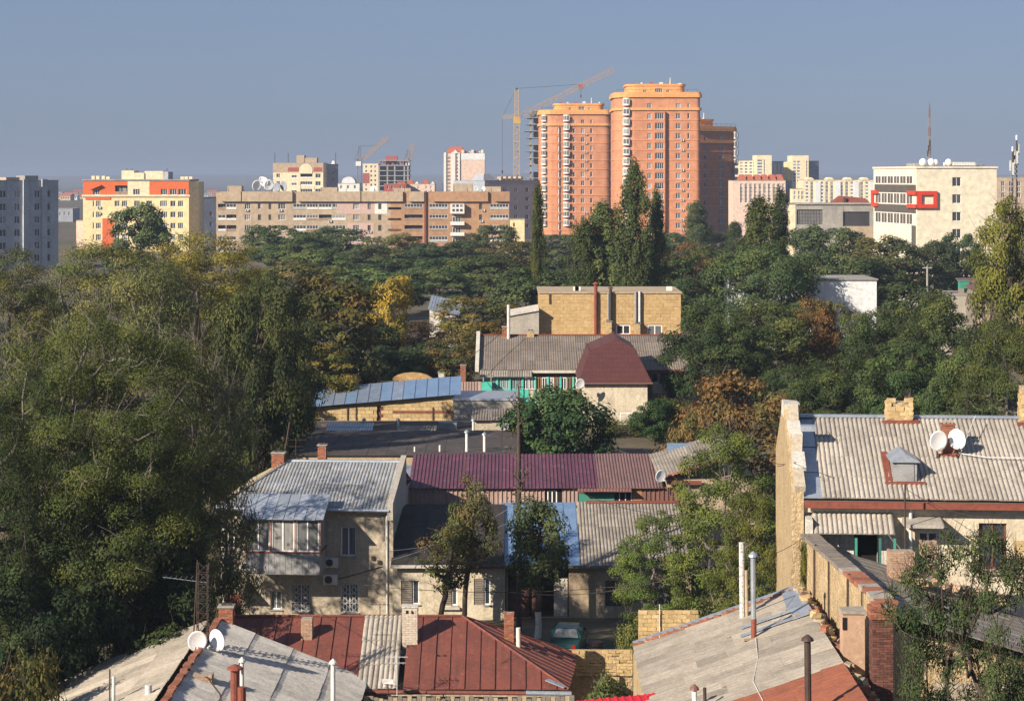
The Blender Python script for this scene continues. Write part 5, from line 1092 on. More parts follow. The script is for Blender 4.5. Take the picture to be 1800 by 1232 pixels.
# ---- purple roofed row
def purple_row():
    Y = 126; x0 = X(690, Y); T = thing('purple_roof_house', 'long low house with dark purple metal roof and pinkish sheet front', 'house', (x0, Y, 1))
    xx = lambda px, y=0: X(px, Y+y)-x0; zz = lambda py, y=0: Z(py, Y+y)-1
    ze = zz(856); zr = zz(798, 6.2); xa = xx(718); xm = xx(1052); xb = xx(1166); s = (zr-ze)/6.2; L = math.hypot(6.5, 6.5*s); v = (0,1,s)
    sheets(T, 'roof_sheet', (xa, -.3, ze-.3*s), (1,0,0), v, xm-xa, L, MT['purple_metal'], .24, .05, 1.15, L, 'trap')
    sheets(T, 'roof_sheet', (xm, -.3, ze-.3*s), (1,0,0), v, xb-xm, L, MT['dull_brown'], .19, .045, 1.15, L, 'wave')
    sheets(T, 'roof_panel', (xx(689), -.8, ze-.9), (1,0,0), (0,1,s), xa-xx(689)-.02, L+.6, MT['zinc'], .6, .03, .6, 3.4, 'seam')
    MB().box(.3, .1, 0, xx(1200), 6.2, ze-.12).build('wall', MT['old_plaster'], T); MB().face([(xb,0,ze),(xb,6.2,ze),(xb,6.2,zr)]).build('gable_wall', MT['old_plaster'], T)
    zf = zz(889)
    sheets(T, 'front_sheet', (xa, 0, zf), (1,0,0), (0,.001,1), xx(958)-xa, ze-zf, MT['pink_sheet'], .27, .06, 1.1, 3, 'trap')
    sheets(T, 'front_sheet', (xx(988), 0, zf), (1,0,0), (0,.001,1), xx(1016)-xx(988), ze-zf, MT['pink_sheet'], .27, .06, 1.1, 3, 'trap')
    sheets(T, 'front_sheet', (xx(1128), 0, zf), (1,0,0), (0,.001,1), xx(1200)-xx(1128), ze-zf, MT['brown_metal'], .27, .06, 1.1, 3, 'trap')
    MB().box(xx(958), .02, zf, xx(988), .06, ze-.05).build('opening_shade', MT['dark_void'], T); window(T, (xx(962), -.1, zf+.1), (1,0,0), .6, .85, 2)  # solid panel, painted near black for the shade inside the opening
    MB().box(xx(1016), -.03, zz(888), xx(1080), .03, zz(867)).build('green_panel', MT['green_board'], T); MB().box(xx(1016), -.05, zz(867), xx(1082), .05, zz(858)).build('brown_board', MT['brown_metal'], T)
    MB().box(xx(1080), .04, zf, xx(1112), .08, ze-.05).build('opening_shade', MT['dark_void'], T); window(T, (xx(1088), -.08, zf+.02), (1,0,0), .8, .95, 2, 0, .06)  # second panel with the opening's shade painted on
    MB().box(xx(1112), -.02, zf, xx(1128), .05, ze-.05).build('plaster_pier', MT['wood_orange'], T)
    sheets(T, 'canopy_sheet', (xx(1015), -.7, zz(862)), (1,0,0), (0,1,.3), xx(1110)-xx(1015), .8, MT['brown_metal'], .2, .03, 1.2, 1)
    p = P(1160, 838, 126); MB().box(0,0,0,.01,.01,.01)
    return T
purple_row()
p = P(1162, 837, 125.2); dish('satellite_dish', 'white dish by the right end of the purple roof', p, .4, 25, 20, mast=.8)
def tile_house():
    Y = 126; x0 = X(1170, Y); T = thing('tile_edge_house', 'small house with grey slate roof edged in broken red tiles right of the purple roof', 'house', (x0, Y, 1))
    xx = lambda px, y=0: X(px, Y+y)-x0; zz = lambda py, y=0: Z(py, Y+y)-1
    W = xx(1330); ze = zz(842); MB().box(.1, .1, 0, W, 8, ze-.05).build('wall', MT['tan_plaster'], T)
    # roof tilts up to the right, with tile verge on the near edge
    o = Vector((-.4, -.2, ze)); u = Vector((1, 0, .30)); v = Vector((0, 1, .12))
    sheets(T, 'roof_sheet', o, u, v, 5.2, 6.2, MT['old_slate'], .2, .03, 1.2, 1.75)
    pick = random.Random(3)
    for i in range(26):
        q = o+u*(i*.2)+Vector((0, -.02+pick.uniform(-.04, .04), .06)); MB().box(-.13, -.12, -.03, .13, .16, .07, j=.02).build('verge_tile', MT['brick_red'], T, tuple(q), pick.uniform(-.4, .4))
    for i in range(14):
        q = o+Vector((.4+i*.16, 6.0, .8+i*.05)); MB().box(-.12, -.12, -.03, .12, .16, .07, j=.02).build('ridge_tile', MT['brick_red'], T, tuple(q), pick.uniform(-.4, .4))
    MB().box(.2, -.3, ze-.3, 2.2, -.1, ze-.08).build('fascia', MT['rust_red'], T); MB().box(.5, 5.4, ze+1.0, 2.6, 5.6, ze+1.5).build('skylight', MT['blue_zinc'], T)
tile_house()

# ================================================================== near houses
def left_house():
    Y = 117; rz = -4.; b = Bld('old_house', 'two storey old plaster house with grey slate roof and glazed bay balcony', 'house', 388, 684, 890, Y, 11, rz, zb=0)
    T = b.T; W = b.W; H = b.H; xx = b.x; Yx = lambda x: Y-x*math.sin(R(4))
    def zz(py, px): return Z(py, Yx(xx(px)))
    ops = []
    def op(a, c, t, bt, **k): o = (xx(a), zz(bt, a), xx(c), zz(t, a)); ops.append(o); return o
    w1 = op(600, 627, 926, 977); w2 = op(403, 419, 925, 974); w3 = op(476, 496, 1038, 1071); w4 = op(514, 546, 1026, 1074); w5 = op(600, 631, 1026, 1076); dr = op(400, 424, 1030, 1084)
    m = MB(); m.facade((0,0,0), (1,0,0), W, H, ops, .28); m.facade((W,0,0), (0,1,0), 11, H); m.facade((0,11,0), (0,-1,0), 11, H); m.facade((W,11,0), (-1,0,0), W, H)
    m.build('wall', MT['old_plaster'], T)
    for o, g in ((w1, 'glass'), (w2, 'glass_curtain'), (w3, 'glass_curtain'), (w4, 'glass'), (w5, 'glass')): window(T, (o[0], 0, o[1]), (1,0,0), o[2]-o[0], o[3]-o[1], 2, 0, .07, .14, 'white_frame', g, sill=True)
    for o in (w4, w5):                   # wrought grilles
        q = MB(); w = o[2]-o[0]; h = o[3]-o[1]
        for i in range(7): q.bar((o[0]+w*i/6, .03, o[1]), (o[0]+w*i/6, .03, o[3]), .022, .022)
        for i in range(5):
            for j in range(2): q.bar((o[0]+w*(.05+.5*j), .028, o[1]+h*i/5), (o[0]+w*(.45+.5*j), .028, o[1]+h*(i+1)/5), .02, .02); q.bar((o[0]+w*(.45+.5*j), .032, o[1]+h*i/5), (o[0]+w*(.05+.5*j), .032, o[1]+h*(i+1)/5), .02, .02)
        for i in range(4): q.bar((o[0], .026, o[1]+h*i/3), (o[2], .026, o[1]+h*i/3), .025, .025)
        q.build('window_grille', MT['white_metal'], T)
    MB().box(dr[0]+.02, .12, dr[1], dr[2]-.02, .18, dr[3]).build('door', MT['rust_red'], T)
    sheets(T, 'door_canopy', (xx(396), -1.3, zz(1036, 400)), (1,0,0), (0,1,.45), 1.3, 1.4, MT['slate_moss_sunlit'], .2, .02, 1.3, 1.5)
    # cornice, gutter
    MB().box(-.1, -.22, H-.3, W, -.003, H-.08).build('cornice', MT['old_plaster'], T); MB().tube([(-.3, -.5, H-.02), (W+.1, -.5, H-.06)], .08, 8).build('gutter', MT['zinc'], T)
    # roof: front slope with hip at the left
    run = 5.6; zr = Z(811, Y+run); s = (zr-H)/run; ov = .5; L = math.hypot(run+ov, (run+ov)*s); xr = X(494, Y+run-1)-X(388, Y)
    clip = [(0, 0), (W+.4, 0), (W+.4, L), (xr+.4, L)]
    sheets(T, 'roof_sheet', (-.4, -ov, H-ov*s), (1,0,0), (0,1,s), W+.4, L, MT['slate_shade_blue'], .2, .05, 1.2, 1.75, clip=clip)
    sh = (zr-H)/xr; Lh = math.hypot(xr+.4, (xr+.4)*sh)
    sheets(T, 'roof_sheet', (-.4, 11.5, H-.1), (0,-1,0), (1,0,sh), 12, Lh, MT['slate_moss_sunlit'], .2, .05, 1.2, 1.75, clip=[(0,0),(12,0),(12-run-ov,Lh),(11.5-run,Lh)])
    MB().face([(xr,run,zr-.02),(W,run,zr-.02),(W,11.4,H-.1),(-.3,11.4,H-.1)]).build('rear_slope', MT['zinc'], T)
    MB().tube([(xr-.1, run, zr+.06), (W, run, zr+.06)], .11, 8).build('ridge_cap', MT['zinc'], T); MB().tube([(-.35, -ov, H-ov*s+.08), (xr, run, zr+.07)], .09, 8).build('hip_cap', MT['old_slate'], T)
    # fire wall on the right gable
    MB().hexa([(W,-.5,H-.6),(W+.32,-.5,H-.6),(W+.32,run+.2,H-.6),(W,run+.2,H-.6),(W,-.5,H+.35),(W+.32,-.5,H+.35),(W+.32,run+.2,zr+.45),(W,run+.2,zr+.45)]).build('fire_wall', MT['grey_plaster'], T)
    MB().box(W+.003, -.08, 0, W+.28, 0, H-.6).build('wall_pier', MT['old_plaster'], T)
    chimney(T, X(478, Y+5)-X(388, Y), 5.4, zr-.5, .75, .55, 1.05, 'brick_red', .085); chimney(T, X(553, Y+7)-X(388, Y), 7.2, zr-.4, .5, .5, 1.2, 'brick_red', .085, .22)
    # bay balcony
    d = 2.3; sb = F/(Y-d-1.5); x0 = xx(447); x1 = xx(575); zf = lambda py: CZ-(py-HZ)/sb
    zb0, zb1, zw, zt = zf(1017), zf(979), zf(919), zf(899)
    bay = MB().box(x0, -d, zb0, x1, -.003, zb0+.15); bay.box(x0, -d, zb0+.15, x1, -d+.08, zb1); bay.box(x0, -d+.08, zb0+.15, x0+.08, -.003, zb1); bay.box(x1-.08, -d+.08, zb0+.15, x1, -.003, zb1)
    bo = bay.build('bay_balcony', MT['grey_board'], T)
    n = 13
    for i in range(n): MB().box(x0+(x1-x0)*i/n+.01, -d-.025, zb0+.05, x0+(x1-x0)*(i+1)/n-.01, -d-.003, zb1-.02).build('cladding_board', MT['grey_board'], bo)
    MB().box(x0-.05, -d-.06, zb1, x1+.05, -.003, zb1+.07).build('sill_rail', MT['rust_red'], bo)
    h = zw-zb1-.08; ww = (x1-x0)/3
    for i in range(3):
        window(bo, (x0+ww*i+.05, -d, zb1+.08), (1,0,0), ww-.1, h, 2, 0, .07, .03, 'white_frame', 'glass_curtain')
        MB().box(x0+ww*i-.05, -d-.01, zb1+.08, x0+ww*i+.05, -d+.1, zw).build('post', MT['brown_pink'], bo)
    MB().box(x1-.05, -d-.01, zb1+.08, x1+.05, -d+.1, zw).build('post', MT['brown_pink'], bo)
    for j in range(5): MB().box(x1-.06, -d+.12+j*(d-.14)/5, zb1+.08, x1-.01, -d+.1+(j+1)*(d-.14)/5, zw+.25).build('side_board', MT['grey_board'], bo)
    MB().box(x0+.01, -d+.12, zb1+.08, x0+.06, -.01, zw+.2).build('side_board', MT['grey_board'], bo)
    sheets(T, 'bay_roof_panel', (x0-.25, -d-.25, zw), (1,0,0), (0,1,(zt+.32-zw)/d), x1-x0+.5, math.hypot(d+.25, (zt+.32-zw)*1.1), MT['zinc'], .6, .03, .6, 4, 'seam')
    MB().face([(x1,-d,zw),(x1,-.01,zw),(x1,-.01,zt+.3)]).build('bay_gable', MT['grey_board'], T)
    ac_unit(T, xx(573), -.02, zz(995, 573), .95); ac_unit(T, xx(571), -.02, zz(1025, 571), 1.0); ac_unit(T, xx(425), -.02, zz(1000, 425), .8)
    for px, m_ in ((394, 'plain_white'), (682, 'white_metal')): MB().tube([(xx(px), -.12, .2), (xx(px), -.12, H-.1)], .06, 8).build('downpipe', MT[m_], T)
    MB().box(xx(672), -.05, zz(950, 670), xx(676), -.004, zz(905, 670)).build('shutter', MT['wood_grey'], T)
    # cable along the wall
    MB().tube([(xx(590), -.05, zz(1018, 590)), (xx(630), -.05, zz(1008, 630)), (xx(672), -.05, zz(995, 672))], .025, 5).build('wall_cable', MT['dark_metal'], T)
    for px, py in ((657, 984), (668, 991)): MB().box(xx(px)-.1, -.1, zz(py, px), xx(px)+.1, -.003, zz(py, px)+.22).build('junction_box', MT['dark_metal'], T)
mat('brown_pink', (.36,.22,.19), (.3,.18,.155), s=3)
left_house()

def cream_house():
    Y = 115.5; b = Bld('cream_house', 'low cream plaster house with tarred black roof and three windows with shutters', 'house', 690, 888, 991, Y, 8, 0, zb=0)
    T = b.T; W = b.W; H = b.H; zr = Z(886, Y+8); s = (zr-H)/8
    ops = [b.op(705, 737, 1020, 1062), b.op(778, 804, 1020, 1064), b.op(833, 862, 1017, 1063)]
    m = MB(); m.facade((0,0,0), (1,0,0), W, H, ops, .25); m.facade((W,0,0), (0,1,0), 8, H); m.facade((0,8,0), (0,-1,0), 8, H); m.facade((W,8,0), (-1,0,0), W, H); m.build('wall', MT['cream_plaster'], T)
    for o in ops:
        w = o[2]-o[0]; window(T, (o[0]+w*.62, 0, o[1]), (1,0,0), w*.38, o[3]-o[1], 1, 0, .07, .1, 'white_frame', 'glass', sill=True)
        sh = MB()
        for i in range(11): sh.box(o[0]+.02, .04, o[1]+(o[3]-o[1])*i/11, o[0]+w*.6, .09, o[1]+(o[3]-o[1])*(i+.8)/11)
        sh.build('shutter', MT['wood_grey'], T)
    MB().box(b.x(775), -.2, b.z(1070), b.x(808), -.003, b.z(1066)).build('sill', MT['white_plaster'], T)
    n = 7
    L = math.hypot(8.3, 8.3*s)
    sheets(T, 'roofing_strip', (-.1, -.35, H-.35*s+.02), (1,0,0), (0,1,s), W+.05, L, MT['tar'], .95, .012, .95, L, 'seam', lift=.01)
    MB().box(b.x(830), -.42, H-.2, W, -.3, H-.02).build('eaves_board', MT['brown_metal'], T); MB().box(-.1, -.42, H-.16, b.x(830)-.01, -.3, H).build('eaves_board', MT['white_plaster'], T)
    # blue metal roofed part, half open below
    g = Bld('brick_house', 'low brown house with blue metal and grey slate roof and a dark open entry', 'house', 890, 1215, 991, Y+.5, 8, 0, zb=0)
    T = g.T; W = g.W; H = g.H; ops = [g.op(893, 1000, 1000, 1085), g.op(1064, 1093, 1020, 1066), g.op(1150, 1178, 1020, 1066)]
    m = MB(); m.facade((0,0,0), (1,0,0), W, H, ops, .3); m.facade((W,0,0), (0,1,0), 8, H); m.facade((0,8,0), (0,-1,0), 8, H); m.facade((W,8,0), (-1,0,0), W, H); m.build('wall', MT['tan_plaster'], T)
    o = ops[0]; MB().box(.05, 2.2, 0, o[2]+.3, 2.4, H).build('entry_wall', MT['dark_brick'], T); MB().box(g.x(935), -.06, 0, g.x(946), .3, H-.15).build('brick_pier', MT['dark_brick'], T); MB().box(g.x(974), .5, 0, g.x(998), .6, 2.2).build('door', MT['white_plaster'], T)
    MB().box(g.x(896), .1, 0, g.x(930), .25, 1.7).build('brick_infill', MT['dark_brick'], T)
    for o in ops[1:]: window(T, (o[0], 0, o[1]), (1,0,0), o[2]-o[0], o[3]-o[1], 2, .7, .05, .2, 'brown_frame', 'glass')
    s = (zr-H)/8; L = math.hypot(8.4, 8.4*s)
    xm = g.x(1022)
    sheets(T, 'roof_panel', (-.35, -.4, H-.4*s+.02), (1,0,0), (0,1,s), xm+.3, L, MT['blue_zinc'], .75, .035, .75, L/2, 'seam')
    sheets(T, 'roof_sheet', (xm, -.4, H-.4*s+.02), (1,0,0), (0,1,s), W-xm, L, MT['old_slate'], .2, .055, 1.2, 1.75)
    MB().box(0, -.45, H-.16, W, -.32, H-.01).build('eaves_board', MT['wood_grey'], T); MB().box(g.x(1040), 7.7, H+8*s+.02, W, 8.0, H+8*s+.14, j=.03).build('ridge_cap', MT['rust_red'], T)
cream_house()

# ---- big house at the right
def right_house():
    Yf, Yr, Yb = 85., 91.2, 97.5; x0 = X(1412, Yf); T = thing('slate_house', 'big old house with grey corrugated slate roof, stone chimneys and yellow gable wall', 'house', (x0, Yf, 0), R(-4.5))
    xx = lambda px, y=0: X(px, Yf+y)-x0; zz = lambda py, y=0: Z(py, Yf+y)
    W = 16.; ze = zz(868); zr = zz(734, Yr-Yf); D = Yb-Yf; yr = Yr-Yf
    ops = [(xx(1495), zz(1010), xx(1541), zz(925)), (xx(1612), zz(996), xx(1646), zz(932)), (xx(1716), zz(996), xx(1764), zz(915)), (xx(1800), zz(990), xx(1845), zz(915))]
    m = MB(); m.facade((0,0,0), (1,0,0), W, ze-.1, ops, .3); m.facade((W,0,0), (0,1,0), D, ze); m.facade((W,D,0), (-1,0,0), W, ze); m.build('wall', MT['cream_plaster'], T)
    for i in (2, 3): o = ops[i]; window(T, (o[0], 0, o[1]), (1,0,0), o[2]-o[0], o[3]-o[1], 2, .68, .09, .14, 'brown_frame', 'glass', sill=True)
    o = ops[1]; window(T, (o[0], 0, o[1]), (1,0,0), o[2]-o[0], o[3]-o[1], 2, .62, .07, .14, 'white_frame', 'glass', sill=True)
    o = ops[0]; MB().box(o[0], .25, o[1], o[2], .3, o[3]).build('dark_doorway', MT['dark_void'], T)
    # gable wall with raised coping
    gm = MB(); t = .5
    prof = [(-.35, ze+.2), (yr-.7, zr+.5), (yr+.7, zr+.5), (D+.3, ze+.2)]
    pts = [(-.12, 0), (D+.1, 0)]+[(p[0], p[1]) for p in reversed(prof)]
    gm.face([(-t, p[0], p[1]) for p in reversed(pts)]); gm.face([(0, p[0], p[1]) for p in pts])
    for i in range(len(pts)): a = pts[i]; c = pts[(i+1) % len(pts)]; gm.face([(-t,a[0],a[1]),(-t,c[0],c[1]),(0,c[0],c[1]),(0,a[0],a[1])])
    gm.build('gable_wall', MT['yellow_plaster'], T)
    for i in range(5):
        a = Vector((-t/2, -.4+(yr-.3)*i/5, ze+.22+(zr+.3-ze)*i/5)); c = Vector((-t/2, -.42+(yr-.3)*(i+1)/5, ze+.20+(zr+.3-ze)*(i+1)/5)); MB().bar(a+Vector((.1+.05*(i % 2),0,.04+.07*(i % 2))), c+Vector((.08+.06*(i % 3),0,.05+.05*(i % 3))), t-.06+.1*(i % 2), .26).build('coping_block', MT['white_plaster' if i % 2 else 'pale_stone'], T)
    MB().box(-t-.04, yr-.8, zr+.1, .14, yr+.65, zr+.72, j=.05).build('gable_pier', MT['white_plaster'], T)
    MB().box(.1, 3.2, zz(750, 4)-.1, .75, 3.9, zz(750, 4)+.12).build('vent_hood', MT['zinc'], T)
    # slates: corrugated asbestos sheets, seam flashing, gutter
    s = (zr-ze)/yr; L = math.hypot(yr+.4, (yr+.4)*s)
    sheets(T, 'roof_sheet', (.75, -.4, ze-.4*s+.03), (1,0,0), (0,1,s), W-.75, L, MT['roof_slate'], .2, .06, 1.2, 1.75)
    sheets(T, 'flashing', (.0, -.4, ze-.4*s+.02), (1,0,0), (0,1,s), .85, L, MT['zinc'], .85, 0, .85, 2.2, 'flat')
    sheets(T, 'roof_sheet', (W, D+.3, ze-.1), (-1,0,0), (0,-1,s), W-.1, L, MT['roof_slate'], .2, .055, 1.2, 1.75)
    MB().box(.0, yr-.16, zr+.06, W, yr+.16, zr+.16, j=.015).build('ridge_cap', MT['zinc'], T)
    MB().box(.02, -.62, ze-.48, W, -.42, ze-.22).build('gutter', MT['rust_red'], T); MB().box(.02, -.42, ze-.3, W, -.003, ze-.22).build('soffit', MT['wood_grey'], T)
    MB().box(.02, -.16, ze-.72, W, -.003, ze-.52).build('cornice', MT['cream_plaster'], T)
    # chimneys of rough limestone
    for px, w, h, y, rg in ((1559, 1.15, .95, yr, 2), (1797, 1.5, 1.7, yr-.1, 4)):
        c = MB().box(-w/2+.02, -.4, -.4, w/2-.02, .4, h-.2).build('chimney', MT['yellow_plaster'], T, (xx(px, y), y, zr))
        blocks(c, 'stone_block', (-w/2, -.45, 0), (1,0,0), w, h, .38, .19, MT['limestone'], dep=.2, jit=.03, ragged=rg); blocks(c, 'stone_block', (w/2, -.25, 0), (0,1,0), .7, h, .38, .19, MT['limestone'], dep=.2, jit=.03, ragged=rg); blocks(c, 'stone_block', (-w/2, .45, 0), (0,-1,0), .7, h, .38, .19, MT['limestone'], dep=.2, jit=.03, ragged=rg)
        MB().box(-w/2-.22, -.62, -.28, w/2+.22, -.47, -.02, j=.02).build('apron_flashing', MT['rust_red'], c); MB().box(w/2+.03, -.47, -.25, w/2+.22, .3, .02, j=.02).build('apron_flashing', MT['rust_red'], c)
    y = 3.3; c = chimney(T, xx(1652, y), y, ze+s*y-.1, .5, .5, 1.35, 'brick_red', .085, .25, cap=None, holes=0)
    MB().box(-.42, -.42, -.1, .42, .42, .12, j=.02).build('apron_flashing', MT['rust_red'], c); MB().box(-.3, -.3, 1.34, .3, .3, 1.4).build('chimney_cap', MT['brick_red'], c)
    for i in range(3): MB().box(-.2+i*.16, -.08, 1.4, -.1+i*.16, .08, 1.55).build('cap_brick', MT['mortar'], c)
    # dormer vent
    y = 1.4; zx = ze+s*y; xd = xx(1582, y); dm = MB().box(-.48, -.55, -.25, .48, 1.6, .72).build('dormer', MT['grey_board'], T, (xd, y, zx))
    MB().hexa([(-.62,-.7,.70),(.62,-.7,.70),(.62,1.9,.72),(-.62,1.9,.72),(-.02,-.7,1.05),(.02,-.7,1.05),(.02,1.9,1.05),(-.02,1.9,1.05)]).build('dormer_roof', MT['zinc'], dm); MB().box(-.36, -.58, -.1, .36, -.555, .62).build('hatch', MT['grey_board'], dm)
    MB().hexa([(-.8,-.5,-.22),(-.52,-.5,-.22),(-.52,1.7,.7),(-.8,1.7,.7),(-.8,-.5,-.08),(-.52,-.5,-.08),(-.52,1.7,.84),(-.8,1.7,.84)]).build('side_flashing', MT['rust_red'], dm); MB().box(-.85, -.75, -.34, .8, -.56, -.12, j=.02).build('side_flashing', MT['rust_red'], dm)
    # corrugated canopy on the left of the facade
    sheets(T, 'canopy_sheet', (xx(1428), -1.25, zz(938, -1.2)), (1,0,0), (0,1,.62), xx(1566)-xx(1428), 1.45, MT['roof_slate'], .2, .06, 1.2, 1.5)
    for px in (1500, 1541, 1566): MB().box(xx(px)-.05, -1.1, zz(1010), xx(px)+.05, -1.0, zz(936)).build('canopy_post', MT['green_board' if px != 1541 else 'teal_post'], T)
    for i in range(9): MB().box(xx(1424)+i*.2, -.08, zz(1010), xx(1424)+i*.2+.19, -.01, zz(930)).build('wall_board', MT['white_plaster'], T)
    for i in range(3): MB().box(xx(1543)+i*.2, -.08, zz(1010), xx(1543)+i*.2+.19, -.01, zz(930)).build('wall_board', MT['white_plaster'], T)
    MB().box(xx(1414), -1.15, zz(955), xx(1426), -.15, zz(905), j=.03).build('white_pillar', MT['white_plaster'], T)
    # concrete hood with sloping cheek
    MB().hexa([(xx(1583),-1.2,zz(917)),(xx(1650),-1.2,zz(917)),(xx(1650),0,zz(917)),(xx(1583),0,zz(917)),(xx(1583),-1.2,zz(911)),(xx(1650),-1.2,zz(911)),(xx(1650),0,zz(905)),(xx(1583),0,zz(905))]).build('door_hood', MT['grey_plaster'], T)
    MB().tube([(xx(1605), -.12, zz(905)), (xx(1605), -.12, zz(880)), (xx(1616), -.12, zz(878))], .05, 6).build('gas_pipe', MT['grey_metal'], T)
    MB().tube([(xx(1597), -.3, zz(1010)), (xx(1597), -.3, ze-.3)], .07, 8).build('downpipe', MT['white_metal'], T)
    # plaster patch with bare stone by the brown window
    blocks(T, 'stone_block', (xx(1775), -.05, zz(1000)), (1,0,0), 1.2, 1.3, .4, .22, MT['limestone'], dep=.06)
mat('pale_stone', (.52,.46,.36), (.40,.35,.27), s=2.5, bump=.05, bs=8, spots=((.3,.26,.2), .6, 5)); mat('teal_post', (.05,.16,.15)); mat('roof_slate', (.39,.36,.32), (.30,.275,.245), s=1.2, rnd=.12, spots=((.2,.185,.165), .55, 2.2), spots2=((.46,.43,.37), .5, 5), streak=((.2,.18,.155), .5, 'y'), bump=.006)
right_house()
p = P(1650, 775, 87.1); dish('satellite_dish', 'larger white dish facing us on the brick stack of the big slate roof', p, .43, 12, 14, 'dishes on the slate roof', mast=.9)
p = P(1682, 772, 87.3); dish('satellite_dish', 'half shaded dish turned aside beside the larger one on the slate roof', p, .43, -38, 14, 'dishes on the slate roof', mast=.9)
T = thing('dish_stay', 'thin pale conduit lying down the slate roof from the dishes', 'cable', P(1690, 797, 87.25)); MB().tube([(0,0,0),(1.0,-.3,-.12),(2.4,-.5,-.12),(4.2,-.5,-.1)], .025, 6).build('conduit', MT['white_metal'], T); MB().tube([(0,0,.1),(.5,.9,.75),(1.1,2.2,1.35)], .02, 6).build('stay', MT['white_metal'], T)
aerial('dark steel mast standing against the slate house eaves and pipe', 1591, 850, 1012, 83.2, (), .035, 'dark_metal', 'steel_mast')

# ---- lean-to roof in the right foreground, against the long yellow wall
def lean_to():
    T = thing('lean_to', 'low outbuilding under a sloping roof of pale flat sheets before the yellow wall', 'outbuilding', (0, 0, 0))
    Y1 = 82.; Y0 = 61.; xl = 4.85; zl = 6.15; zh = 8.4
    # wall line runs towards us, drifting a little to the right
    dr = Vector((-.012, -1, 0)).normalized(); far_hi = Vector((11.35, Y1, zh)); far_lo = Vector((xl, Y1, zl)); Ld = 21.
    # rows of sheets: courses run down the slope, each strip its own object
    up = (far_hi-far_lo); Ls = up.length; v = up.normalized(); u = dr; pick = random.Random(21)
    n = v.cross(u).normalized(); n = n if n.z > 0 else -n
    wst = .98; k = 0; y = 0.
    while y < Ld:
        w = wst*pick.choice((.75, 1, 1, 1.15)); x = 0.
        red = y > 11.7
        while x < Ls-.05:
            l = min(pick.choice((1.2, 1.6, 1.75, 2.2)), Ls-x)
            if Ls-x-l < .4: l = Ls-x
            isred = red
            a = far_lo+v*x+u*(y-.05)+n*(.02*(k % 2)+pick.uniform(.0, .02)); l2 = l+.1; w2 = w+.08
            b = MB(); ns = 6
            for i in range(ns):
                p0 = a+u*(w2*i/ns)+n*(.012*(i % 2)); p1 = a+u*(w2*(i+1)/ns)+n*(.012*((i+1) % 2)); e = v*l2-n*.022
                b.face([p0+n*.025, p1+n*.025, p1+e+n*.025, p0+e+n*.025]); b.face([p0, p1, p1+n*.025, p0+n*.025])
            b.face([a, a+n*.025, a+v*l2+n*.004, a+v*l2-n*.02]); b.face([a+u*w2+n*.025, a+u*w2, a+u*w2+v*l2-n*.02, a+u*w2+v*l2+n*.004])
            b.build('roof_sheet', MT['rust_sheet' if isred else 'flat_slate'], T); x += l; k += 1
        y += w
    c = [far_lo-Vector((0,0,.2)), far_hi-Vector((0,0,.2)), far_hi-Vector((0,0,.2))+u*Ld, far_lo-Vector((0,0,.2))+u*Ld]
    MB().hexa([(p.x, p.y-.1 if i < 2 else p.y, 0) for i, p in enumerate(c)]+[(p.x, p.y-.1 if i < 2 else p.y, p.z) for i, p in enumerate(c)]).build('wall', MT['yellow_plaster'], T)
    # far edge: zinc flashing over a broken brick verge
    for i in range(8):
        a = far_lo+v*(Ls*i/8)+Vector((0,.25,.12)); c_ = far_lo+v*(Ls*(i+1)/8)+Vector((0,.25,.12)); MB().bar(a, c_, .34, .06).build('verge_flashing', MT['zinc'], T)
    for i in range(24):
        a = far_lo+v*(Ls*(i+.3+pick.uniform(-.2, .2))/24)+Vector((0, pick.uniform(-.05, .12), .06)); MB().box(-.13, -.07, -.04, .13, .07, .07, j=.015).build('verge_brick', MT['brick_red'], T, tuple(a), pick.uniform(-.3, .3))
    # flashing strips along the top, lead valley
    for y0, y1, m_ in ((0., 3.0, 'zinc'), (3., 4.6, 'zinc')):
        a = far_hi+u*y0+n*.09-v*.35; b = MB().hexa([a-v*.2-n*.01, a+v*.5-n*.01, a+v*.5+u*(y1-y0)-n*.01, a-v*.35+u*(y1-y0)-n*.01, a-v*.2+n*.02, a+v*.5+n*.02, a+v*.5+u*(y1-y0)+n*.02, a-v*.35+u*(y1-y0)+n*.02]); b.build('flashing', MT[m_], T)
    for yy, x0_, x1_ in ((3.2, .62, .98), (4.4, .60, .98)):
        a = far_lo+u*yy+n*.1; MB().bar(a+v*(Ls*x0_), a+v*(Ls*x1_), .3, .03).build('valley_strip', MT['zinc'], T)
    def on(px, py):                      # point of the roof plane under a photo pixel
        d = Vector(((px-900)/F, 1, -(py-HZ)/F)); o = Vector((0,0,CZ)); return o+d*((far_lo-o).dot(n)/d.dot(n))
    def flue(px, pyb, pyt, r, m_, cap=None, lab=None, base=None):
        p = on(px, pyb); h = (pyb-pyt)/F*p.y; o = pipe(T, [tuple(p-Vector((0,0,.2))), tuple(p+Vector((-.03,0,h)))], r, m_, cap=cap)
        if base: MB().tube([tuple(p-Vector((0,0,.1))), tuple(p+Vector((0,0,base)))], r*1.08, 10).build('flue_sleeve', MT['rust_red'], o)
        if lab: o['label'] = lab
    flue(1305, 1085, 953, .11, 'speckled', None, 'tall speckled white flue'); flue(1313, 1083, 1002, .065, 'tan_plaster'); flue(1325, 1122, 980, .1, 'zinc', 'zinc', 'zinc flue with cowl and rusty sleeve', .75)
    flue(1421, 1262, 1128, .11, 'dark_metal', 'dark_metal', 'black rusty stove pipe'); flue(1222, 1245, 1214, .09, 'plain_white', 'brown_metal'); flue(1240, 1245, 1208, .06, 'dark_metal')
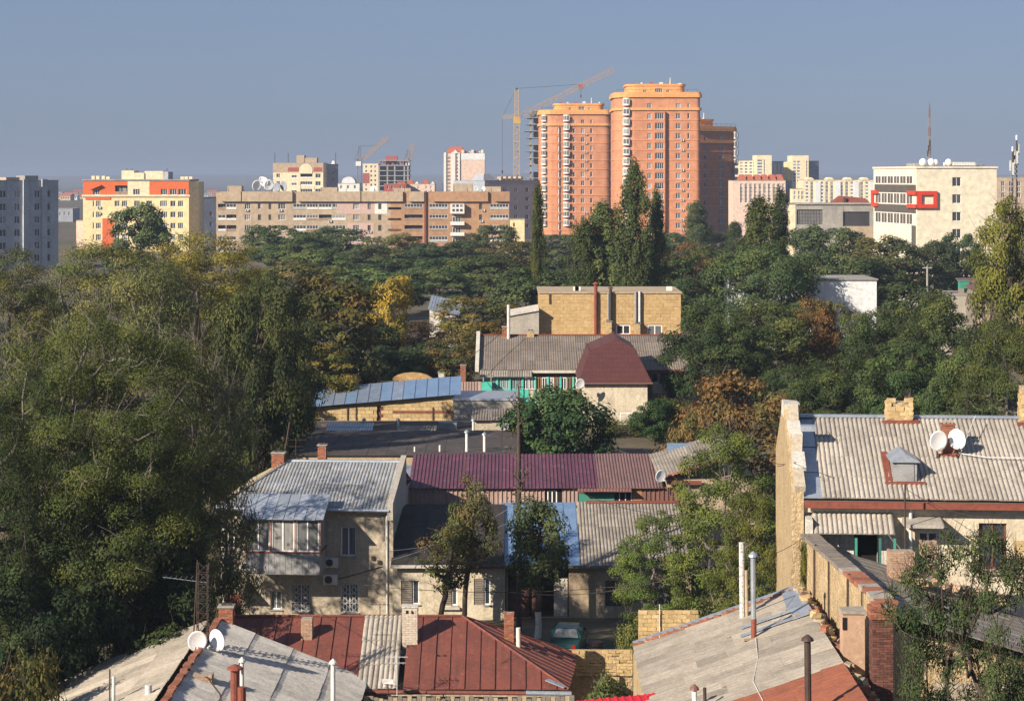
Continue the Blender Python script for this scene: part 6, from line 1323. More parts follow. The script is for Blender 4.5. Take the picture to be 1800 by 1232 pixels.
    for px, py, rz in ((1315, 1128, .3), (1200, 1105, .2), (1405, 1085, .4)):
        p = on(px, py)+n*.08; MB().box(-.2, -.08, 0, .2, .08, .05, j=.02).build('loose_board', MT['tan_plaster'], T, tuple(p), rz)
    a = on(1330, 1125)+n*.1; MB().tube([a, on(1333, 1160)+n*.06, on(1325, 1200)+n*.06, on(1345, 1240)+n*.06], .018, 5).build('loose_cable', MT['white_metal'], T)
    a = on(1340, 1122)+Vector((0,0,.6)); MB().tube([on(1325, 1122)+Vector((0,0,1.0)), on(1400, 1050)+n*.1], .012, 5).build('stay_wire', MT['dark_metal'], T)
    return on
mat('rust_sheet', (.30,.105,.06), (.24,.085,.052), s=1.4, rnd=.08, spots=((.16,.07,.045), .5, 3)); mat('speckled', (.60,.59,.56), (.28,.27,.25), s=9, lo=.5, hi=.62)
ON = lean_to()

def yellow_wall():
    a = Vector((11.9, 83.9, 0)); e = Vector((12.68, 70.4, 0)); d = (e-a); L = d.length; u = d.normalized()
    T = thing('boundary_wall', 'long high yellow plastered wall running towards us with brick end pier', 'wall', a, math.atan2(u.y, u.x)); t = .5; H = 10.3
    # local x runs towards the camera; the lit face looks to the left of the picture
    m = MB(); n = 14; pick = random.Random(31); tops = [H-.05+pick.uniform(-.05, .05) for _ in range(n+1)]
    for i in range(n):
        x0 = L*i/n; x1 = L*(i+1)/n; z0 = tops[i]; z1 = tops[i+1]
        m.face([(x1,-t*.0,0),(x0,0,0),(x0,0,z0),(x1,0,z1)]); m.face([(x0,t,0),(x1,t,0),(x1,t,z1),(x0,t,z0)]); m.face([(x0,0,z0),(x0,t,z0),(x1,t,z1),(x1,0,z1)])
    m.face([(L,0,0),(L,0,tops[-1]),(L,t,tops[-1]),(L,t,0)]); m.build('wall', MT['yellow_plaster'], T)
    for x_, r_ in ((2.6, .04), (5.3, .035), (8.6, .04), (10.9, .03)): MB().tube([(x_, -.06, 7.9), (x_, -.06, H-.1), (x_+.15, -.02, H+.12)], r_, 6).build('conduit', MT['dark_metal'], T)
    # the face that looks left is at local y=0 or y=t depending on direction; coping stones on top
    for i in range(22):
        x0 = L*i/22; c = MT['wood_grey'] if i < 12 else (MT['brick_red'] if pick.random() < .5 else MT['mortar'])
        if i > 13 and pick.random() < .12: continue
        MB().box(x0+.01, -.1, H-.06, x0+L/22-.01, t+.1, H+.09, j=.025).build('coping_stone', c, T)
    return T, u, L
YW, YU, YL = yellow_wall()
def wall_extras():
    # brick end pier: single bricks
    p = Vector((12.58, 69.6, 0)); T = thing('brick_pier', 'dark brick chimney pier at the near end of the yellow wall', 'chimney', p)
    zt = Z(1062, 69.6); MB().box(-.3, 0, 0, .34, .6, zt-.15).build('core', MT['mortar'], T)
    blocks(T, 'brick', (-.33, -.04, zt-3.9), (1,0,0), .7, 3.7, .25, .085, MT['soot_brick'], dep=.1, ragged=0); blocks(T, 'brick', (-.33, .62, zt-3.9), (0,-1,0), .62, 3.7, .25, .085, MT['soot_brick'], dep=.1)
    blocks(T, 'brick', (-.42, -.1, zt-.5), (1,0,0), .9, .5, .25, .085, MT['brick_red'], dep=.7, ragged=2)
    # whitewashed plaster shoulder against the wall
    for i, (x, y, w, z0, z1, m_) in enumerate(((11.9, 71.6, .75, 6.5, Z(1075, 71.6), 'old_plaster'),)):
        t = thing('flue_stub', 'stubby plastered brick flue in front of the yellow wall', 'chimney', (x, y, 0)); MB().box(-w/2, -.35, z0, w/2, .35, z1, j=.02).build('shaft', MT['pale_brick'], t); MB().box(-w/2-.02, -.38, z1-.55, -w/2+.12, -.30, z1-.12).build('flue_hole_patch', MT['dark_void'], t); MB().box(-w/2-.06, -.4, z1, w/2+.06, .4, z1+.1, j=.03).build('cap', MT['mortar'], t)  # near-black patch set on the shaft as a flue hole
    # rubble ridge between the pale roof and the wall
    T = thing('rubble_ridge', 'row of broken bricks and mortar along the foot of the yellow wall', 'rubble'); pick = random.Random(17)
    for i in range(130):
        y = 82-i*.107; f = pick.random(); x = 11.4+(82-y)*.055*f+f*.35; z = 8.42-f*(.2+(82-y)*.10)+pick.uniform(-.05, .14)
        MB().box(-.16, -.1, -.1, .16, .1, .1, j=.05).build('brick', MT[pick.choice(('brick_red', 'mortar', 'limestone', 'tan_plaster'))], T, (x, y, z), pick.uniform(0, 3))
    MB().hexa([(11.2,82,5.),(11.95,82,5.),(12.7,68,5.),(11.0,68,5.),(11.3,82,8.32),(11.95,82,8.25),(12.7,68,6.6),(11.05,68,8.3)]).build('mortar_bed', MT['old_plaster'], T)
    # the lower roof on the far side of the wall, and the stone house under it
    T = thing('sheet_roof_house', 'stone house with worn grey board roof behind the yellow wall', 'house', (0,0,0))
    v = Vector((1, 0, -.30)).normalized(); u = Vector((.055,-1,0)).normalized(); o = Vector((12.45, 83.6, 9.95)); n = u.cross(v); n = n if n.z > 0 else -n
    for r in range(14):
        x = 0.
        while x < 7.6:
            l = min(pick.choice((1.6, 2.0, 2.4)), 7.6-x); a = o+u*(r*.95)+v*x+n*pick.uniform(0, .02); b = MB()
            b.hexa([a, a+v*(l+.05), a+v*(l+.05)+u*.97, a+u*.97, a+n*.03, a+v*(l+.05)+n*.03, a+v*(l+.05)+u*.97+n*.045, a+u*.97+n*.045]); b.build('roof_board', MT['wood_grey' if pick.random() < .35 else 'old_slate'], T); x += l
    ex = o+v*7.6
    MB().hexa([(12.9,70.6,0),(20.2,70.6,0),(19.3,83.4,0),(12.2,83.4,0),(12.9,70.6,9.4),(20.2,70.6,7.5),(19.3,83.4,7.5),(12.2,83.4,9.7)]).build('wall', MT['yellow_plaster'], T)
    blocks(T, 'stone_block', (13.1, 70.5, 4.), (1,0,0), 7.0, 3.4, .46, .24, MT['limestone'], dep=.1, gap=.025, jit=.015, mask=lambda x, z: pick.random() < .25)
    MB().box(14.5, 70.42, 6.6, 20, 70.5, 7.6).build('plaster_band', MT['old_plaster'], T)
    c = Vector((X(1610, 82), 81.5, 8.6)); q = MB().box(-.95, -.4, 0, .35, .4, Z(968, 81.5)-8.6, j=.03).box(.36, -.35, 0, .95, .35, Z(950, 81.5)-8.6, j=.03)
    ch = chimney(T, X(1583, 80), 80, Z(1010, 80)-.2, .95, .7, 1.15, 'pale_brick', .09, .28, cap=None, holes=0); chimney(T, X(1632, 80.4), 80.4, Z(1005, 80.4)-.3, .6, .6, 1.5, 'pale_brick', .09, .28, cap=None, holes=0)
    for i in range(40):
        MB().box(-.15, -.1, -.1, .15, .1, .1, j=.05).build('loose_brick', MT[pick.choice(('pale_brick', 'limestone', 'mortar'))], T, (X(1590+i*4.6, 79), 79+pick.uniform(-.5, .5), Z(1012+i*.15, 79)+pick.uniform(-.1, .12)-.02*i), pick.uniform(0, 3))
mat('soot_brick', (.15,.06,.045), (.095,.048,.04), s=4, rnd=.3, bump=.01, spots=((.05,.04,.04), .5, 3)); mat('pale_brick', (.40,.27,.19), (.33,.22,.16), s=5, rnd=.15, bump=.01, spots=((.5,.42,.33), .5, 4))
wall_extras()

# ---- foreground left: grey sheet roof with dishes
def grey_roof():
    xr, zr, xl, xe = -12.75, 5.7, -19.6, -6.3; Yf, Yn = 89.2, 70.
    T = thing('grey_roof_house', 'foreground house with grey slate sheet roof and ridge running towards us', 'house', (xr, Yf, 0))
    s = (zr-3.1)/(xe-xr); L = math.hypot(xe-xr, zr-3.1)
    sheets(T, 'roof_sheet', (xe-xr, Yn-Yf, 3.1), (0,1,0), (-1,0,s), Yf-Yn, L, MT['roof_slate_lit'], .2, .045, 1.2, 1.75, lift=.03)
    sheets(T, 'roof_sheet', (xl-xr, 0, 3.1), (0,-1,0), (1,0,s), Yf-Yn, L, MT['flat_slate'], .2, .045, 1.2, 1.75, lift=.03)
    MB().hexa([(xl-xr+.4,Yn-Yf,0),(xe-xr-.4,Yn-Yf,0),(xe-xr-.4,-.3,0),(xl-xr+.4,-.3,0),(xl-xr+.4,Yn-Yf,3.0),(xe-xr-.4,Yn-Yf,3.0),(xe-xr-.4,-.3,3.0),(xl-xr+.4,-.3,3.0)]).build('wall', MT['tan_plaster'], T)
    MB().face([(xl-xr+.4,-.3,3),(xe-xr-.4,-.3,3),(0,-.3,zr-.2)]).build('gable_wall', MT['tan_plaster'], T)
    pick = random.Random(41)
    for i in range(40): MB().box(-.14, -.26, -.03, .14, .26, .08, j=.02).build('ridge_tile', MT['brick_red'], T, (pick.uniform(-.04, .04), -.3-i*.48, zr+.03), pick.uniform(-.1, .1))
    chimney(T, .3, .1, zr-.6, .62, .5, 1.15, 'brick_red', .085)
    k = lambda px, Y: X(px, Y)-xr
    chimney(T, .75, -9.6, zr-.7, .75, .5, .7, 'pale_brick', .1, .3, cap=None, holes=0)
    def roofz(x): return zr-s*abs(x)
    for px, Y, t, r, m_, cap in ((413, 78, 1178, .17, 'rust_red', 'rust_red'), (425.5, 78.6, 1165, .075, 'white_metal', 'white_metal'), (585.5, 80, 1168, .09, 'plain_white', 'white_metal'), (425, 77, 1207, .16, 'rust_red', None)):
        x = k(px, Y); pipe(T, [(x, Y-Yf, roofz(x)-.2), (x, Y-Yf, Z(t, Y))], r, m_, cap=cap)
    for px, Y, t, r in ((261, 77, 1203, .13), (200, 78, 1188, .06), (193, 78, 1176, .03)):
        x = k(px, Y); pipe(T, [(x, Y-Yf, roofz(x)-.4), (x, Y-Yf, Z(t, Y))], r, 'white_metal' if r > .05 else 'dark_metal')
    MB().tube([(.1, -9, zr+.1), (1.0, -10, zr-.1), (1.6, -11, zr-.45), (2.0, -13, zr-.6)], .03, 6).build('conduit', MT['dark_metal'], T)
    MB().bar((3.0, -11, roofz(3)+.05), (6.2, -9.5, roofz(6.2)+.05), .1, .06).build('roof_batten', MT['wood_orange'], T)
mat('roof_slate_lit', (.47,.455,.43), (.37,.36,.34), s=1.0, rnd=.14, spots=((.26,.25,.235), .6, 2), spots2=((.55,.53,.5), .5, 5), streak=((.24,.23,.21), .5, 'y')); grey_roof()  # paler slate: extra sunlight painted into the right slope
p = P(347, 1127, 83.5); dish('satellite_dish', 'white dish facing us on the ridge of the foreground grey roof', p, .42, 10, 12, 'dishes on the foreground roof', mast=1.1)
p = P(381, 1125, 83.8); dish('satellite_dish', 'half shaded dish turned aside on the foreground grey roof', p, .44, -36, 12, 'dishes on the foreground roof', mast=1.1)
def lattice_aerial():
    p = P(350, 1160, 84.5); T = thing('lattice_aerial', 'slim lattice aerial tower beside the dishes on the grey roof', 'aerial', p); h = Z(990, 84.5)-p.z
    lattice('mast', (0.15,0,0), (.15,0,h), .42, .42, 'dark_metal', T, .022); MB().tube([(-.28,-.1,-.3), (-.05,-.1,h*1.04)], .03, 6).build('stay_pole', MT['dark_metal'], T)
    b = MB().bar((-1.5,0,h*.86), (.4,0,h*.8), .02, .02)
    for i in range(8): b.bar((-1.4+.22*i,-.25,h*.857), (-1.4+.22*i,.25,h*.857), .012, .012)
    b.build('boom', MT['grey_metal'], T)
lattice_aerial()

# ---- red metal roof
def red_roof():
    T = thing('red_roof_house', 'low house with hipped dark red seamed metal roof and three chimneys', 'house', (0, 0, 0))
    ye, yr = 88.0, 93.0; ze = 2.95; zr = Z(1084, yr); s = (zr-ze)/(yr-ye); xL = -12.6; xa = X(812, yr); xb = 2.45; L = math.hypot(yr-ye, zr-ze); v = (0,1,s)
    xc0 = X(640, ye); xc1 = X(705, ye)
    # front slope: seamed panels, clipped at the hip; a strip of corrugated slate let in
    o = (xL, ye, ze); clip = [(0, 0), (xb-xL, 0), (xa-xL, L), (0, L)]
    pw = .66; n = math.ceil((xb-xL)/pw)
    for i in range(n):
        x = xL+i*pw
        if -6.6 < x < -5.3: continue
        x0 = x-xL; sheets(T, 'roof_panel', (x, ye, ze), (1,0,0), v, pw, L, MT['red_metal'], pw, .05, pw, L+.1, 'seam', clip=[(c[0]-x0, c[1]) for c in clip], lift=.015)
    sheets(T, 'slate_strip', (-6.68, ye-.05, ze-.0), (1,0,0), v, 1.75, L, MT['roof_slate'], .2, .055, .9, 1.75, lift=.05)
    # hip end on the right: lies back to the far corner
    C = Vector((3.1, 96.2, 2.55)); B_ = Vector((xb, ye, ze)); A = Vector((xa, yr, zr)); e = (C-B_); u = e.normalized(); t = (A-B_).dot(u); up = (A-B_)-u*t; Lh = up.length
    for i in range(math.ceil(e.length/.7)): sheets(T, 'hip_panel', B_+u*(i*.7), u, up, .7, Lh, MT['red_metal'], .7, .04, .7, Lh+.1, 'seam', clip=[(-i*.7, 0), (e.length-i*.7, 0), (t-i*.7, Lh)], lift=.02)
    MB().face([(xL,yr,zr),(xa,yr,zr),C,(xL,98,ze-.4)][::-1]).build('rear_slope', MT['red_metal'], T)
    MB().tube([(xL, yr, zr+.05), (xa, yr, zr+.05)], .07, 6).build('ridge_cap', MT['red_metal'], T); MB().tube([B_+Vector((0,0,.04)), A+Vector((0,0,.05))], .06, 6).build('hip_cap', MT['red_metal'], T); MB().tube([C+Vector((0,0,.04)), A+Vector((0,0,.05))], .06, 6).build('hip_cap', MT['red_metal'], T)
    MB().hexa([(xL,ye+.4,0),(xb-.4,ye+.4,0),(2.7,95.8,0),(xL,97.5,0),(xL,ye+.4,ze-.1),(xb-.4,ye+.4,ze-.1),(2.7,95.8,ze-.55),(xL,97.5,ze-.5)]).build('wall', MT['old_plaster'], T)
    MB().tube([(-6.6, ye-.12, ze-.05), (1.2, ye-.12, ze-.12)], .09, 8).build('gutter', MT['red_metal'], T); MB().tube([(.6, ye-.15, ze-.1), (xb+.1, ye-.15, ze-.14)], .11, 8).build('gutter', MT['zinc'], T); MB().bar((1.5, ye+.5, ze+.32), (2.3, ye+.05, ze+.1), .3, .04).build('corner_patch', MT['zinc'], T)
    def rz_(x, y): return ze+s*(y-ye)
    y = 91.3; c = chimney(T, X(721, y), y, rz_(0, y)-.3, .68, .55, Z(1066, y)-rz_(0, y)+.3, 'white_brick', .1, .3, cap=None, holes=0); MB().box(-.36, -.29, Z(1066, y)-rz_(0, y)+.3, .36, .29, Z(1066, y)-rz_(0, y)+.36).build('chimney_cap', MT['white_plaster'], c)
    hh = Z(1066, y)-rz_(0, y)+.3
    for dx in (-.12, .12): MB().box(dx-.06, -.29, hh-.26, dx+.06, -.276, hh-.1).build('flue_hole_patch', MT['dark_void'], c)  # near-black patches laid on the stack as flue holes
    y = 91.6; chimney(T, X(540, y), y, rz_(0, y)-.2, .5, .5, Z(1085, y)-rz_(0, y)+.2, 'pale_brick', .085, .25, cap=None, holes=0)
    y = 92.6; chimney(T, X(895, y), y, 3.1, .45, .45, Z(1076, y)-3.1, 'brick_red', .085, .22, cap=None, holes=0); pipe(T, [(X(912, 92), 92, 3.2), (X(911, 92), 92, Z(1103, 92))], .1, 'plain_white')
    for px, py in ((780, 1105), (770, 1155), (768, 1175), (950, 1160), (962, 1150), (940, 1170), (905, 1135), (975, 1172)):
        MB().box(-.05, -.03, 0, .05, .03, .06).build('roof_clip', MT['dark_metal'], T, (X(px, 90), 90.2, rz_(0, 90.2)+.04) if px < 850 else tuple(B_+(C-B_)*.35+(A-B_)*(.5-(px-900)/180*.4)+Vector((0,0,.08))))
mat('red_metal', (.185,.06,.045), (.14,.05,.04), s=.9, rough=.6, rnd=.12, spots=((.10,.045,.035), .5, 2.), spots2=((.25,.11,.075), .5, 5.), streak=((.085,.04,.034), .6, 'y'), spec=.3); mat('white_brick', (.56,.5,.42), (.47,.4,.33), s=4, rnd=.1, bump=.01, spots=((.36,.24,.18), .5, 3)); red_roof()
aerial('white tv aerial with crossed arms at the eaves of the red roof', 698, 1150, 1222, 86.8, ((.1, .9, 4), (.35, .7, 4)), .02, 'white_metal')
aerial('bent tv aerial on the slate strip of the red roof', 672, 1112, 1135, 90, ((.08, .8, 3),), .02, 'dark_metal')
aerial('thin tv aerial before the lower windows of the old house', 668, 1060, 1105, 95, ((.06, .9, 5),), .02, 'dark_metal')
T = thing('yard_lamp', 'small white floodlight at the lower end of the slate strip', 'lamp', P(682, 1200, 87)); MB().box(-.25, -.12, 0, .25, .1, .14, j=.02).build('housing', MT['plain_white'], T); MB().tube([(0,0,-.4),(0,0,.02)], .03, 6).build('bracket', MT['dark_metal'], T)
# scarlet roof corner at the bottom edge, dark yard walls
T = thing('scarlet_roof', 'scarlet sheet roof corner at the bottom edge beside the pale sheet roof', 'roof', (0,0,0)); sheets(T, 'roof_sheet', (X(985, 74), 72.4, Z(1240, 72.4)-.35), (1,.12,.07), (-.1,1,.1), 3.6, 1.2, MT['scarlet'] if 'scarlet' in MT else mat('scarlet', (.55,.02,.035), (.5,.02,.03), rough=.5), .25, .03, 1.1, 3, 'trap')
def yard_walls():
    Y = 99; T = thing('stone_wall', 'stretch of rough yellow stone wall left of the pale sheet roof', 'wall', (X(1123, Y), Y, 0)); W = X(1228, Y)-X(1123, Y); H = Z(1072, Y)
    MB().box(0, .1, 0, W, .5, H-.1).build('core', MT['yellow_plaster'], T); blocks(T, 'stone_block', (0, 0, H-2.2), (1,0,0), W, 2.2, .42, .2, MT['limestone'], dep=.12, gap=.02, jit=.015, ragged=1)
    MB().tube([(1.0, -.08, H-1.6), (1.0, -.08, H+.3)], .03, 6).build('standpipe', MT['white_metal'], T)
    Y = 96; T = thing('stone_wall', 'low rough stone garden wall behind the red roof hip', 'wall', (X(1000, Y), Y, 0)); W = X(1112, Y)-X(1000, Y); H = Z(1142, Y)
    MB().box(0, .1, 0, W, .5, H-.08).build('core', MT['yellow_plaster'], T); blocks(T, 'stone_block', (0, 0, H-1.2), (1,0,0), W, 1.2, .34, .15, MT['limestone'], dep=.12, gap=.02, jit=.02, ragged=1)
    Y = 86.5; T = thing('yard_fence', 'weathered board fence below the eaves of the red roof', 'fence', (X(640, Y), Y, 0)); W = X(1010, Y)-X(640, Y)
    pick = random.Random(6)
    for i in range(44): MB().box(W*i/44+.01, 0, 0, W*(i+1)/44-.012, .03, Z(1224, Y)+pick.uniform(-.12, .06)).build('board', MT['wood_grey' if i % 3 else 'tan_plaster'], T)
yard_walls()

# ---- parked cars
def car(label, loc, rz, paint):
    T = thing('parked_car', label, 'car', loc, R(rz))
    st = [(-2.05,.32,.62,.62,.78),(-1.95,.25,.82,.74,.84),(-1.2,.22,.95,.80,.86),(-.75,.22,1.0,.82,.86),(.0,.22,.98,.83,.87),(.8,.22,.96,.82,.86),(1.7,.24,.86,.76,.84),(2.0,.3,.68,.64,.76)]
    def loft(prof, name, m, close=True):
        b = MB()
        for x, z0, z1, wt, wb in prof: b.v += [(x,-wb,z0),(x,-wb*1.0,(z0+z1)*.55),(x,-wt,z1),(x,wt,z1),(x,wb,(z0+z1)*.55),(x,wb,z0)]
        for i in range(len(prof)-1):
            for j in range(6): a = i*6+j; c = i*6+(j+1) % 6; b.f.append((a, c, c+6, a+6)); b.m.append(0)
        b.f.append((5,4,3,2,1,0)); b.m.append(0); e = (len(prof)-1)*6; b.f.append(tuple(e+k for k in range(6))); b.m.append(0)
        return b.build(name, m, T)
    loft(st, 'body', paint)
    cab = [(-1.3,.9,.98,.72,.8),(-.85,.9,1.38,.58,.8),(-.3,.9,1.44,.57,.8),(.45,.9,1.40,.57,.8),(1.15,.9,.97,.70,.8)]
    loft(cab, 'cabin', paint)
    g = MB(); g.face([(-1.31,-.66,1.0),(-1.31,.66,1.0),(-.89,.52,1.355),(-.89,-.52,1.355)][::-1]); g.build('rear_window', MT['glass'], T)
    MB().face([(1.17,-.66,.99),(1.17,.66,.99),(.49,.52,1.37),(.49,-.52,1.37)]).build('windscreen', MT['glass'], T)
    for sy in (-1, 1):
        MB().face([(-.95,sy*.735,1.02),(-.12,sy*.745,1.02),(-.12,sy*.60,1.36),(-.75,sy*.60,1.33)][::sy]).build('side_window', MT['glass'], T); MB().face([(-.05,sy*.745,1.02),(.9,sy*.735,1.02),(.42,sy*.60,1.34),(-.05,sy*.60,1.36)][::sy]).build('side_window', MT['glass'], T)
        for wx in (-1.28, 1.28):
            w = MB().tube([(wx, sy*.66, .30), (wx, sy*.86, .30)], .30, 16).build('wheel', MT['dark_metal'], T); MB().tube([(wx, sy*.85, .30), (wx, sy*.875, .30)], .18, 12).build('rim', MT['white_metal'], w)
        MB().box(-2.07, sy*.5-.12, .6, -2.0, sy*.5+.12, .76).build('tail_light', MT['tail_red'], T); MB().box(1.9, sy*.5-.14, .56, 2.02, sy*.5+.14, .7).build('headlight', MT['white_metal'], T); MB().box(.75, sy*.84-.07, .98, .9, sy*.84+.07, 1.1).build('mirror', paint, T)
    MB().box(-2.12, -.76, .34, -1.98, .76, .52).build('rear_bumper', MT['dark_metal'], T); MB().box(1.95, -.74, .32, 2.08, .74, .5).build('front_bumper', MT['dark_metal'], T); MB().box(-2.135, -.26, .40, -2.122, .26, .5).build('number_plate', MT['plain_white'], T)
mat('tail_red', (.4,.02,.02), rough=.3)
gp = mat('car_green', (.007,.055,.05), (.006,.046,.043), rough=.22, spec=.6); rp = mat('car_red', (.26,.015,.05), (.23,.014,.045), rough=.22, spec=.6)
car('dark green hatchback parked under the trees in the yard', (X(999, 108), 108, 0), 82, gp)
car('dark red car roof showing behind the red metal roof', (X(862, 104), 104.5, 0), 10, rp)
T = thing('oil_drum', 'dark round tyre heap beside the green car', 'tyres', (X(1048, 106), 106, 0)); 
for i in range(4): MB().tube([(0,0,.02+.24*i),(0,0,.22+.24*i)], .36, 16).build('tyre', MT['dark_metal'], T)

# ---- overhead wires
def wire(label, a, b, sag=.6, r=.014, m='dark_metal'):
    a = Vector(a); b = Vector(b); pts = [a.lerp(b, i/12)-Vector((0,0,sag*4*(i/12)*(1-i/12))) for i in range(13)]
    o = MB().tube([p-a for p in pts], r, 5).build('overhead_wire', MT[m], None, tuple(a)); return tag(o, label, 'wire')
wire('pale wire from the old house corner rising right over the cream house roof', P(684, 985, 114), P(900, 890, 118), .3, .016, 'grey_metal')
wire('second pale wire below the first over the black roof', P(684, 968, 114), P(905, 915, 118), .3, .016, 'grey_metal')
wire('long wire crossing before the cream house windows', P(640, 1028, 112), P(1180, 1020, 108), .5, .016)
wire('wire running up to the veranda house chimney past the dark trees', P(790, 645, 168), P(892, 575, 178), .3, .025)
wire('sagging wire over the slate roof under the stone chimney', P(1455, 758, 88.5), P(1583, 745, 90.5), 1.2, .014)
wire('wire sagging across the lower slate roof by the dormer', P(1440, 830, 86), P(1800, 825, 86), .9, .012)
wire('wire on the gable wall of the slate house', P(1356, 812, 96), P(1400, 812, 85), .1, .014)
wire('wire sagging over the foreground red roof', P(670, 1200, 87.5), P(905, 1150, 90), .7, .014)
wire('wire from the steel mast across the bottom of the slate roof', P(1591, 858, 83.2), P(1810, 905, 70), .5, .013)
wire('thin wire from the lattice aerial to the old house', P(352, 995, 84.5), P(470, 905, 112), .8, .012)
wire('thin wire from the pale flue to the yellow wall top', P(1305, 985, 79), P(1412, 945, 83), .2, .012)
wire('low wire crossing the yard before the brown house', P(890, 1040, 109), P(1230, 1000, 104), .6, .014)
wire('wire from the bare tree to the brown house roof', P(912, 800, 112.5), P(1190, 905, 112), .8, .014)
aerial('small tv aerial on the ridge of the big slate roof between the chimneys', 1700, 690, 730, 91, ((.1, 1.0, 6), (.5, .8, 5)), .02, 'dark_metal')
aerial('small tv aerial on the tarred shed right of the fire wall', 745, 765, 800, 140, ((.1, 1.2, 6),), .025, 'dark_metal')
aerial('tv aerial on the left of the old house ridge', 520, 770, 812, 123, ((.1, 1.2, 6), (.5, .9, 4)), .025, 'dark_metal')

# ================================================================== trees
def tree_meshes(seed, H, Rr, zb, shape, nc, rc, nl, ls, cols, flat=.7, trunk=.25, lean=(0, 0), twigs=0, leafm='leaf', barkm='bark', shell=.45, up=.5, whitewash=0., spread=.55, fork=.6):
    """a tapered trunk whose limbs reach every leaf clump, and a crown of single leaves in uneven clumps"""
    g = np.random.default_rng(seed)
    lob = [(g.uniform(0, 2*np.pi), int(g.integers(1, 4)), g.uniform(.06, .2)) for _ in range(4)]
    def env(t, a):
        if shape == 'poplar': r = min(1, (t/.12)**.5)*(1-t**6)**.6*(.84+.16*math.sin(8*t+2*a))
        elif shape == 'vase': r = .35+.65*math.sin(math.pi*min(1, (.12+.80*t)))**.8*(.6+.5*t)
        elif shape == 'flat': r = (max(0, 1-(2*t-1)**4))**.5
        else: r = max(0, 1-abs(2*t-.9)**2.4/1.3)**.55
        return Rr*r*(1+sum(q*math.cos(k*(a-p)+3*t) for p, k, q in lob))
    C = []
    hc = H-zb
    tries = 0
    while len(C) < nc and tries < nc*40:
        tries += 1
        t = g.random(); a = g.uniform(0, 2*np.pi); e = env(t, a)-rc*.55
        if e < .02*Rr or (shape != 'poplar' and g.random() > (max(e, .01)/Rr)+.15): continue
        r = e*(shell+(1-shell)*math.sqrt(g.random())) if g.random() < .8 else e*math.sqrt(g.random())
        z = zb+rc*.5*flat+(hc-rc*flat)*t
        p = np.array([r*math.cos(a)+lean[0]*z/H, r*math.sin(a)+lean[1]*z/H, z])
        if C and np.min(np.linalg.norm(np.array(C)-p, axis=1)) < rc*spread: continue
        C.append(p)
    C = np.array(C); nc = len(C)
    # skeleton
    nodes = []; par = []
    top = zb+fork*hc; k = 7
    for i in range(k+1):
        z = top*i/k; nodes.append(np.array([lean[0]*z/H+g.normal(0, .012*H)*(i > 0)*(shape != 'poplar'), lean[1]*z/H+g.normal(0, .012*H)*(i > 0)*(shape != 'poplar'), z])); par.append(i-1)
    order = np.argsort(np.hypot(C[:, 0]-lean[0]*C[:, 2]/H, C[:, 1]-lean[1]*C[:, 2]/H)+.25*np.abs(C[:, 2]-top)); tip = {}
    for j in order:
        c = C[j]; A = np.array(nodes); d = np.linalg.norm(A-c, axis=1); cost = d+1.1*np.maximum(0, A[:, 2]-c[2]+.25*np.hypot(A[:, 0]-c[0], A[:, 1]-c[1]))
        cost[:2] += 50
        q = int(np.argmin(cost)); a = nodes[q]; L = np.linalg.norm(c-a); prev = q; n = 2 if L < 2.5 else 3
        for i in range(1, n+1):
            t = i/n; p = a+(c-a)*t+np.array([0, 0, -.10*L*math.sin(math.pi*t)])+g.normal(0, .05*L, 3)*(i < n); nodes.append(p); par.append(prev); prev = len(nodes)-1
        tip[j] = prev
    N = len(nodes); cnt = np.zeros(N)
    for j in tip: cnt[tip[j]] += 1
    for i in range(N-1, 0, -1): cnt[par[i]] += cnt[i]
    rad = trunk*np.power(np.maximum(cnt, .6)/max(nc, 1), .46); rad[0] *= 1.25
    b = MB()
    for i in range(1, N):
        p = par[i]; a = Vector(nodes[p]); c = Vector(nodes[i])
        if (c-a).length < 1e-4: continue
        d = (c-a).normalized(); n = 7 if rad[i] > .09 else 4; f = d.orthogonal().normalized(); w = d.cross(f); base = len(b.v)
        r0 = rad[p] if p < i and (p <= k or cnt[p] < cnt[i]*1.6) else min(rad[p], rad[i]*1.25)
        for (pt, r) in ((a-d*r0*.3, r0), (c+d*rad[i]*.2, rad[i])):
            for s in range(n): an = 2*math.pi*s/n; b.v.append(tuple(pt+(f*math.cos(an)+w*math.sin(an))*r))
        for s in range(n): b.f.append((base+s, base+(s+1) % n, base+n+(s+1) % n, base+n+s)); b.m.append(1 if whitewash and c.z < whitewash else 0)
    if twigs:
        for j in range(nc):
            for _ in range(twigs):
                d = g.normal(0, 1, 3); d[2] = abs(d[2])*.7+.2; d /= np.linalg.norm(d); a = Vector(C[j]); m1 = a+Vector(d*rc*.6)+Vector(g.normal(0, rc*.12, 3)); e = m1+Vector(d*rc*.7)+Vector(g.normal(0, rc*.2, 3))
                base = len(b.v); f = Vector(d).orthogonal().normalized(); w = Vector(d).cross(f)
                for (pt, r) in ((a, .03), (m1, .02), (e, .009)):
                    for s in range(3): an = 2*math.pi*s/3; b.v.append(tuple(pt+(f*math.cos(an)+w*math.sin(an))*r))
                for q in range(2):
                    for s in range(3): b.f.append((base+q*3+s, base+q*3+(s+1) % 3, base+q*3+3+(s+1) % 3, base+q*3+3+s)); b.m.append(0)
    tm = b.mesh('trunk', [MT[barkm], MT['white_plaster']]); tm.polygons.foreach_set('use_smooth', [True]*len(tm.polygons))
    # leaves
    cs = g.uniform(.6, 1.35, nc); wgt = cs**2; per = np.maximum(1, (nl*wgt/wgt.sum()).astype(int)); idx = np.repeat(np.arange(nc), per); M = len(idx)
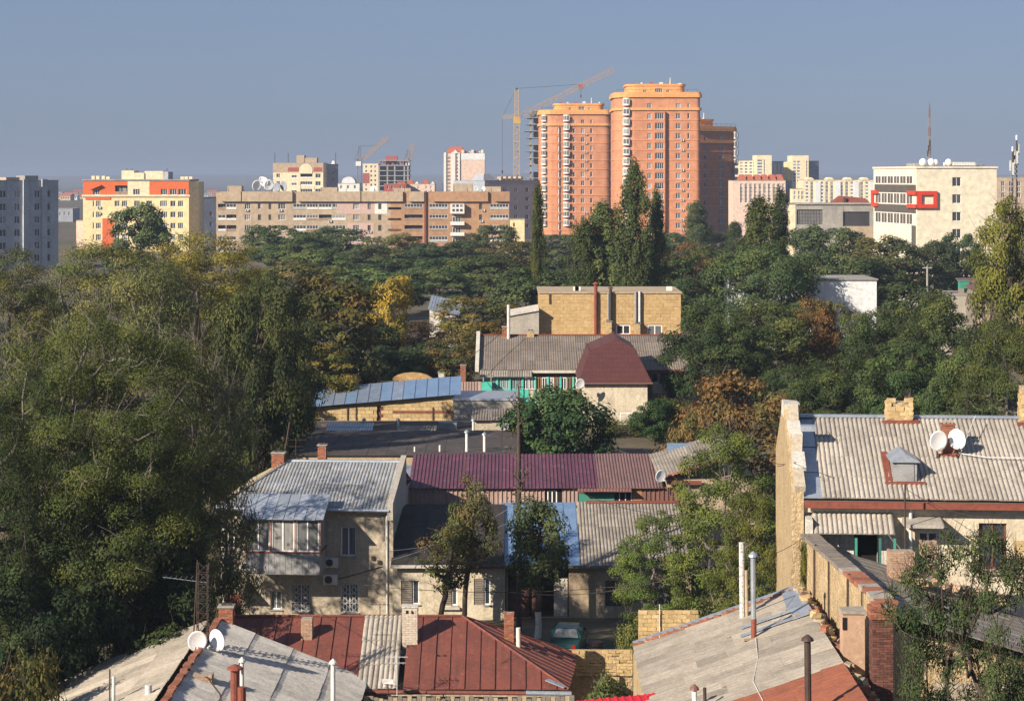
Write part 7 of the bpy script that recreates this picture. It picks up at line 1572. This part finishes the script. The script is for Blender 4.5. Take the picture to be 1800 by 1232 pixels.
    d = g.normal(0, 1, (M, 3)); d /= np.linalg.norm(d, axis=1)[:, None]; d[:, 2] = np.where((d[:, 2] < -.2) & (g.random(M) < .5), -d[:, 2], d[:, 2])
    rr = g.random(M)**.36*(1+.3*(g.random(M) < .06)); pos = C[idx]+d*(rr*rc*cs[idx])[:, None]*np.array([1, 1, flat])
    cd = (pos-np.array([lean[0]*.7, lean[1]*.7, zb+.4*hc]))/np.array([Rr, Rr, hc*.6]); nrm = d*.8+cd*.5+np.array([0, 0, up*.7])+g.normal(0, .42, (M, 3)); nrm /= np.linalg.norm(nrm, axis=1)[:, None]
    t = np.cross(nrm, g.normal(0, 1, (M, 3))); t /= np.linalg.norm(t, axis=1)[:, None]; bt = np.cross(nrm, t)
    la = (ls*g.uniform(.6, 1.3, M))[:, None]; lb = la*.5
    V = np.empty((M, 4, 3)); V[:, 0] = pos+t*la; V[:, 1] = pos+bt*lb-nrm*la*.12; V[:, 2] = pos-t*la; V[:, 3] = pos-bt*lb-nrm*la*.12
    me = bpy.data.meshes.new('crown'); me.vertices.add(M*4); me.vertices.foreach_set('co', V.reshape(-1)); me.loops.add(M*4); me.loops.foreach_set('vertex_index', np.arange(M*4, dtype=np.int32))
    me.polygons.add(M); me.polygons.foreach_set('loop_start', np.arange(0, M*4, 4, dtype=np.int32)); me.update(calc_edges=True)
    ca = np.array(cols)*1.5; k0 = g.integers(0, len(ca), nc); k1 = g.integers(0, len(ca), nc); mx = g.random(nc)[:, None]; cc = ca[k0]*mx+ca[k1]*(1-mx)
    col = cc[idx]*g.uniform(.72, 1.3, (M, 1)); sw = g.random(M) < .04; col[sw] = ca[g.integers(0, len(ca), sw.sum())]
    rgba = np.ones((M, 4, 4)); rgba[:, :, :3] = col[:, None, :]
    at = me.attributes.new('col', 'FLOAT_COLOR', 'POINT'); at.data.foreach_set('color', rgba.reshape(-1)); me.materials.append(MT[leafm])
    return tm, me, H, Rr

G_DARK = [(.033,.047,.023), (.043,.059,.027), (.057,.073,.030)]
G_MID = [(.054,.073,.029), (.072,.090,.033), (.087,.099,.034)]
G_OLIVE = [(.090,.096,.034), (.112,.112,.036), (.075,.083,.031), (.128,.120,.037)]
G_YEL = [(.22,.165,.028), (.26,.19,.032), (.16,.135,.03), (.10,.10,.03)]
G_RUST = [(.135,.078,.034), (.17,.098,.040), (.11,.078,.032), (.09,.082,.032)]
G_POP = [(.045,.062,.026), (.060,.076,.029), (.080,.090,.030)]
G_MIX = [(.06,.075,.027), (.09,.09,.03), (.12,.095,.035), (.05,.06,.025)]
KINDS = {}
def kind(name, *a, **k): KINDS[name] = [tree_meshes(s, *a, **k) for s in k.pop('seeds', (len(KINDS)*11+1,))]
def kinds():
    def K(name, seeds, *a, **k): KINDS[name] = [tree_meshes(s, *a, **k) for s in seeds]
    K('locust_near', (1,), 18, 8.5, 3.0, 'round', 230, 1.3, 190000, .066, [(.056,.072,.026), (.074,.086,.029), (.048,.062,.024), (.090,.098,.031)], flat=.5, trunk=.42, twigs=2, barkm='bark_grey', shell=.5, spread=.75)
    K('locust_sparse', (3,), 16, 6, 4.0, 'round', 90, 1.1, 6500, .12, G_OLIVE+G_MID, flat=.55, trunk=.22, twigs=6, barkm='bark_grey')
    K('locust', (1, 2), 18, 8.5, 3.0, 'round', 140, 1.6, 60000, .11, G_OLIVE+G_MID, flat=.5, trunk=.42, twigs=2, barkm='bark_grey', shell=.5, spread=.8)
    K('locust_thin', (3,), 14, 6, 2.0, 'round', 130, 1.25, 24000, .10, G_OLIVE+G_MID, flat=.55, trunk=.28, twigs=8, leafm='leaf_thin', barkm='bark_grey')
    K('feathery', (31,), 13, 5.5, 1.2, 'round', 110, 1.0, 42000, .095, [(.085,.098,.028), (.105,.112,.032), (.07,.085,.026), (.055,.07,.024)], flat=.5, trunk=.25, twigs=3, leafm='leaf', barkm='bark_grey', spread=.65)
    K('broad', (4, 5), 14, 6.5, 2.0, 'round', 90, 1.4, 32000, .155, G_DARK+G_MID, flat=.7, trunk=.35, twigs=2, spread=.9)
    K('broad_far', (6, 7, 8), 13, 5.5, 1.5, 'round', 62, 1.3, 12000, .24, G_DARK+G_MID, flat=.75, trunk=.3, spread=.9)
    K('mixed_far', (9, 10), 13, 5.5, 1.5, 'round', 85, 1.2, 10000, .23, G_MIX, flat=.66, trunk=.3, twigs=3, barkm='bark_grey')
    K('yellow', (12,), 12, 5, 1.5, 'vase', 80, 1.3, 10000, .24, G_YEL, flat=.65, trunk=.28)
    K('rust', (13, 14), 10, 5.5, 1.5, 'round', 90, 1.15, 14000, .17, G_RUST, flat=.62, trunk=.25, twigs=2)
    K('poplar', (15, 16), 26, 3.6, 1.5, 'poplar', 190, .95, 20000, .22, G_POP, flat=1.7, trunk=.4, shell=.5, up=.2)
    K('chestnut', (18,), 8, 4.2, .8, 'round', 90, 1.05, 15000, .19, [(.022,.042,.018), (.032,.056,.022), (.045,.07,.025)], flat=.7, trunk=.22)
    K('street', (19, 20), 7, 2.6, 2.6, 'vase', 34, .8, 5200, .10, G_MID+[(.085,.072,.03), (.10,.075,.034)], flat=.7, trunk=.2, lean=(1.2, 0), fork=.4, barkm='bark', twigs=3)
    K('street_dark', (21,), 6.5, 2.2, 2.4, 'round', 40, .75, 8000, .11, G_DARK+G_MID, flat=.75, trunk=.2, whitewash=1.4, fork=.5)
    K('snag', (22,), 12, 1.1, 5, 'poplar', 22, .4, 260, .07, G_MIX, flat=1, trunk=.16, fork=.9, barkm='bark', twigs=2)
    K('thorn', (23,), 16, 5.0, 8.0, 'flat', 130, .75, 40000, .07, [(.045,.06,.026), (.06,.075,.03), (.075,.085,.034)], flat=.6, trunk=.26, lean=(-3.2, 0), twigs=8, fork=.25, spread=.8, barkm='bark')
    K('bush', (24, 25), 3, 2.2, .1, 'round', 40, .7, 4500, .10, G_MID+G_OLIVE, flat=.75, trunk=.06, fork=.3, twigs=2)
kinds()
TG = {'poplar': 'poplars', 'rust': 'rust brown trees', 'bush': 'bushes'}
NAMES = dict(locust_sparse='locust_tree', locust_near='locust_tree', feathery='locust_tree', locust='locust_tree', locust_thin='locust_tree', broad='broadleaf_tree', broad_far='broadleaf_tree', mixed_far='autumn_tree', yellow='yellow_tree', rust='rust_tree', poplar='poplar_tree', chestnut='chestnut_tree', street='yard_tree', street_dark='yard_tree', snag='bare_tree', thorn='thorn_tree', bush='bush')
tcount = {}
def tree(kd, px, pyt, Y, wpx, label, tint=(1,1,1), zb=None, rz=None, var=None):
    i = tcount.get(kd, 0); tcount[kd] = i+1; tm, cm, H, Rr = KINDS[kd][(i if var is None else var) % len(KINDS[kd])]
    x = X(px, Y); z0 = gz(x, Y) if zb is None else zb; h = Z(pyt, Y)-z0
    T = thing(NAMES[kd], label, 'bush' if kd == 'bush' else 'tree', (x, Y, z0-.05), 0 if kd in ('street', 'thorn', 'snag') and rz is None else R(rz if rz is not None else (i*77) % 360), TG.get(kd))
    sx = wpx/F*Y/(2*Rr)*(1.3 if kd in ('broad_far', 'mixed_far') else 1); T.scale = (sx, sx, h/H*1.01)
    ob('trunk', tm, T); c = ob('crown', cm, T); q = random.Random(i*31+int(px)); k = q.uniform(.8, 1.3); w = q.uniform(-.12, .06); c.color = (tint[0]*k*(1+w), tint[1]*k, tint[2]*k*(1-w*.5), 1); return T
LT = [
 # the tall mass at the left; lower trees carry its shade as darker leaf tints
 ('locust_near', 165, 548, 93, 480, 'big locust with yellowish top filling the left foreground', (1.02,1.12,.98)),
 ('locust_thin', 352, 590, 99, 235, 'twiggy purplish locust right of the big locust', (1.05,.95,1.0)),
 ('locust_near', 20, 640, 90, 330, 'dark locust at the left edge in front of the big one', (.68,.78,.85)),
 ('locust_near', 262, 725, 95, 240, 'lower locust hanging over the corner of the old balcony house', (.8,.9,.88)),
 ('locust_sparse', 95, 545, 106, 330, 'hidden thin locust added behind the big one to dapple the old house', (1,1,.9)),  # added out of sight so its gaps dapple the old house
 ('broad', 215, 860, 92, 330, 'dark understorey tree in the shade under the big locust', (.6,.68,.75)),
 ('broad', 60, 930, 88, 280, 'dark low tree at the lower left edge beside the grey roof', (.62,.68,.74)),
 ('broad', 470, 478, 146, 180, 'dark leafy tree above the tarred sheds at the edge of the left wood', (.85,.85,.9)),
 ('broad', 452, 500, 134, 180, 'dark dense tree beside the tarred sheds above the old house', (.85,.85,.85)),
 ('bush', 535, 700, 158, 60, 'bush at the left end of the blue roofed shed', (.9,.9,.8)), ('bush', 500, 755, 140, 90, 'bush behind the chimneys of the old house', (.8,.8,.7)),
 ('locust', 350, 405, 168, 260, 'yellowing tree crown below the left end of the brown block', (1.35,1.15,.75)),
 ('locust', 160, 425, 158, 330, 'wide olive tree below the yellow house', (.95,.95,.9)),
 ('locust', 10, 435, 150, 250, 'olive tree at the left edge below the grey block', (.95,.95,.9)),
 ('broad', 440, 470, 176, 190, 'yellow green tree behind the dark tree at the edge of the left wood', (1.9,1.5,.9)),
 ('locust', 275, 470, 135, 280, 'greyish tree between the big locust and the yellowing crown', (.9,.9,1.0)),
 ('mixed_far', 585, 480, 172, 170, 'brownish green tree left of the yellow tree', (1.1,1.0,.9)),
 ('mixed_far', 560, 600, 165, 110, 'small yellowish tree at the left end of the blue roofed shed', (1.3,1.2,.8)),
 # in front of the brown block
 ('broad_far', 247, 356, 330, 100, 'dark green double crowned tree standing before the yellow house'),
 ('broad_far', 480, 392, 420, 95, 'green tree before the brown block, leftmost of the row under its loggias', (1.1,1.15,1)),
 ('broad_far', 540, 408, 400, 100, 'second green tree of the row before the brown block', (1.1,1.1,1)),
 ('broad_far', 597, 398, 425, 105, 'third and tallest tree of the row before the brown block', (1.05,1.1,1)),
 ('broad_far', 655, 428, 390, 100, 'dark tree under the pink panels of the brown block'),
 ('mixed_far', 702, 408, 420, 75, 'thin brownish tree before the white panel of the brown block'),
 ('broad_far', 752, 425, 395, 95, 'dark tree under the rusty downpipe of the brown block', (.85,.9,.95)),
 ('broad_far', 805, 420, 400, 90, 'dark green tree under the white box balcony', (.9,.95,1)),
 ('broad_far', 868, 392, 440, 80, 'rounded green tree at the right end of the brown block'),
 ('broad_far', 845, 445, 330, 130, 'broad green tree below the right end of the brown block', (1.05,1.05,1)),
 ('mixed_far', 905, 425, 350, 120, 'brown green tree below the yellow crane', (.95,.95,.9)),
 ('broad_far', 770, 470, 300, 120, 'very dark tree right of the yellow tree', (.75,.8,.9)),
 ('broad_far', 625, 465, 285, 150, 'blue green tree up left of the yellow tree', (1.1,1.25,1.15)),
 ('mixed_far', 515, 455, 262, 150, 'brown green tree at the right shoulder of the left wood'),
 ('yellow', 688, 488, 205, 84, 'bright yellow autumn tree in the middle of the wood'),
 ('mixed_far', 830, 520, 225, 130, 'yellowish brown tree left of the grey annexe', (1.35,1.1,.8)),
 ('rust', 725, 565, 212, 150, 'dark reddish tree below the yellow tree', (.62,.55,.75)),
 ('broad_far', 650, 560, 200, 100, 'dark tree left of the dark reddish tree', (.7,.75,.85)),
 ('mixed_far', 870, 560, 205, 90, 'small tree against the veranda house gable', (1.0,.85,.7)),
 ('broad_far', 940, 470, 262, 140, 'dark green tree above the grey annexe', (.9,.95,.95)),
 ('broad_far', 1000, 445, 330, 100, 'green tree left of the broad poplar', (.95,1,1)),
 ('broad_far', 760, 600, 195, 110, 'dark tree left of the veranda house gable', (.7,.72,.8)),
 ('mixed_far', 800, 585, 190, 90, 'brownish tree behind the ruined wall', (.9,.8,.75)),
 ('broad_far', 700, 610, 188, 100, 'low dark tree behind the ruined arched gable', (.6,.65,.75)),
 ('broad_far', 990, 410, 480, 80, 'small tree at the foot of the left orange tower', (.9,.95,1)),
 ('broad_far', 1085, 412, 470, 70, 'small tree between the feet of the orange towers', (.9,.95,1)),
 ('broad_far', 1185, 408, 470, 80, 'small tree at the foot of the tallest orange tower', (.85,.95,1)),
 ('mixed_far', 1260, 405, 460, 80, 'small tree at the foot of the shaded orange tower', (.85,.9,1)),
 ('broad_far', 1100, 455, 340, 110, 'dark round tree at the foot of the tall poplars', (.8,.85,.85)),
 ('broad_far', 1150, 440, 345, 90, 'dark tree at the right foot of the tall poplars', (.75,.8,.85)),
 ('broad_far', 1060, 460, 300, 110, 'dark tree above the yellow stone building', (.8,.85,.85)),
 ('broad_far', 720, 450, 330, 110, 'green tree right above the yellow tree', (.95,1,1)),
 ('broad_far', 560, 435, 360, 110, 'green tree behind the right shoulder of the left wood', (1.1,1.15,1)),
 # poplars
 ('poplar', 946, 318, 262, 32, 'thin poplar before the left orange tower', (1.2,1.1,.85)),
 ('poplar', 1114, 283, 232, 70, 'tallest dark poplar before the highest orange tower'),
 ('poplar', 1062, 350, 240, 92, 'broad poplar left of the tallest one', (1,1,.95)),
 ('poplar', 1154, 332, 236, 46, 'slim poplar right of the tallest one'),
 ('poplar', 1026, 380, 238, 60, 'low poplar at the left foot of the broad one', (1,1,.95)),
 ('poplar', 1225, 354, 450, 60, 'grey green poplar before the shaded orange tower', (.85,.95,1)),
 ('poplar', 1335, 342, 262, 88, 'leafy poplar right of the shaded orange tower', (1.15,1.1,.9)),
 ('poplar', 1370, 330, 268, 44, 'dark slim poplar left of the factory building', (.7,.78,.85)),
 ('poplar', 1292, 388, 440, 46, 'small poplar between the shaded tower and the leafy poplar', (.85,.95,1)),
 # right
 ('rust', 1205, 425, 300, 110, 'brownish tree right of the tall poplars', (.75,.75,.8)),
 ('broad', 1240, 432, 248, 190, 'large dark green tree above the yellow stone building', (.85,.9,.9)),
 ('broad', 1345, 425, 232, 210, 'large dark green tree covering the left of the white shed', (.9,.95,.9)),
 ('broad', 1252, 530, 168, 190, 'dark green tree hiding the right end of the veranda house', (.85,.9,.9)),
 ('broad', 1330, 525, 178, 210, 'green tree with bare limbs below the white shed', (1.05,1.05,.95)),
 ('rust', 1435, 525, 184, 110, 'rust brown tree at the corner of the white shed'),
 ('mixed_far', 1475, 528, 190, 90, 'olive tree right of the rust brown tree', (1.1,1.05,.9)),
 ('broad_far', 1412, 395, 345, 90, 'dark tree below the factory building', (.75,.8,.9)),
 ('broad_far', 1480, 395, 330, 110, 'dark green tree below the factory windows', (.8,.85,.9)),
 ('mixed_far', 1560, 412, 318, 125, 'brownish tree below the glazed side of the office', (.85,.85,.85)),
 ('broad_far', 1645, 420, 325, 95, 'dark tree below the cream front of the office', (.85,.9,.95)),
 ('broad_far', 1530, 450, 285, 120, 'dark tree right above the white shed', (.75,.8,.85)),
 ('broad_far', 1690, 405, 340, 70, 'small dark tree at the right foot of the office', (.85,.9,.95)),
 ('broad_far', 1615, 495, 215, 120, 'green tree before the long pale flat roof', (.95,1,.95)),
 ('broad', 1640, 515, 176, 190, 'broad green tree left of the grey board shed', (1.0,1.05,.95)),
 ('broad', 1545, 540, 172, 150, 'dark green tree below the white shed wall', (.85,.92,.9)),
 ('broad', 1770, 345, 176, 180, 'large yellow green tree at the right edge', (1.75,1.4,.8)),
 ('locust', 1775, 555, 138, 230, 'dark olive tree at the right edge above the slate roof', (.75,.8,.7)),
 ('broad', 1480, 620, 150, 170, 'dark green tree behind the gable of the slate house', (.8,.88,.85)),
 ('broad', 1700, 610, 143, 170, 'dark green tree above the dishes of the slate roof', (.85,.92,.85)),
 ('broad', 1395, 640, 152, 130, 'dark green tree between the rust chestnut and the slate gable', (.85,.9,.85)),
 ('broad', 1600, 600, 146, 190, 'dark tree behind the stone chimney of the slate roof', (.75,.85,.8)),
 ('rust', 1300, 655, 138, 260, 'wide rust brown chestnut left of the slate house gable', (1.05,1.0,.95)),
 ('rust', 1215, 720, 134, 110, 'small rust tree at the right of the tile edged roof', (.9,1,.9)),
 ('chestnut', 968, 676, 143, 180, 'dense dark green round tree behind the purple roof'),
 ('chestnut', 1150, 700, 154, 74, 'dark small tree at the right corner of the cottage'),
 ('feathery', 1270, 735, 107, 230, 'olive feathery locust beside the yellow gable wall', (1.05,1.05,.85)),
 ('feathery', 1315, 850, 98, 140, 'low olive locust at the foot of the yellow gable wall', (1.0,1.0,.85)),
 ('feathery', 1150, 895, 109, 175, 'wide airy green tree before the brown house, left of the feathery locust', (.95,1.05,.9)),
 ('street', 770, 930, 112.5, 130, 'leaning yard tree before the cream house', (1,.95,.9)),
 ('street', 812, 838, 114, 120, 'brownish yard tree behind the leaning one', (.9,.9,.85)),
 ('street_dark', 945, 880, 111, 125, 'dark leafy yard tree with whitewashed trunk'),
 ('snag', 912, 660, 112.5, 62, 'tall bare thin tree rising over the purple roof'),
 ('thorn', 1800, 935, 59, 280, 'tangled half bare tree leaning over the lower right corner', (.85,.9,.85)),
 ('bush', 1065, 1180, 85, 110, 'leafy bush beside the red roof hip end'), ('bush', 795, 1208, 84, 90, 'yellowish bush at the bottom edge below the red roof', (1.5,1.2,.6)),
 ('bush', 1120, 1085, 102, 90, 'green bush left of the rough stone wall', (1.2,1.2,.9)), ('bush', 25, 1120, 80, 160, 'leafy bush at the lower left corner', (1.1,.9,.8)),
 ('bush', 1090, 735, 158, 110, 'low bush under the cottage wall', (.9,.9,.8)), ('bush', 1190, 690, 156, 80, 'bush at the right of the cottage', (.8,.9,.8)),
 ('bush', 1255, 1040, 104, 110, 'bush above the rough stone wall', (1.0,1.05,.8)),
]
for t in LT: tree(*t)
# creeper at the joint of gable and boundary wall
T = tree('bush', 1416, 930, 83.2, 26, 'green creeper climbing the joint of gable and yellow wall', (1.2,1.15,.8), zb=8.2)
